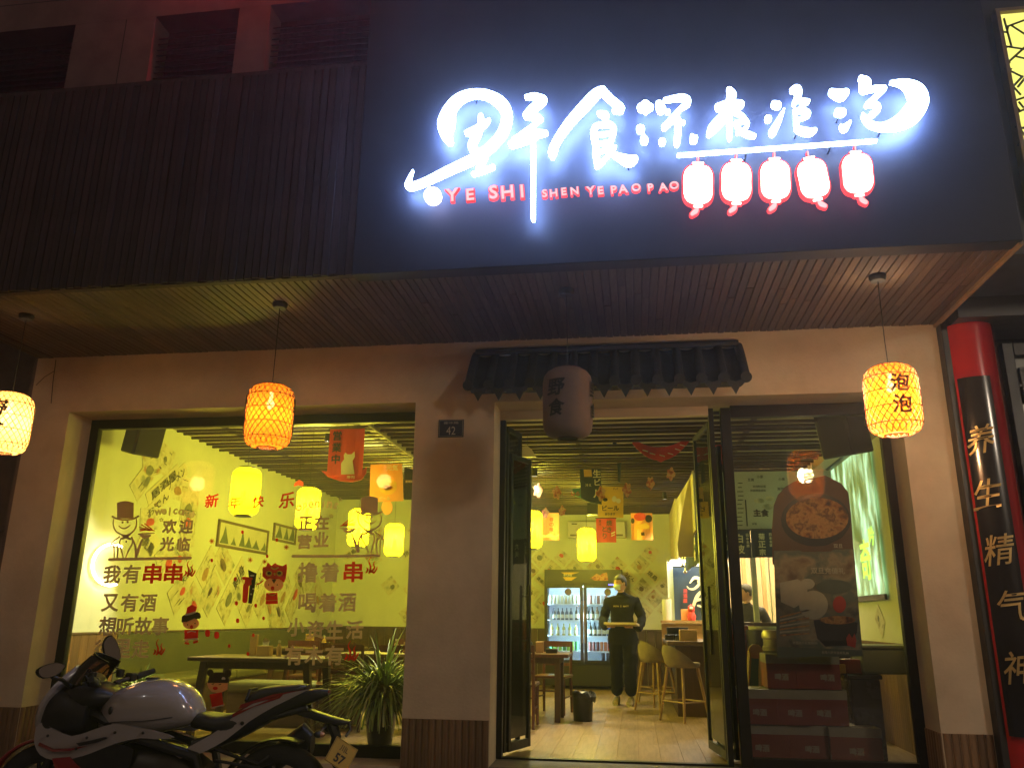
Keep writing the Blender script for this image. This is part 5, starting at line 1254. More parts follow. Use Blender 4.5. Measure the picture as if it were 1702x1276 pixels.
# side curtain, turned along the booth
sc_ = thing('noren_curtain', (kx0, KY, 2.2), 'navy curtain on the slanting left side of the kitchen booth', 'curtain', 'short navy curtains over the kitchen hatch')
A = at(1166, 905, KY-.05); B = at(1137, 905, 12.4)
mb = MB(); n = 10
for i in range(n+1):
    t_ = i/n; x = A.x+(B.x-A.x)*t_+.015*math.sin(i*2); y = A.y+(B.y-A.y)*t_
    for z in (1.84+.0*t_, kz1): mb.v += [(x, y, z), (x+.01, y, z)]
for i in range(n):
    e = 4*i; mb.f += [(e, e+4, e+6, e+2), (e+1, e+3, e+7, e+5), (e, e+1, e+5, e+4), (e+2, e+6, e+7, e+3)]
obj('sheet', mb, M['navy'], sc_)
t = MB()
for i, c_ in enumerate('神食'): put_text(t, c_, ((A.x*.75+B.x*.25)-.03, A.y*.75+B.y*.25, 2.12-i*.17), h=.15, w=.2, right=(B.x-A.x, B.y-A.y, 0) if False else (-(B.x-A.x), -(B.y-A.y), 0), bold=.04)
obj('lettering', t, M['lighttxt'], sc_)
# door curtain at the back with brushed characters
dc = card('door_curtain', 1120, 1196, 942, 1030, 13.0, M['navy'], 'long navy door curtain with large pale brush characters', 'curtain', at(1150, 942, 13.0).z+.03)
fnc = mk(1120, 940, 1, 12.96)
wbx = MB()
for i, s in enumerate([[(27,28,1.2),(34,20,2.5),(42,22,2.5),(42,30,2.5),(34,38,2),(26,38,1.2),(22,34,.8)], [(40,26,1.5),(52,30,1.5),(48,44,1.5)], [(32,68,2.5),(38,52,3),(44,44,2.5)], [(36,58,2.2),(48,56,2.2),(48,72,2.2)], [(40,66,1.5),(54,70,2)]]): brush(wbx, s, lambda u, v, w, i=i: fnc(u, v, w-.0005*i), .002)
obj('lettering', wbx, M['lighttxt'], dc); t = MB()
for i, c_ in enumerate('居酒屋'): put_text(t, c_, at(1139, 982+i*8, 12.96), h=.06, bold=.03)
obj('lettering', t, M['redtxt'], dc)
M['glowwhite'] = mat('white_gloss_door_frame', (.80, .85, .82), .4)
a = at(1108, 933, 13.1); b = at(1122, 1022, 13.1)
df = thing('kitchen_door_frame', (a.x, 13.1, 0), 'white door frame round the long navy curtain, lit from behind', 'door frame')
obj('jamb', MB().bx(a.x, b.x-.0, 13.08, 13.14, 0, a.z-.0), M['glowwhite'], df); obj('head', MB().bx(b.x, b.x+.9, 13.08, 13.14, a.z-.07, a.z), M['glowwhite'], df)
kl2 = thing('utensil_light', (1.0, 12.7, 1.98), 'small cool light above the long navy curtain', 'wall lamp'); aa = at(1128, 934, 12.8)
kl2.location = (aa.x, 12.8, aa.z); obj('tube', MB().bx(aa.x-.12, aa.x+.3, 12.78, 12.82, aa.z-.0, aa.z+.03), emis('cool_tube', (.8, .95, 1), 14), kl2)
# hanging ladles
M['steel'] = mat('brushed_steel', (.5, .5, .48), .25, 1.0)
for i, (x, y0, y1) in enumerate(((1134,905,938),(1139,905,948),(1144,908,943))):
    p = at(x, y0, 12.3); q = at(x, y1, 12.3); t = thing('ladle', (p.x, 12.3, p.z), ('short steel ladle, left of the three hanging by the curtain', 'longest steel ladle, middle of the three', 'steel ladle nearest the door leaf, right of the three')[i], 'ladle', 'ladles hanging by the kitchen')
    obj('handle', MB().tube([(p.x, 12.3, p.z), (q.x, 12.3, q.z)], .008, 6), M['steel'], t); obj('bowl', MB().ball((q.x, 12.29, q.z-.02), (.03, .03, .022)), M['steel'], t, smooth=True)
# bar counter
bx0 = at(1105, 1073, 11.0)
bar = thing('bar_counter', (bx0.x, 11, 0), 'brown wooden bar counter with stools, in front of the kitchen', 'counter')
bh = 1.0
obj('counter_top', MB().bx(.40, 1.0, 10.95, 13.0, bh-.16, bh-.11), M['greywood'], bar, bevel=.008)
prow('board', obj('side_panel', MB().bx(.50, .95, 11.02, 12.95, 0, bh-.165), M['darkboard'], bar), 'y', 11.02, 12.95, .49, 0, bh-.165, .12, M['woodpanel'])
prow('board', kids(bar)[-1], 'x', .50, .95, 11.01, 0, bh-.165, .09, M['woodpanel'])
a = at(1099, 1026, 12.6); b = at(1150, 1062, 12.6)
ps = thing('pass_shelf', (a.x, 12.6, 0), 'lit orange pass shelf at the far end of the bar', 'shelf')
obj('shelf', MB().bx(a.x, a.x+.9, 12.55, 12.95, 1.10, 1.14), M['tan'], ps); obj('front', MB().bx(a.x, a.x+.9, 12.6, 12.62, .6, 1.095), M['tan'], ps)
M['redbox'] = mat('dark_red_crate', (.22, .025, .02), .5, var=.15)
# clutter on the bar and pass
def lump(name, px, py, Y, r, h, m, label, cat, n=16, taper=.85, z=None):
    p = at(px, py, Y); z = p.z if z is None else z
    return tag(obj(name, MB().lathe([(.001, 0), (r*taper, 0), (r, h*.5), (r, h), (r*.88, h), (r*.85, h*.2), (.001, h*.15)], (0, 0, 0), n), m, None, world=False, smooth=40, loc=(p.x, Y, z)), label, cat)
lump('cup_stack', 1109, 1024, 12.7, .07, .30, M['whitepl'], 'stack of translucent plastic cups on the pass shelf', 'cups', z=1.14)
box_on('carton', at(1139, 1020, 12.7).x, 12.7, 1.14, .12, .1, .16, M['orangec'], 'orange carton on the pass shelf beside the navy curtain', 'box')
box_on('tan_box', at(1143, 1050, 11.2).x, 11.15, bh-.11, .22, .18, .14, M['tan'], 'tan box on the near end of the bar', 'box')
for i in range(5):
    x = at(1118+i*6, 1050, 11.5).x; box_on('serving_box', x-.05+.02*i, 11.5+.1*(i % 2), bh-.11+(.07 if i > 2 else 0)*0, .11, .22, .07, M['black'], ('black lidded serving box, left end of the bar top', 'second black serving box on the bar', 'black serving box in the middle of the bar top', 'fourth black serving box on the bar', 'black serving box nearest the tan box')[i], 'box')
for i in range(4):
    x = at(1116+i*7, 1043, 11.8).x; box_on('serving_box', x, 11.9, bh-.11, .12, .16, .16, M['black'], ('black box standing behind the serving boxes, leftmost', 'black box second from left at the back of the bar', 'black box third from left at the back of the bar', 'black box at the back of the bar near the door leaf')[i], 'box')
t = thing('figurine', at(1149, 1015, 12.6), 'small red and white painted figurine on the pass shelf', 'figurine'); p = at(1149, 1015, 12.6); p.z = 1.14
obj('body', MB().lathe([(.001, 0), (.05, 0), (.065, .06), (.04, .12), (.05, .15), (.045, .2), (.001, .23)], tuple(p), 14), M['red'], t, smooth=True); obj('face', MB().ball((p.x, p.y-.035, p.z+.17), (.03, .02, .03)), M['whitepl'], t, smooth=True)
# bar stools
M['stoolseat'] = mat('grey_beige_fabric', (.26, .21, .14), .8, var=.2)
def make_stool(label, loc, rz):
    t = thing('bar_stool', (0, 0, 0), label, 'stool', 'bar stools along the counter')
    mb = MB(); n = 20; rings = []
    for (s, z, lift) in ((.02, .60, 0), (.17, .60, 0), (.205, .615, .04), (.215, .64, .16), (.205, .66, .20), (.185, .645, .15), (.15, .63, .02), (.02, .625, 0)):
        for j in range(n):
            th = 2*math.pi*j/n; b = max(0, math.cos(th-math.pi/2))**1.0
            mb.v.append((s*math.cos(th), s*math.sin(th)+b*lift*.25, z+lift*b))
    for k in range(7):
        for j in range(n): mb.f.append((k*n+j, k*n+(j+1) % n, (k+1)*n+(j+1) % n, (k+1)*n+j))
    mb.f.append(tuple(range(n))); mb.f.append(tuple(7*n+j for j in range(n)))
    obj('seat', mb, M['stoolseat'], t, world=False, smooth=50)
    for sx in (-1, 1):
        for sy in (-1, 1): obj('leg', MB().tube([(sx*.21, sy*.20, 0), (sx*.13, sy*.12, .60)], [.014, .02], 8), M['palewood'], t, world=False, smooth=True)
    for a_, b_ in (((-.18, -.17), (.18, -.17)), ((-.18, .17), (.18, .17)), ((-.18, -.17), (-.18, .17)), ((.18, -.17), (.18, .17))): obj('foot_rail', MB().tube([(*a_, .22), (*b_, .22)], .010, 6), M['palewood'], t, world=False)
    t.location = loc; t.rotation_euler = (0, 0, rz); return t
st1 = atz(1140, 1201, 0)
s1 = make_stool('nearest bar stool with a low curved back', (st1.x, st1.y+.2, 0), R(130))
dup(s1, (.26, 11.7, 0), R(140), 'second bar stool, seen just left of the nearest one'); dup(s1, (.30, 12.6, 0), R(120), 'farthest bar stool, mostly hidden behind the others')

# ---- stuff behind the right hand pane
def crate(px, Y, z, w, d, h, label, white=True, print_='啤酒'):
    p = at(px, 1150, Y)
    p.x += U(-.012, .012); Y += U(-.03, .03)
    t = thing('beer_carton', (p.x, Y, z), label, 'carton', 'cartons stacked behind the right pane')
    obj('box', MB().box((p.x, Y, z+h/2-.0), (w, d, h-.002)), M['redbox'], t, bevel=.004)
    if white: obj('top_flap', MB().bx(p.x-w/2-.002, p.x+w/2+.002, Y-d/2-.003, Y+d/2, z+h-.075, z+h+.001), M['cartonwhite'], t)
    mb = MB(); put_text(mb, print_, (p.x+U(-.06, .08), Y-d/2-.006, z+h*.35), h=.06, bold=.05); obj('print', mb, M['cartontxt'], t)
    return t
M['cartonwhite'] = mat('pale_carton_top', (.34, .31, .27), .7, var=.15); M['cartontxt'] = mat('pale_carton_print', (.35, .3, .27), .7)
for (px, z, w, lb) in ((1262,.0,.40,'red carton at the floor, beside the door post'),(1335,.0,.42,'red carton at the floor, middle of the stack'),(1405,.0,.42,'red carton at the floor, right of the stack'),
    (1250,.29,.36,'red carton with pale top, second layer on the left'),(1306,.29,.34,'red carton second layer, in the middle'),(1362,.29,.38,'red carton second layer with a pale printed lid'),
    (1306,.58,.36,'red carton on top with a plain pale lid'),(1358,.58,.37,'red carton on top with a printed pale lid, nearest the keg')):
    crate(px, 8.0, z, w, .36, .285, lb)
M['keg'] = mat('keg_steel', (.30, .27, .20), .35, .9)
p = at(1300, 1124, 8.4); kg = thing('beer_keg', (p.x, 8.25, .87), 'squat steel keg lying on top of the cartons', 'keg')
obj('body', MB().lathe([(.001, 0), (.17, 0), (.19, .02), (.19, .05), (.18, .06), (.18, .12), (.19, .13), (.19, .17), (.17, .20), (.001, .19)], (p.x, 8.2, .866), 24), M['keg'], kg, smooth=40)
p0 = at(1395, 1145, 8.3); p1 = at(1515, 1210, 8.3)
M['chest'] = mat('dark_brown_chest', (.05, .03, .02), .25, var=.3, coat=.5)
cx_ = thing('storage_chest', ((p0.x+2.2)/2, 8.2, 0), 'dark glossy storage chest to the right of the cartons', 'chest')
obj('body', MB().bx(p0.x+.03, 2.12, 8.0, 8.5, 0, .66), M['chest'], cx_, bevel=.01); obj('lid', MB().bx(p0.x+.01, 2.14, 7.98, 8.52, .662, .70), M['chest'], cx_, bevel=.008)
M['cleartub'] = mat('milky_plastic', (.30, .32, .28), .3, alpha=1)
pt = at(1480, 1125, 8.2); tb = thing('plastic_tub', (pt.x, 8.2, .70), 'milky plastic storage tub on the dark chest', 'tub')
obj('tub', MB().bx(pt.x-.27, pt.x+.2, 8.04, 8.4, .702, .92), M['cleartub'], tb, bevel=.02); obj('lid', MB().bx(pt.x-.29, pt.x+.22, 8.02, 8.42, .922, .95), M['cleartub'], tb, bevel=.008)
p = at(1405, 1120, 8.2); box_on('red_basket', p.x+.05, 8.2, .702, .26, .2, .12, M['redbox'], 'red basket on the chest, left of the plastic tub', 'basket'); box_on('yellow_parcel', p.x-.12, 8.1, .702, .2, .06, .08, M['yellowc'], 'small yellow parcel in front of the red basket', 'parcel')
box_on('tan_carton', p.x-.1, 8.35, .702, .14, .1, .2, M['tan'], 'tan carton standing behind the yellow parcel', 'box')
# things on the hatch ledge: red boxes, black pot
for i in range(4): box_on('stack_box', at(1228, 1050, 9.9).x, 9.9, .76+.085*i, .34, .3, .08, M['redbox'], ('lowest red box of the stack by the hatch', 'second red box from the bottom by the hatch', 'third red box by the hatch', 'topmost red box of the stack by the hatch')[i], 'box')
obx = at(1228, 1050, 9.9).x; box_on('side_table', obx, 9.9, 0, .4, .36, .755, M['darkboard'], 'dark cabinet under the stack of red boxes', 'cabinet')
lump('rubbish_pot', 1272, 1090, 9.7, .19, .5, M['black'], 'large black pot with a pale bag folded over its rim, by the hatch', 'pot', z=.55); lump('pot_bag', 1272, 1060, 9.7, .175, .06, M['menuwall'], 'pale bag sticking out of the large black pot', 'bag', z=1.03)
p = at(1272, 1090, 9.7); box_on('pot_stand', p.x, 9.7, 0, .36, .36, .55, M['darkboard'], 'dark stand under the large black pot', 'stand')
# A-frame board
af = thing('a_frame_board', (1.2, 8.4, 0), 'folding a frame board with yellow wooden edges beside the cartons', 'sign board')
def seg(a, b, r=.018): return MB().tube([a, b], r, 4)
M['yellowood'] = mat('yellow_pine', (.50, .32, .08), .5, var=.2)
a1 = at(1246, 1082, 8.6); a2 = at(1262, 1082, 8.6); top = a1.z
for (x0, x1) in ((a1.x, at(1232, 1200, 8.35).x), (a2.x+.02, at(1252, 1200, 8.35).x)):
    obj('rail', seg((x0, 8.6, top), (x1, 8.25, .0), .02), M['yellowood'], af); obj('rail', seg((x0, 8.6, top), (x1+.25, 9.0, .0), .016), M['yellowood'], af)
obj('top_rail', MB().lathe([(.001, -.02), (.07, -.02), (.07, .02), (.001, .02)], ((a1.x+a2.x)/2+.01, 8.6, top), 16, 'y'), M['yellowood'], af)
obj('board', MB().raw([(a1.x, 8.61, top), (a2.x+.02, 8.61, top), (at(1254, 1200, 8.35).x, 8.28, .15), (at(1234, 1200, 8.35).x, 8.28, .15)], [(0,1,2,3)]).raw([(a1.x, 8.63, top), (a2.x+.02, 8.63, top), (at(1254, 1200, 8.35).x, 8.30, .15), (at(1234, 1200, 8.35).x, 8.30, .15)], [(0,3,2,1)]), M['teal'], af)
# speakers
M['grille'] = mat('dark_speaker_cloth', (.02, .018, .016), .9)
def speaker(c, d, rot, label):
    t = thing('loudspeaker', c, label, 'speaker', 'loudspeakers in the front corners of the room')
    obj('cabinet', MB().box((0, 0, 0), d), M['black'], t, world=False, bevel=.02); obj('grille', MB().box((0, -d[1]/2-.006, 0), (d[0]*.88, .01, d[2]*.9)), M['grille'], t, world=False, bevel=.004)
    obj('bracket', MB().tube([(0, d[1]/2, 0), (0, d[1]/2+.1, .04)], .02, 8), M['black'], t, world=False); t.rotation_euler = rot
s_ = at(228, 728, 8.15); speaker((-5.30, 8.15, 3.05), (.32, .27, .44), (R(14), 0, R(62)), 'black loudspeaker in the upper left corner behind the big window')
s_ = at(1425, 705, 8.1); speaker((2.05, 8.1, 2.93), (.36, .32, .5), (R(12), 0, R(-50)), 'black loudspeaker in the upper right corner behind the fixed pane')
# projection screen on the right wall
M['screen'] = mat('projected_picture', (.4, .5, .4), .8); nt = M['screen'].node_tree; N = nt.nodes; L = nt.links
tc = N.new('ShaderNodeTexCoord'); mp = N.new('ShaderNodeMapping'); mp.inputs['Scale'].default_value = (1, 2.2, .8); n = N.new('ShaderNodeTexNoise'); n.inputs['Scale'].default_value = 2.6; n.inputs['Detail'].default_value = 7
cr = N.new('ShaderNodeValToRGB'); e = cr.color_ramp.elements; e[0].position = .38; e[0].color = (.02, .05, .015, 1); e[1].position = .66; e[1].color = (.42, .75, .50, 1); q = e.new(.5); q.color = (.12, .20, .10, 1)
L.new(tc.outputs['Object'], mp.inputs[0]); L.new(mp.outputs[0], n.inputs[0]); L.new(n.outputs[0], cr.inputs[0]); L.new(cr.outputs[0], N['Principled BSDF'].inputs['Emission Color']); N['Principled BSDF'].inputs['Emission Strength'].default_value = .75
ps_ = thing('projection_screen', (IX1-.02, 9.5, 1.35), 'projection screen on the right wall showing a pale green picture with yellow characters', 'screen')
sy0 = atx(1437, 735, IX1-.03).y-.15; sy1 = 10.42
obj('picture', MB().bx(IX1-.035, IX1-.028, sy0, sy1, 1.42, 2.93), M['screen'], ps_)
obj('weight_bar', MB().bx(IX1-.045, IX1-.02, sy0, sy1, 1.36, 1.415), M['black'], ps_); obj('roller', MB().tube([(IX1-.07, sy0-.03, 2.97), (IX1-.07, sy1, 2.97)], .035, 10), M['black'], ps_)
t = MB()
for i, c_ in enumerate('奇'): put_text(t, c_, (IX1-.04, sy0+.55, 1.78), h=.42, w=.40, right=(0, -1, 0), bold=.03)
for i, c_ in enumerate('吟'): put_text(t, c_, (IX1-.04, sy0+.25, 2.0), h=.2, w=.2, right=(0, -1, 0), bold=.03)
obj('characters', t, emis('projected_yellow_green', (.45, .85, .08), .8), ps_)
sheet((IX1-.004, 9.1, 1.16), (0,-1,0), (0,0,1), .22, .26, M['poster'], R(45), None, rw)
# ---- bottle shaped poster on the pane
gpY = WY+.024
bp = thing('bottle_poster', (1.4, gpY, 1.2), 'brown bottle shaped poster with a bowl of food, on the right pane', 'poster')
M['bposter'] = mat('dark_brown_print', (.15, .075, .04), .5, var=.3, scale=2); M['bposter2'] = printm('blotchy_food_print', [(.05, .05, .04), (.24, .21, .14), (.13, .17, .14), (.42, .34, .22), (.2, .12, .08)], 4)
M['food'] = printm('stir_fried_food_print', [(.08, .03, .015), (.42, .16, .04), (.65, .34, .10), (.18, .07, .025), (.55, .27, .08)], 13); M['palep'] = mat('pale_poster_print', (.62, .56, .42), .6, var=.2); M['greenp'] = mat('green_grey_print', (.12, .15, .12), .6, var=.2)
def gp(name, pts, m, k, depth=.0012): return obj(name, MB().prism([(at(x, y, gpY).x, at(x, y, gpY).z) for x, y in pts], lambda u, v, w: (u, gpY-.0015*k+w-.0002, v), depth), M[m] if isinstance(m, str) else m, bp)
outl = [(1284,938),(1283,880),(1286,840),(1293,822),(1306,808),(1320,800),(1372,790),(1398,803),(1410,818),(1414,850),(1419,920),(1422,938)]
gp('sheet', outl, 'bposter', 0, .0008); gp('lower_sheet', [(1286,915),(1419,912),(1434,1090),(1292,1092)], 'bposter2', 1)
gp('bowl_rim', ell(1356, 864, 58, 44, 28), 'black', 2); gp('food', ell(1358, 861, 52, 34, 28), 'food', 3); gp('bowl_front', [(1300,880),(1310,898),(1340,908),(1372,907),(1400,893),(1412,876),(1408,900),(1380,916),(1335,917),(1305,905)], 'bposter', 4)
gp('big_plate', ell(1352, 1005, 24, 24, 24), 'palep', 3); gp('pot', [(1352,1030),(1380,1028),(1425,1034),(1424,1050),(1414,1072),(1372,1074),(1358,1060)], 'black', 4); gp('soup', ell(1392, 1030, 30, 7), 'food', 5)
gp('meat_slices', [(1296,968),(1325,962),(1340,970),(1344,995),(1320,1010),(1298,1000)], 'palep', 2)
for k in range(7): gp('skewer', [(1296,1024+k*5),(1345,1012+k*6.5),(1345,1014+k*6.5),(1296,1027+k*5)], 'palep' if k % 2 else 'food', 3+.2*k)
gp('mushroom', ell(1342, 970, 12, 9), 'palep', 4); gp('vegetables', ell(1386, 975, 30, 12), 'greenp', 4); gp('tofu', ell(1395, 1004, 11, 14), 'redtxt', 5)
gp('mascot_print', [(1408,1072),(1406,1060),(1411,1052),(1416,1060),(1420,1052),(1423,1064),(1421,1076)], 'redtxt', 6); gp('footer', [(1294,1074),(1432,1080),(1434,1090),(1292,1092)], 'greenp', 5)
for (s, x, y, h) in (('双旦充值礼', 1376, 948, 11), ('双旦', 1393, 907, 7), ('充值送大礼抢购中!', 1338, 1068, 5), ('全场八折充值有礼88', 1388, 1084, 5)):
    c = at(x, y, gpY-.012); k = (at(x, y-10, gpY-.012)-c).z/10; t = MB(); put_text(t, s, c, h=h*k, bold=.03, rot=R(-1)); obj('lettering', t, M['palep'], bp)
# ================================================================== people
M['skin'] = mat('skin', (.50, .28, .18), .55); M['hair'] = mat('black_hair', (.012, .01, .01), .6, bump=.4, bscale=120); M['blackcloth'] = mat('black_sweatshirt', (.007, .007, .008), .9, spec=.12, var=.2, bump=.3, bscale=14)
M['trousers'] = mat('black_trousers', (.006, .006, .007), .9, spec=.12, var=.2, bump=.3, bscale=10); M['mask'] = mat('pale_green_mask', (.50, .62, .52), .8); M['shoe'] = mat('grey_brown_trainers', (.26, .20, .15), .6, var=.35, scale=20)
def skin(name, joints, edges, m, parent, root=0, sub=2):
    me = bpy.data.meshes.new(name); me.from_pydata([j[:3] for j in joints], edges, []); o = bpy.data.objects.new(name, me); link(o, parent)
    md = o.modifiers.new('skin', 'SKIN'); md.use_smooth_shade = True
    sv = me.skin_vertices[0].data
    for i, j in enumerate(joints): sv[i].radius = (j[3], j[4] if len(j) > 4 else j[3]); sv[i].use_root = (i == root)
    s = o.modifiers.new('sub', 'SUBSURF'); s.levels = sub; s.render_levels = sub; me.materials.append(m); return o
def head(parent, c, yaw, mask=True, s=1.0):
    """head centre c, face towards local -Y turned by yaw"""
    e = bpy.data.objects.new('head', None)
    mb = MB(); n, m_ = 20, 16
    for i in range(m_+1):
        ph = math.pi*i/m_; z = math.cos(ph)
        for j in range(n):
            th = 2*math.pi*j/n; x, y = math.sin(ph)*math.cos(th), math.sin(ph)*math.sin(th)
            w = .075*(1 if z > -.2 else 1-.32*(-z-.2)/.8); d = .095
            yy = y*d; f = max(0, -y)
            if f > .55: yy -= .012*math.exp(-((z+.12)/.10)**2-((x)/.20)**2)*1.6; yy += .007*math.exp(-((z-.10)/.09)**2-((abs(x)-.35)/.16)**2)
            if z < -.55 and y < 0: yy -= .012
            mb.v.append((x*w, yy+(.0 if z > 0 else .004), z*.118))
    for i in range(m_):
        for j in range(n): mb.f.append((i*n+j, (i+1)*n+j, (i+1)*n+(j+1) % n, i*n+(j+1) % n))
    for sx in (-1, 1): mb.ball((sx*.076, .008, -.005), (.010, .02, .032), 8, 6)
    rot = Matrix.Rotation(yaw, 4, 'Z')@Matrix.Scale(s, 4)
    def put(nm, b, mm, par):
        me = mesh(nm, b, mm); me.transform(Matrix.Translation(c)@rot); me.shade_smooth(); o = bpy.data.objects.new(nm, me); link(o, par); return o
    h = put('head', mb, M['skin'], parent)
    hb = MB(); n, m_ = 22, 12
    for i in range(m_+1):
        ph = math.pi*.62*i/m_; z = math.cos(ph)
        for j in range(n):
            th = 2*math.pi*j/n; x, y = math.sin(ph)*math.cos(th), math.sin(ph)*math.sin(th); lim = .34 if y < -.3 else (.0 if y < .2 else -.5)
            zz = max(z, lim+.0); g = 1.07 if z >= lim else .96
            hb.v.append((x*.080*g, y*.100*g+.004, zz*.125+.003))
    for i in range(m_):
        for j in range(n): hb.f.append((i*n+j, (i+1)*n+j, (i+1)*n+(j+1) % n, i*n+(j+1) % n))
    put('hair', hb, M['hair'], h)
    eb = MB()
    for sx in (-1, 1): eb.ball((sx*.030, -.083, .012), (.014, .006, .006), 8, 6); eb.box((sx*.031, -.089, .034), (.034, .006, .007))
    put('eyes_and_brows', eb, M['hair'], h)
    if mask:
        k = MB(); n = 10
        for i in range(n+1):
            a = -1.15+2.3*i/n
            for j in range(7):
                z = -.018-.075*j/6; bul = .006+.016*math.sin(math.pi*j/6)*math.cos(a*.9); k.v.append(((.074-.018*(j/6))*math.sin(a)*1.04, -(.088+bul-.012*(j/6)**2)*math.cos(a*.92)-.002, z))
        for i in range(n):
            for j in range(6): q = i*7+j; k.f.append((q, q+1, q+8, q+7))
        for sx in (-1, 1): k.tube([(sx*.069, -.04, -.03), (sx*.078, .0, -.005)], .002, 4)
        put('face_mask', k, M['mask'], h)
    else:
        k = MB(); k.box((0, -.092, -.062), (.036, .006, .008)); put('mouth', k, mat('lips', (.35, .12, .1), .5), h)
    return h
# waiter with a tray, walking towards us, head turned to his right (photo left)
sf_ = atz(1040, 1171, 0)
W0 = Vector((sf_.x-.02, sf_.y, 0))
wt_ = thing('person', W0, 'waiter in black sweatshirt and face mask holding a pale tray', 'person')
J = [(0,0,.93,.165,.125),(0,0,1.08,.165,.13),(0,.01,1.24,.17,.125),(0,.01,1.37,.17,.105),(0,0,1.47,.06,.055),(0,-.01,1.53,.05,.05),
     (-.20,.01,1.37,.078,.08),(-.275,.05,1.14,.070,.070),(-.235,-.17,1.03,.056,.053),(-.17,-.30,1.05,.034,.034),
     (.195,.01,1.38,.078,.08),(.285,.06,1.15,.070,.070),(.25,-.15,1.02,.056,.053),(.18,-.30,1.05,.034,.034),
     (-.095,0,.84,.115,.12),(-.09,-.02,.47,.090,.092),(-.095,.02,.11,.080,.085),
     (.095,0,.84,.115,.12),(.115,-.07,.47,.090,.092),(.10,-.06,.11,.080,.085)]
E_ = [(0,1),(1,2),(2,3),(3,4),(4,5),(3,6),(6,7),(7,8),(8,9),(3,10),(10,11),(11,12),(12,13),(0,14),(14,15),(15,16),(0,17),(17,18),(18,19)]
body = skin('body', J, E_, M['blackcloth'], wt_, sub=3)
folds = bpy.data.textures.new('folds', 'CLOUDS'); folds.noise_scale = .11; folds.noise_depth = 2
md_ = body.modifiers.new('folds', 'DISPLACE'); md_.texture = folds; md_.strength = .045; md_.mid_level = .5
wt_.rotation_euler = (0, 0, R(-6)); wt_.scale = (1.02, 1.0, 1.01)
skin('neck', [(0,0,1.44,.048,.05),(0,-.012,1.56,.046,.048)], [(0,1)], M['skin'], wt_)
head(wt_, Vector((-.012, -.02, 1.635)), R(-42))
# collar, hem
obj('hem', MB().loft([((0, 0, .80), .205, .145, (1,0,0), (0,1,0), .9), ((.005, 0, .87), .215, .152, (1,0,0), (0,1,0), .9), ((0, 0, 1.0), .185, .14, (1,0,0), (0,1,0), .9)], 18), M['blackcloth'], wt_, world=False, smooth=True)
def hand(parent, wrist, dirx, up, s, side):
    """palm and five curled fingers holding the rim of a tray"""
    w = Vector(wrist); d = Vector(dirx).normalized(); u = Vector(up).normalized(); sd = d.cross(u)
    def P(a, b, c): q = w+d*a*s+sd*b*s+u*c*s; return (q.x, q.y, q.z)
    js = [(*P(0,0,0),.025*s,.018*s),(*P(.045,0,0),.036*s,.014*s),(*P(.08,0,.0),.038*s,.012*s)]; ed = [(0,1),(1,2)]
    skin('palm', js, ed, M['skin'], parent, 0, 2)
    for i, (b, l) in enumerate(((-.030,.062),(-.010,.072),(.010,.068),(.030,.052))):
        skin('finger', [(*P(.075,b,0),.0095*s),(*P(.075+l*.5,b,-.006),.009*s),(*P(.075+l*.85,b,.010),.008*s),(*P(.075+l*.95,b,.026),.007*s)], [(0,1),(1,2),(2,3)], M['skin'], parent, 0, 1)
    skin('thumb', [(*P(.02,side*-.028,.005),.012*s),(*P(.045,side*-.05,.02),.011*s),(*P(.075,side*-.05,.034),.009*s)], [(0,1),(1,2)], M['skin'], parent, 0, 1)
hand(wt_, (-.17,-.30,1.035), (.55,-.5,0), (0,0,1), 1.0, 1); hand(wt_, (.18,-.30,1.035), (-.55,-.5,0), (0,0,1), 1.0, -1)
for sx, y, a in ((-.10, .02, 6), (.10, -.06, -8)):
    mb = MB(); secs = []
    for (yy, z, hw, hh) in ((.09,.045,.036,.04),(.05,.06,.042,.058),(0,.055,.045,.055),(-.07,.042,.05,.04),(-.13,.034,.05,.032),(-.17,.026,.038,.022),(-.185,.02,.02,.012)):
        secs.append(((sx, y+yy, z), hw, hh, (1,0,0), (0,0,1), .8))
    mb.loft(secs, 14); sh = obj('shoe', mb, M['shoe'], wt_, world=False, smooth=True)
    mb = MB(); mb.loft([((sx, y+yy, .01), hw, .012, (1,0,0), (0,0,1), .5) for yy, hw in ((.095,.036),(0,.046),(-.1,.052),(-.185,.03))], 12)
    me = mesh('sole', mb, M['whitepl']); link(bpy.data.objects.new('sole', me), sh)
tx = MB(); put_text(tx, 'YOTH', (-.07, -.126, 1.315), h=.022, bold=.03); put_text(tx, 'MATT', (.07, -.126, 1.315), h=.022, bold=.03); brush(tx, [(0,-.012,.004),(0,.012,.004)], lambda u, v, w: (u, -.127+w, 1.315-v), .001, 0, .002)
tx.raw([], []); o = obj('chest_print', tx, mat('gold_print', (.5, .38, .15), .6), wt_, world=False, fixn=False); 
sw_ = o.modifiers.new('wrap', 'SHRINKWRAP'); sw_.target = body; sw_.wrap_method = 'PROJECT'; sw_.use_project_y = True; sw_.use_positive_direction = True; sw_.use_negative_direction = True; sw_.offset = .003; sw_.wrap_mode = 'ABOVE_SURFACE'
ty = thing('serving_tray', (W0.x, W0.y-.42, 1.07), 'pale rectangular serving tray held by the waiter', 'tray')
ty.rotation_euler = (R(-4), 0, R(-8)); M['traym'] = mat('pale_wood_tray', (.52, .42, .26), .45, var=.15)
tr = MB(); tr.box((0, 0, 0), (.44, .30, .012)); 
for (c, d) in (((0, -.15, .012), (.44, .012, .03)), ((0, .15, .012), (.44, .012, .03)), ((-.22, 0, .012), (.012, .3, .03)), ((.22, 0, .012), (.012, .3, .03))): tr.box(c, d)
obj('tray', tr, M['traym'], ty, world=False, bevel=.004)
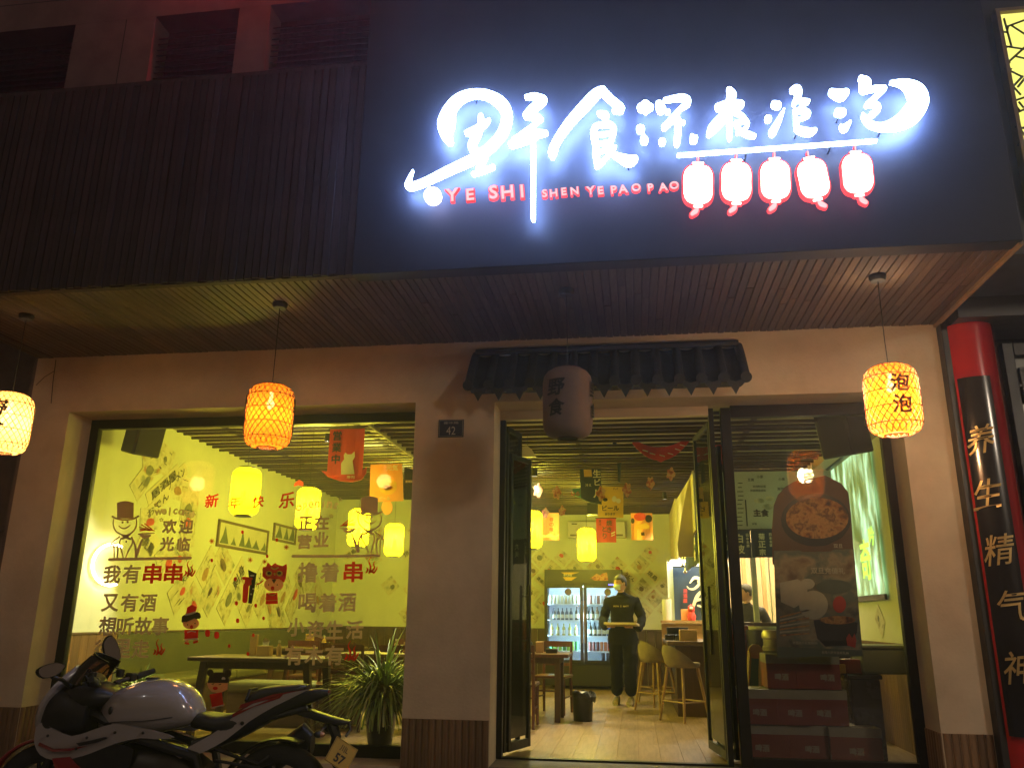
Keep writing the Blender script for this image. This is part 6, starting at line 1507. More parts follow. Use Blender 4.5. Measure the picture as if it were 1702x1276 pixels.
# cook in the kitchen, behind the uprights
ck0 = at(1240, 985, 12.0)
ck = thing('person', (ck0.x, 12.0, 0), 'cook in dark clothes half hidden behind the kitchen uprights', 'person')
sk = ck0.z-1.635
J2 = [(a, b, c+sk*(1 if c > .8 else 0), *r) for (a, b, c, *r) in J]
skin('body', J2, E_, mat('dark_check_shirt', (.03, .03, .04), .8, var=.6, scale=30), ck); skin('neck', [(0,0,1.44+sk,.048,.05),(0,-.012,1.56+sk,.046,.048)], [(0,1)], M['skin'], ck)
head(ck, Vector((0, -.02, 1.635+sk)), R(-60), False); ck.rotation_euler = (0, 0, R(-20))
hand(ck, (-.13,-.30,1.04+sk), (.3,-.8,0), (0,0,1), 1.0, 1); hand(ck, (.14,-.30,1.04+sk), (-.3,-.8,0), (0,0,1), 1.0, -1)
# ================================================================== potted plants at the window
M['leaf'] = mat('spider_plant_leaf', (.30, .44, .11), .38, var=.4, scale=8, orand=0); M['leaf2'] = mat('pale_leaf_edge', (.42, .50, .22), .4, var=.2)
M['pot'] = mat('dark_grey_ceramic_pot', (.06, .055, .045), .35, var=.4, scale=6, coat=.3); M['soil'] = mat('soil', (.03, .02, .014), .9)
def plant(name, x, y, z0, poth, potr, nleaf, L_, label, seed, up=.5):
    random.seed(seed); t = thing(name, (x, y, z0), label, 'plant')
    if poth: 
        obj('pot', MB().lathe([(.001, 0), (potr*.55, 0), (potr*.62, .02), (potr*.9, poth*.85), (potr, poth), (potr*.93, poth), (potr*.85, poth*.9), (.001, poth*.9)], (0, 0, 0), 24), M['pot'], t, world=False, smooth=40)
        obj('soil', MB().lathe([(.001, poth*.92), (potr*.86, poth*.92)], (0, 0, 0), 16), M['soil'], t, world=False)
    mb = MB(); m2 = MB()
    for k in range(nleaf):
        az = U(0, 2*math.pi); el = U(.7, 1.45) if rnd() < up else U(.35, 1.15); ln = L_*U(.55, 1.15); w = U(.009, .018); b = mb if rnd() < .72 else m2
        p = Vector((U(-1, 1)*potr*.3, U(-1, 1)*potr*.3, poth*.9)); d = Vector((math.cos(az)*math.cos(el), math.sin(az)*math.cos(el), math.sin(el))); n = 9; o = len(b.v); sag = U(1.3, 3.1)
        sd = Vector((-math.sin(az), math.cos(az), U(-.2, .2))).normalized()
        for i in range(n+1):
            t_ = i/n; ww = w*(1-t_**2.2)*(.55+.45*min(1, t_*4)); q = p+d*0
            b.v += [tuple(p-sd*ww), tuple(p+Vector((0, 0, -ww*.35))), tuple(p+sd*ww)]
            p = p+d*(ln/n); d = (d+Vector((0, 0, -sag/n))).normalized()
            if p.z < poth*.45: p.z = poth*.45+.01*i; d = Vector((d.x, d.y, 0)).normalized()*.6
        for i in range(n): e = o+3*i; b.f += [(e, e+1, e+4, e+3), (e+1, e+2, e+5, e+4)]
    o = obj('foliage', mb, M['leaf'], t, world=False, fixn=False, smooth=True); obj('foliage', m2, M['leaf2'], t, world=False, fixn=False, smooth=True)
    return t
pp = at(632, 1215, 7.72)
plant('spider_plant', pp.x, 7.72, 0, .42, .17, 560, .74, 'large bushy spider plant in a tall dark pot beside the middle pier', 11, .38)
pl2 = at(228, 1150, 7.75)
plant('spider_plant', pl2.x, 7.75, 0, .42, .15, 150, .36, 'bright green trailing plant seen over the motorcycle tank', 12)
# window light on the plants comes from the room
# ================================================================== motorcycle (x forward, y to its left, z up)
M['bwhite'] = mat('white_motorcycle_paint', (.34, .31, .29), .2, coat=1.0, var=.05); M['bred'] = mat('dark_red_motorcycle_paint', (.22, .01, .012), .25, coat=.8)
M['bblack'] = mat('satin_black_plastic', (.012, .012, .012), .42, var=.2, bump=.05); M['rubber'] = mat('tyre_rubber', (.014, .014, .014), .8, bump=.3, bscale=80)
M['metal'] = mat('dark_engine_metal', (.08, .075, .07), .4, .9, var=.3); M['chrome'] = mat('mirror_glass', (.35, .34, .32), .03, 1.0); M['seatv'] = mat('black_seat_vinyl', (.02, .02, .018), .45, bump=.15, bscale=150)
M['smoke'] = glassm('smoked_windscreen', (.62, .52, .44), 1.5); M['amber'] = mat('amber_lens', (.35, .14, .05), .15, coat=1); M['tailred'] = mat('red_lens', (.25, .01, .01), .15, coat=1)
M['platey'] = mat('yellow_number_plate', (.55, .36, .06), .45, var=.15)
bk = thing('motorcycle', (0, 0, 0), 'white, black and red sport motorcycle parked in front of the big window', 'motorcycle')
def B(name, mb, m, parent=None, **k): 
    o = obj(name, mb, M[m] if isinstance(m, str) else m, parent or bk, world=False, **k); return o
def bl(rows, n=20, pw=.8):
    """rows: (x, zlo, zhi, halfwidth[, yoffset])"""
    r2 = smooth_path([r if len(r) == 5 else (*r, 0) for r in rows], 3)
    return MB().loft([((x, yo, (a+b)/2), max(.003, h), max(.003, (b-a)/2), (0,1,0), (0,0,1), pw) for (x, a, b, h, yo) in r2], n)
def wheel(x, r, w, nm):
    ty_ = MB().lathe([(r-.085, -w*.42), (r-.05, -w*.5), (r-.02, -w*.42), (r-.004, -w*.22), (r, 0), (r-.004, w*.22), (r-.02, w*.42), (r-.05, w*.5), (r-.085, w*.42)], (x, 0, r), 40, 'y'); t = B(nm, ty_, 'rubber', smooth=50)
    rim = MB().lathe([(r-.082, -w*.40), (r-.10, -w*.36), (r-.105, 0), (r-.10, w*.36), (r-.082, w*.40)], (x, 0, r), 36, 'y').lathe([(.001, -w*.45), (.045, -w*.45), (.045, w*.45), (.001, w*.45)], (x, 0, r), 16, 'y')
    for k in range(6):
        a = 2*math.pi*k/6+.3; c, s = math.cos(a), math.sin(a); rim.tube([(x+.04*c, 0, r+.04*s), (x+(r-.10)*c, 0, r+(r-.10)*s)], [.02, .014], 6)
    me = mesh('rim', rim, M['bblack']); link(bpy.data.objects.new('rim', me), t)
    me = mesh('brake_disc', MB().lathe([(.09, w*.6), (.135, w*.6), (.135, w*.6+.005), (.09, w*.6+.005)], (x, 0, r), 32, 'y'), M['metal']); link(bpy.data.objects.new('brake_disc', me), t)
wheel(-.70, .31, .13, 'rear_wheel'); wheel(.70, .30, .10, 'front_wheel')
B('front_fender', MB().loft([((.70+.325*math.cos(a), 0, .30+.325*math.sin(a)), .062, .012, (0,1,0), (math.cos(a),0,math.sin(a)), .6) for a in [R(d) for d in range(20, 150, 10)]], 14), 'bred', smooth=True)
for s in (-1, 1): B('fork', MB().tube([(.70, s*.085, .30), (.52, s*.085, .86)], [.028, .024], 10), 'metal', smooth=True)
B('engine', bl([(.28,.22,.58,.14), (.15,.18,.62,.17), (-.1,.17,.60,.18), (-.28,.22,.50,.14)], pw=.6), 'metal', smooth=30)
B('frame', MB().tube([(.42, .09, .78), (.1, .16, .66), (-.25, .14, .56), (-.32, .11, .36)], .028, 8).tube([(.42, -.09, .78), (.1, -.16, .66), (-.25, -.14, .56), (-.32, -.11, .36)], .028, 8).tube([(-.2, .08, .62), (-.55, .07, .74), (-.85, .05, .82)], .018, 8).tube([(-.2, -.08, .62), (-.55, -.07, .74), (-.85, -.05, .82)], .018, 8), 'bblack', smooth=True)
B('swingarm', MB().tube([(-.28, .10, .38), (-.70, .11, .31)], [.035, .024], 8).tube([(-.28, -.10, .38), (-.70, -.11, .31)], [.035, .024], 8), 'metal', smooth=True)
B('subframe_strut', MB().tube([(-.34, .1, .60), (-.60, .09, .52), (-.66, .08, .56)], .012, 6).tube([(-.36, .12, .54), (-.62, .10, .50)], .009, 6), 'bblack')
# tank
B('fuel_tank', bl([(.40,.66,.80,.05), (.36,.64,.875,.10), (.28,.64,.915,.15), (.17,.65,.955,.175), (.06,.66,.968,.18), (-.04,.68,.955,.17), (-.12,.70,.915,.15), (-.17,.72,.86,.12), (-.20,.74,.80,.08)], 24, .82), 'bwhite', smooth=True)
B('tank_cap', MB().lathe([(.001, 0), (.04, 0), (.045, -.012), (.001, -.015)], (.12, 0, .974), 20), 'bblack', smooth=30)
B('tank_vent', MB().ball((.275, .158, .80), (.012, .006, .022)), 'bblack', smooth=True)
# fairings
B('upper_fairing', bl([(.42,.66,.86,.17), (.50,.64,.90,.185), (.58,.63,.92,.175), (.66,.64,.90,.15), (.71,.66,.83,.11), (.745,.69,.77,.05)], 24, .7), 'bblack', smooth=True)
B('nose_cowl', MB().loft([((x, 0, z), w, .03, (0,1,0), (.75,0,.65), .7) for x, z, w in smooth_path([(.56,1.02,.07),(.60,.97,.12),(.65,.90,.155),(.69,.83,.165),(.715,.76,.15),(.735,.70,.11)], 3)], 20), 'bwhite', smooth=True)
for s in (-1, 1):
    fn = lambda u, v, w, s=s: (u, s*(.205-.55*max(0, u-.45)**1.4-.22*abs(v-.72)**1.3-w-.10*max(0, .1-u)), v)
    P = smooth_path([(.735,.70),(.70,.725),(.60,.70),(.46,.665),(.34,.70),(.22,.735),(.10,.72),(-.02,.70),(-.13,.665),(-.02,.655),(.06,.66),(.20,.63),(.34,.575),(.46,.54),(.58,.53),(.68,.55),(.73,.60),(.745,.65)], 2)[:-1]
    B('side_fairing', MB().prism(P, fn, .012), 'bwhite', smooth=30)
    P = smooth_path([(.46,.54),(.34,.575),(.22,.62),(.10,.60),(.12,.48),(.20,.34),(.32,.22),(.48,.22),(.56,.36),(.56,.50)], 2)
    B('belly_fairing', MB().prism(P, lambda u, v, w, s=s: (u, s*(.19-w-.1*abs(v-.5)), v), .012), 'bblack', smooth=30)
    P = [(.56,.545),(.46,.555),(.30,.43),(.18,.30),(.26,.27),(.40,.38),(.52,.47)]
    B('belly_stripe', MB().prism(P, lambda u, v, w, s=s: (u, s*(.196-w-.1*abs(v-.5)), v), .01), 'bred')
# screen: bubble
mb = MB(); rows = smooth_path([(.60,1.0,.02),(.555,1.06,.06),(.50,1.113,.055)], 1)
prof = smooth_path([(.70,.80,.155),(.665,.88,.15),(.62,.97,.135),(.565,1.05,.11),(.50,1.112,.07)], 3); n = 14
for (x, z, w) in prof:
    for j in range(n+1):
        a = math.pi*j/n; mb.v.append((x-.13*(1-math.sin(a))*1.0, w*1.02*math.cos(a), z-.055*(1-math.sin(a))))
k_ = n+1
for i in range(len(prof)-1):
    for j in range(n): mb.f.append((i*k_+j, i*k_+j+1, (i+1)*k_+j+1, (i+1)*k_+j))
o = B('windscreen', mb, 'smoke', smooth=True); sl = o.modifiers.new('thick', 'SOLIDIFY'); sl.thickness = .004
B('screen_edge', MB().tube([(p[0]-.13*(1-math.sin(a)), p[2]*1.02*math.cos(a), p[1]-.055*(1-math.sin(a))) for p in [prof[-1]] for a in [math.pi*j/14 for j in range(15)]], .004, 6), 'bblack')
B('instrument_cluster', bl([(.42,.90,.93,.06), (.46,.90,.985,.085), (.52,.91,1.0,.08), (.56,.93,.98,.05)], 14, .6), 'bblack', smooth=30)
B('cockpit_trim', bl([(.30,.84,.89,.09), (.38,.80,.93,.15), (.48,.78,.95,.17), (.58,.80,.93,.13)], 18, .7), 'bblack', smooth=True)
B('headlight', bl([(.66,.70,.80,.10), (.71,.69,.79,.10), (.74,.70,.76,.06)], 16, .6), mat('headlight_lens', (.25, .25, .25), .1, coat=1), smooth=True)
# bars, grips, levers
for s in (-1, 1):
    B('handlebar', MB().tube([(.40, s*.09, .93), (.36, s*.22, .955), (.33, s*.26, .96)], .014, 8), 'bblack', smooth=True)
    B('grip', MB().tube([(.345, s*.235, .958), (.30, s*.37, .985)], [.02, .018], 12), 'rubber', smooth=True); B('switch_box', MB().box((.365, s*.215, .958), (.06, .05, .05), (0, 0, s*.3)), 'bblack', bevel=.01)
    B('lever', MB().tube([(.40, s*.20, .955), (.39, s*.29, .955), (.35, s*.38, .965)], [.009, .007, .005], 6), 'metal', smooth=True)
    B('brake_reservoir', MB().lathe([(.001, 0), (.022, 0), (.026, .045), (.001, .05)], (.41, s*.16, .96), 14), 'bblack', smooth=True)
# mirrors
def mirror(c, dirn, size, st0, rot=0, name='mirror'):
    c = Vector(c); d = Vector(dirn).normalized(); sd = d.cross(Vector((0, 0, 1))).normalized(); u = sd.cross(d); sd, u = sd*math.cos(rot)+u*math.sin(rot), -sd*math.sin(rot)+u*math.cos(rot)
    out = smooth_path([(-.10,.00),(-.06,.040),(.02,.052),(.085,.040),(.10,.0),(.075,-.038),(.0,-.048),(-.06,-.03)], 2)
    s = MB(); n_ = len(out)
    for sc, dp in ((1, 0), (1.02, .01), (.9, .035), (.55, .05)):
        for (a, b) in out: p = c+sd*(a*sc*size)+u*((b*sc+a*.25)*size)-d*dp; s.v.append(tuple(p))
    for k in range(3):
        for i in range(n_): s.f.append((k*n_+i, k*n_+(i+1) % n_, (k+1)*n_+(i+1) % n_, (k+1)*n_+i))
    s.f.append(tuple(3*n_+i for i in range(n_)))
    o = B(name, s, 'bblack', smooth=True)
    g = MB(); g.prism([(a*.93*size, (b*.93+a*.25*.95)*size) for a, b in out], lambda x, y, w: tuple(c+sd*x+u*y+d*(.001-w)), .004); me = mesh('mirror_glass', g, M['chrome']); link(bpy.data.objects.new('mirror_glass', me), o)
    me = mesh('stalk', MB().tube([st0, tuple((Vector(st0)+c)/2+Vector((-.01, 0, -.01))), tuple(c-d*.03-u*.04)], [.014, .011, .012], 8), M['bblack']); me.shade_smooth(); link(bpy.data.objects.new('stalk', me), o)
mirror((.53, .37, 1.03), (-.80, .42, .12), .78, (.56, .13, .93), R(-30)); mirror((.57, -.33, 1.10), (-.80, .60, .10), 1.0, (.60, -.12, .97), R(48))
# seats and tail
B('rider_seat', bl([(-.17,.70,.775,.07), (-.24,.69,.785,.12), (-.34,.68,.775,.14), (-.44,.68,.795,.13), (-.50,.70,.825,.10)], 20, .7), 'seatv', smooth=True)
B('pillion_seat', bl([(-.47,.80,.835,.08), (-.52,.81,.905,.10), (-.60,.84,.935,.105), (-.70,.87,.945,.10), (-.79,.90,.95,.08), (-.83,.92,.945,.05)], 20, .7), 'seatv', smooth=True)
B('tail_core', bl([(-.30,.58,.70,.08), (-.45,.64,.80,.10), (-.60,.72,.86,.10), (-.75,.80,.90,.085), (-.88,.85,.925,.06), (-.96,.885,.92,.03)], 18, .7), 'bblack', smooth=True)
for s in (-1, 1):
    hw = lambda u: .125-.06*max(0, (-u-.55)/.35)
    P = smooth_path([(-.86,.925),(-.70,.895),(-.55,.845),(-.46,.79),(-.36,.70),(-.22,.62),(-.10,.56),(.02,.525),(-.12,.54),(-.28,.58),(-.42,.655),(-.54,.75),(-.68,.835),(-.80,.89)], 2)
    P = P[:-1]; B('tail_panel', MB().prism(P, lambda u, v, w, s=s: (u, s*(hw(u)+.004-w), v), .012), 'bwhite', smooth=30)
    B('tail_stripe', MB().prism([(-.84,.925),(-.66,.897),(-.48,.84),(-.47,.815),(-.60,.865),(-.76,.908)], lambda u, v, w, s=s: (u, s*(hw(u)+.008-w), v), .008), 'bred')
    B('tail_stripe', MB().prism([(-.72,.90),(-.56,.858),(-.44,.79),(-.44,.77),(-.56,.83),(-.70,.876)], lambda u, v, w, s=s: (u, s*(hw(u)+.009-w), v), .008), 'bred')
    B('panel_bolt', MB().lathe([(.001, 0), (.011, 0), (.011, .004*s), (.001, .005*s)], (-.50, s*.128, .74), 12, 'y'), 'bblack')
B('tail_light', bl([(-.86,.875,.915,.055), (-.92,.885,.92,.04), (-.965,.90,.915,.02)], 12, .6), 'tailred', smooth=True)
# rear mudguard, plate, signals
B('rear_mudguard', bl([(-.70,.80,.86,.06), (-.82,.77,.82,.06), (-.94,.74,.785,.055), (-1.04,.725,.76,.05), (-1.10,.735,.75,.03)], 14, .6).tube([(-.98, 0, .75), (-1.02, 0, .66), (-1.0, .0, .56), (-1.06, 0, .46)], [.035, .03, .025, .02], 8), 'bblack', smooth=30)
B('plate_bracket', MB().tube([(-1.0, .0, .62), (-1.03, .03, .55)], .02, 8).tube([(-1.09, 0, .745), (-1.10, .0, .70), (-1.08, .02, .665)], .008, 6), 'bblack')
pc = Vector((-1.075, .07, .575)); pn = Vector((-.62, .78, .10)).normalized(); pr_ = Vector((0, 0, 1)).cross(pn).normalized(); pu = pn.cross(pr_)
pr_, pu = pr_*math.cos(R(-32))+pu*math.sin(R(-32)), -pr_*math.sin(R(-32))+pu*math.cos(R(-32))
mbx = MB()
for a, b in ((-.078, -.07), (.078, -.07), (.078, .07), (-.078, .07)): mbx.v.append(tuple(pc+pr_*a+pu*b))
for a, b in ((-.078, -.07), (.078, -.07), (.078, .07), (-.078, .07)): mbx.v.append(tuple(pc+pr_*a+pu*b-pn*.004))
mbx.f += [(0,1,2,3),(7,6,5,4),(0,4,5,1),(1,5,6,2),(2,6,7,3),(3,7,4,0)]
po = B('license_plate', mbx, 'platey'); t = MB(); put_text(t, '川L', pc+pu*.032+pn*.002, h=.035, right=pr_, up=pu, bold=.02, out=0); put_text(t, '57', pc-pu*.025+pn*.002, h=.05, right=pr_, up=pu, bold=.03)
t.tube([tuple(pc+pr_*a+pu*b+pn*.001) for a, b in ((-.074,-.066),(.074,-.066),(.074,.066),(-.074,.066),(-.074,-.066))], .0012, 4)
me = mesh('lettering', t, M['blacktxt']); link(bpy.data.objects.new('lettering', me), po)
for s in (-1, 1):
    B('turn_signal', MB().tube([(-.97, s*.03, .73), (-.95, s*.09, .70)], .008, 6).ball((-.945, s*.115, .688), (.028, .035, .02)), 'bblack', smooth=True); B('signal_lens', MB().ball((-.965, s*.115, .688), (.018, .028, .016)), 'amber', smooth=True)
B('silencer', MB().loft([((-.42, -.13, .36), .05, .05, (0,1,0), (.5,0,.85), .8), ((-.60, -.15, .50), .06, .07, (0,1,0), (.5,0,.85), .8), ((-.80, -.155, .645), .055, .075, (0,1,0), (.3,0,.95), .8), ((-.84, -.155, .60), .05, .06, (0,1,0), (0,0,1), .8)], 16), 'bblack', smooth=30)
B('hugger', MB().loft([((-.70+.335*math.cos(a), 0, .31+.335*math.sin(a)), .07, .008, (0,1,0), (math.cos(a),0,math.sin(a)), .6) for a in [R(d) for d in range(30, 120, 10)]], 12), 'bblack', smooth=True)
B('chain_guard', MB().box((-.48, .11, .40), (.4, .02, .05), (0, R(-8), 0)), 'bblack', bevel=.006); B('exhaust_pipe', MB().tube([(.2, -.08, .3), (.05, -.12, .15), (-.2, -.13, .18), (-.42, -.13, .36)], .022, 8), 'metal', smooth=True)
B('side_stand', MB().tube([(-.05, .12, .25), (-.10, .27, .01)], .012, 6), 'bblack'); B('foot_peg', MB().tube([(-.30, .12, .36), (-.30, .23, .37)], .012, 8).tube([(-.30, -.12, .36), (-.30, -.23, .37)], .012, 8), 'metal')
# hoses, seams and small fittings
for s in (-1, 1):
    B('brake_hose', MB().tube(smooth_path([(.41, s*.16, 1.0), (.46, s*.12, 1.02), (.52, s*.09, .92), (.60, s*.08, .70), (.68, s*.10, .45)], 4), .005, 6), 'rubber', smooth=True)
    B('clutch_cable', MB().tube(smooth_path([(.38, s*.22, .95), (.44, s*.18, .99), (.48, s*.06, .93), (.38, s*.03, .85)], 4), .004, 6), 'rubber', smooth=True)
    for (x, z, y) in ((.62, .66, .165), (.36, .66, .213), (.20, .69, .214), (.04, .69, .206), (.42, .60, .203)):
        B('fairing_bolt', MB().lathe([(.001, 0), (.008, 0), (.008, .004*s), (.001, .005*s)], (x, s*y, z), 10, 'y'), 'metal')
    B('fairing_vent', MB().prism([(.40,.615),(.30,.635),(.24,.66),(.26,.665),(.34,.645),(.42,.63)], lambda u, v, w, s=s: (u, s*(.211-w), v), .01), 'bblack')
    B('fairing_stripe', MB().prism([(.70,.60),(.58,.575),(.46,.585),(.36,.615),(.46,.60),(.58,.592),(.69,.618)], lambda u, v, w, s=s: (u, s*(.2085-.55*max(0, u-.45)**1.4-.22*abs(v-.72)**1.3-w), v), .006), 'bred')
    B('tank_pad_seam', MB().tube(smooth_path([(.36, s*.12, .72), (.22, s*.174, .74), (.05, s*.183, .75), (-.10, s*.162, .77)], 4), .0025, 5), 'bblack')
    B('mirror_joint', MB().ball((.56, s*.13, .93), (.02, .015, .015)), 'bblack', smooth=True)
B('ignition_key', MB().lathe([(.001, 0), (.016, 0), (.016, .012), (.001, .012)], (.33, 0, .93), 12), 'metal')
B('seat_strap', MB().tube([(-.50, -.11, .86), (-.50, -.06, .915), (-.50, .06, .915), (-.50, .11, .86)], .008, 6), 'bblack')
bk.location = (-2.625, 4.618, GZ); bk.rotation_euler = (0, 0, math.pi+.0906); bk.scale = (.95, .95, .95)
# ================================================================== neighbours
# right: dark shop front with red column and lit lattice box
M['darkwood'] = mat('black_lacquered_wood', (.028, .026, .024), .4, var=.25); M['colred'] = mat('red_lacquer', (.42, .013, .017), .22, coat=.6, var=.1); M['plaque'] = mat('black_lacquer_plaque', (.012, .011, .011), .22, coat=.5)
M['gold'] = mat('gold_leaf', (.50, .36, .15), .4, .6)
nw = thing('neighbour_shop_wall', (4.5, 7.3, 0), 'dark wall of the neighbouring shop on the right', 'wall')
obj('wall', MB().bx(WRX+.01, 9, 7.42, 7.6, GZ-.3, 9), M['darkwood'], nw)
obj('edge_post', MB().bx(WRX+.002, WRX+.06, 7.0, 7.42, GZ-.2, 3.61), M['darkwood'], nw, bevel=.006)
obj('lintel', MB().bx(WRX+.07, 9, 6.78, 7.415, 3.57, 3.745), M['darkwood'], nw)
obj('upper_box', MB().bx(WRX+.07, 9, 5.95, 7.42, 3.75, 3.9).bx(WRX+.07, 9, 6.05, 7.41, 3.901, 9), mat('dark_grey_cladding', (.040, .042, .045), .45, var=.2), nw)
ccx, ccy, ccr = 2.885, 7.10, .205
rc = thing('red_column', (ccx, ccy, GZ), 'glossy red round column carrying a black plaque with gold characters', 'column')
obj('shaft', MB().lathe([(ccr*1.0, GZ), (ccr, 3.57)], (ccx, ccy, 0), 48), M['colred'], rc, smooth=True)
pq = MB(); a0, a1 = R(-141), R(-78); n = 18; pr_o = ccr+.022
zt_ = at(1610, 626, ccy-ccr).z; zb_ = at(1700, 1225, ccy-ccr).z
ang = [a0+(a1-a0)*i/n for i in range(n+1)]
for z in (zb_, zt_):
    for a in ang: pq.v.append((ccx+pr_o*math.cos(a), ccy+pr_o*math.sin(a), z))
for z in (zb_, zt_):
    for a in ang: pq.v.append((ccx+(ccr+.002)*math.cos(a), ccy+(ccr+.002)*math.sin(a), z))
k = n+1
for i in range(n): pq.f += [(i, i+1, k+i+1, k+i), (2*k+i, 3*k+i, 3*k+i+1, 2*k+i+1), (k+i, k+i+1, 3*k+i+1, 3*k+i), (i, 2*k+i, 2*k+i+1, i+1)]
pq.f += [(0, k, 3*k, 2*k), (n, 2*k+n, 3*k+n, k+n)]
po = obj('plaque', pq, M['plaque'], rc, smooth=30)
for ch, px, py in (('养', 1630, 730), ('生', 1642, 820), ('精', 1660, 913), ('气', 1680, 1006), ('神', 1692, 1108)):
    c = at(px, py, 6.895); v, f = text2d(ch, .008); ys = [q[1] for q in v]; s = .235/(max(ys)-min(ys)); a_ = math.atan2(-1, (c.x-ccx)/ccr*.85); r_ = pr_o+.012; P = []
    a_ = -math.pi/2 + math.asin(max(-.9, min(.9, (c.x-ccx)/pr_o)))
    for (x, y) in v: th = a_+(x*s*.86+.18*y*s)/r_; P.append((ccx+r_*math.cos(th), ccy+r_*math.sin(th), c.z+y*s+x*s*.10))
    b = MB(); b.raw(P, f); me = mesh('character', b, M['gold']); me.transform(Matrix.Translation(-wloc(rc))); o = bpy.data.objects.new('character', me); link(o, po); so = o.modifiers.new('thick', 'SOLIDIFY'); so.thickness = .004; so.offset = -1
# carved lattice door right of the column
ld = thing('lattice_door', (3.6, 7.3, 0), 'dark carved lattice door of the shop on the right', 'door')
m = MB()
X0, X1 = 3.24, 4.3
m.bx(X0, X0+.09, 7.28, 7.36, 0, 3.5).bx(X1-.09, X1, 7.28, 7.36, 0, 3.5).bx(X0+.09, X1-.09, 7.28, 7.36, 3.38, 3.5).bx(X0+.09, X1-.09, 7.28, 7.36, 2.66, 2.74).bx(X0+.09, X1-.09, 7.28, 7.36, 0, .9)
obj('frame', m, M['darkwood'], ld, bevel=.006)
def bar(x0, x1, z0, z1): obj('lattice_bar', MB().bx(x0, x1, 7.30, 7.34, z0, z1), M['darkwood'], ld, bevel=.003)
for (x0, x1, z0, z1) in ((3.36,3.62,3.25,3.28),(3.36,3.39,3.0,3.25),(3.59,3.62,3.0,3.25),(3.36,3.62,2.97,3.0),(3.33,3.36,3.1,3.13),(3.62,4.21,3.1,3.13),(3.48,3.50,3.28,3.38),(3.48,3.50,2.74,2.97),
    (3.40,4.15,2.50,2.53),(3.40,3.43,1.2,2.50),(3.5,3.53,1.1,2.42),(3.53,4.15,2.39,2.42),(3.33,3.40,2.2,2.23),(3.43,3.5,1.9,1.93),(3.43,3.5,1.5,1.53),(3.40,4.15,1.05,1.08),(4.0,4.03,1.08,2.39),(3.75,3.78,1.08,2.39)): bar(x0, x1, z0, z1)
obj('pane', MB().bx(X0+.09, X1-.09, 7.355, 7.36, .9, 3.38), mat('frosted_dim_glass', (.16, .17, .13), .25, var=.3, scale=3), ld)
# lit lattice light box high on the right
lx0 = at(1655, 30, 6.04).x; zt2 = at(1655, 28, 6.02).z; zb2 = at(1702, 300, 6.02).z
lbx = thing('lattice_light_box', (lx0, 6.0, zb2), 'yellow lit light box behind a cracked ice lattice, top right', 'sign')
obj('lit_panel', MB().bx(lx0, lx0+1.6, 6.0, 6.03, zb2-.3, zt2), emis('pale_yellow_light_box', (1.0, .93, .20), .36), lbx)
fb = MB(); fb.bx(lx0-.03, lx0, 5.96, 6.05, zb2-.3, zt2).bx(lx0-.03, lx0+1.6, 5.96, 6.05, zt2, zt2+.03); obj('frame', fb, M['trim'], lbx)
random.seed(4)
def lb_(x0, y0, x1, y1): 
    a = at(x0, y0, 5.985); b = at(x1, y1, 5.985); obj('lattice_bar', MB().tube([a, b], .009, 4), M['darkwood'], lbx)
SQ = 431/142
def z6(x, y): return (1560+x/SQ, y/3.038)
for (x0, y0, x1, y1) in ((330,95,368,235),(300,155,345,165),(345,165,350,135),(345,135,440,100),(368,130,445,180),(318,232,440,250),(368,235,330,240),(440,235,355,312),(388,285,450,300),(325,265,360,320),(335,345,425,390),(425,385,378,435),(352,410,415,480),(440,390,400,440),(365,515,440,490),(375,515,410,560),(405,515,430,545),(380,575,440,550),(385,640,445,650),(410,650,440,690),(400,735,445,710),(410,690,405,735),(425,810,450,800),(405,655,440,640),(350,345,370,350)):
    a = z6(x0, y0); b = z6(x1, y1); lb_(*a, *b)
for k in range(26):
    x = lx0+.25+U(0, 1.3); z = U(zb2-.3, zt2); an = U(0, math.pi); l = U(.1, .25); obj('lattice_bar', MB().tube([(x-l*math.cos(an)*.5, 5.985, max(zb2-.3, z-l*math.sin(an)*.5)), (x+l*math.cos(an)*.5, 5.985, min(zt2, z+l*math.sin(an)*.5))], .009, 4), M['darkwood'], lbx)
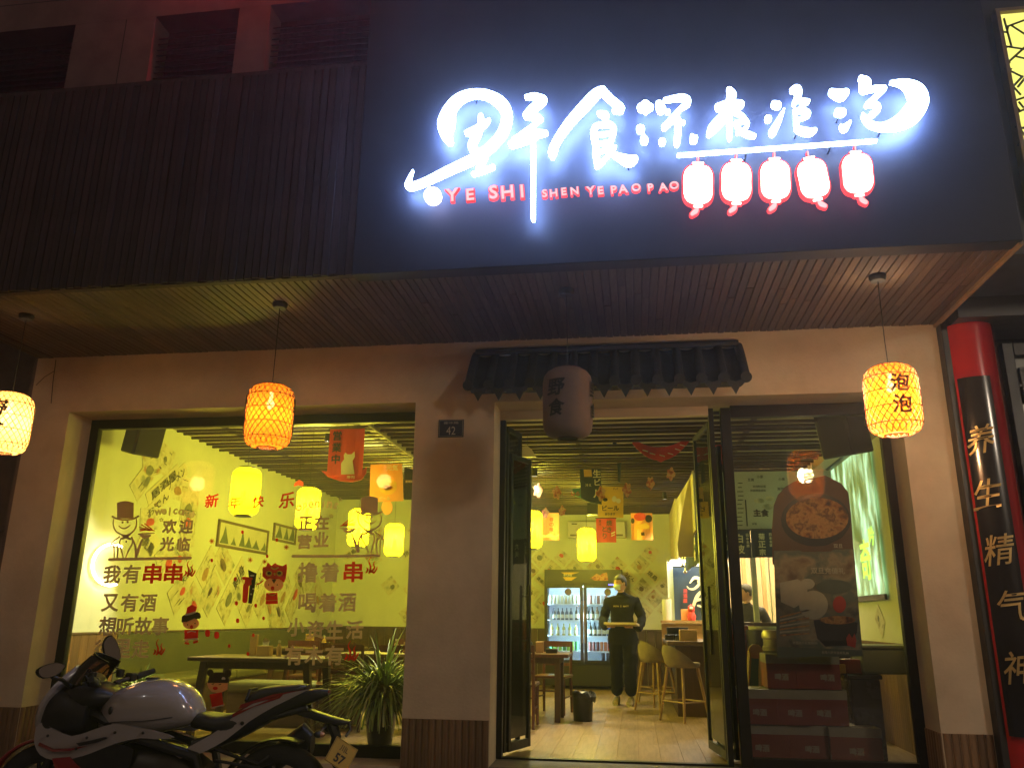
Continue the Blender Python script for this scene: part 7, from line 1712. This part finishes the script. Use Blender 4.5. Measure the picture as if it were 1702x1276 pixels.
# left: recessed dark neighbour
nl = thing('left_neighbour_wall', (-8, 8.2, 0), 'dark recessed wall of the neighbouring building on the left', 'wall')
obj('wall', MB().bx(-13, WLX-.005, 8.0, 8.2, GZ-.3, 9), M['upper'], nl); obj('side_return', MB().bx(WLX-.05, WLX-.003, 7.12, 7.99, GZ-.3, 9), M['upper'], nl)
obj('stone_band', MB().bx(-13, WLX-.06, 7.96, 7.998, 2.0, 2.05).bx(-13, WLX-.06, 7.96, 7.998, 3.4, 3.55), M['upper'], nl)
# wiring on the wall by the left corner of the soffit
a = at(93, 598, FY-.01); b = at(85, 670, FY-.01); c = at(60, 640, FY-.01)
tag(obj('cable', MB().tube([a, (a.x+.01, FY-.012, (a.z+b.z)/2), b], .004, 5).tube([tuple(a-Vector((0, 0, .12))), ((a.x+c.x)/2, FY-.02, (a.z+c.z)/2-.05), c], .003, 5), M['cord']), 'thin black cable hanging down the wall below the left end of the soffit', 'cable')
# street lamp across the pavement, behind the camera
sl_ = thing('street_lamp', (8.2, -3.0, GZ-.3), 'street lamp on the far side of the pavement', 'street lamp')
obj('post', MB().tube([(8.2, -3.0, GZ-.3), (8.2, -3.0, 4.6), (7.9, -2.7, 4.95), (7.5, -2.4, 5.0)], [.09, .06, .04, .035], 10), M['bblack'], sl_, smooth=True); obj('lamp_head', MB().box((7.3, -2.25, 5.0), (.5, .22, .08), (0, 0, R(-40))), M['bblack'], sl_, bevel=.02)
l = bpy.data.lights.new('street_light', 'POINT'); l.energy = 190; l.color = (1, .81, .60); l.shadow_soft_size = .55; lo = bpy.data.objects.new('street_light', l); link(lo, sl_); lo.location = (-.95, .8, 5.22)

# mist added for the sign's halo: one closed box of even, thin air
hm = bpy.data.materials.new('added_mist'); hm.use_nodes = True; nt = hm.node_tree; nt.nodes.clear()
pv_ = nt.nodes.new('ShaderNodeVolumePrincipled'); pv_.inputs['Color'].default_value = (.95, .96, 1, 1); pv_.inputs['Density'].default_value = .005; pv_.inputs['Anisotropy'].default_value = .8
oo = nt.nodes.new('ShaderNodeOutputMaterial'); nt.links.new(pv_.outputs[0], oo.inputs['Volume'])
tag(obj('haze', MB().bx(-62, 62, -62, 42, -1.5, 10), hm), kind='stuff')
bpy.context.view_layer.update()
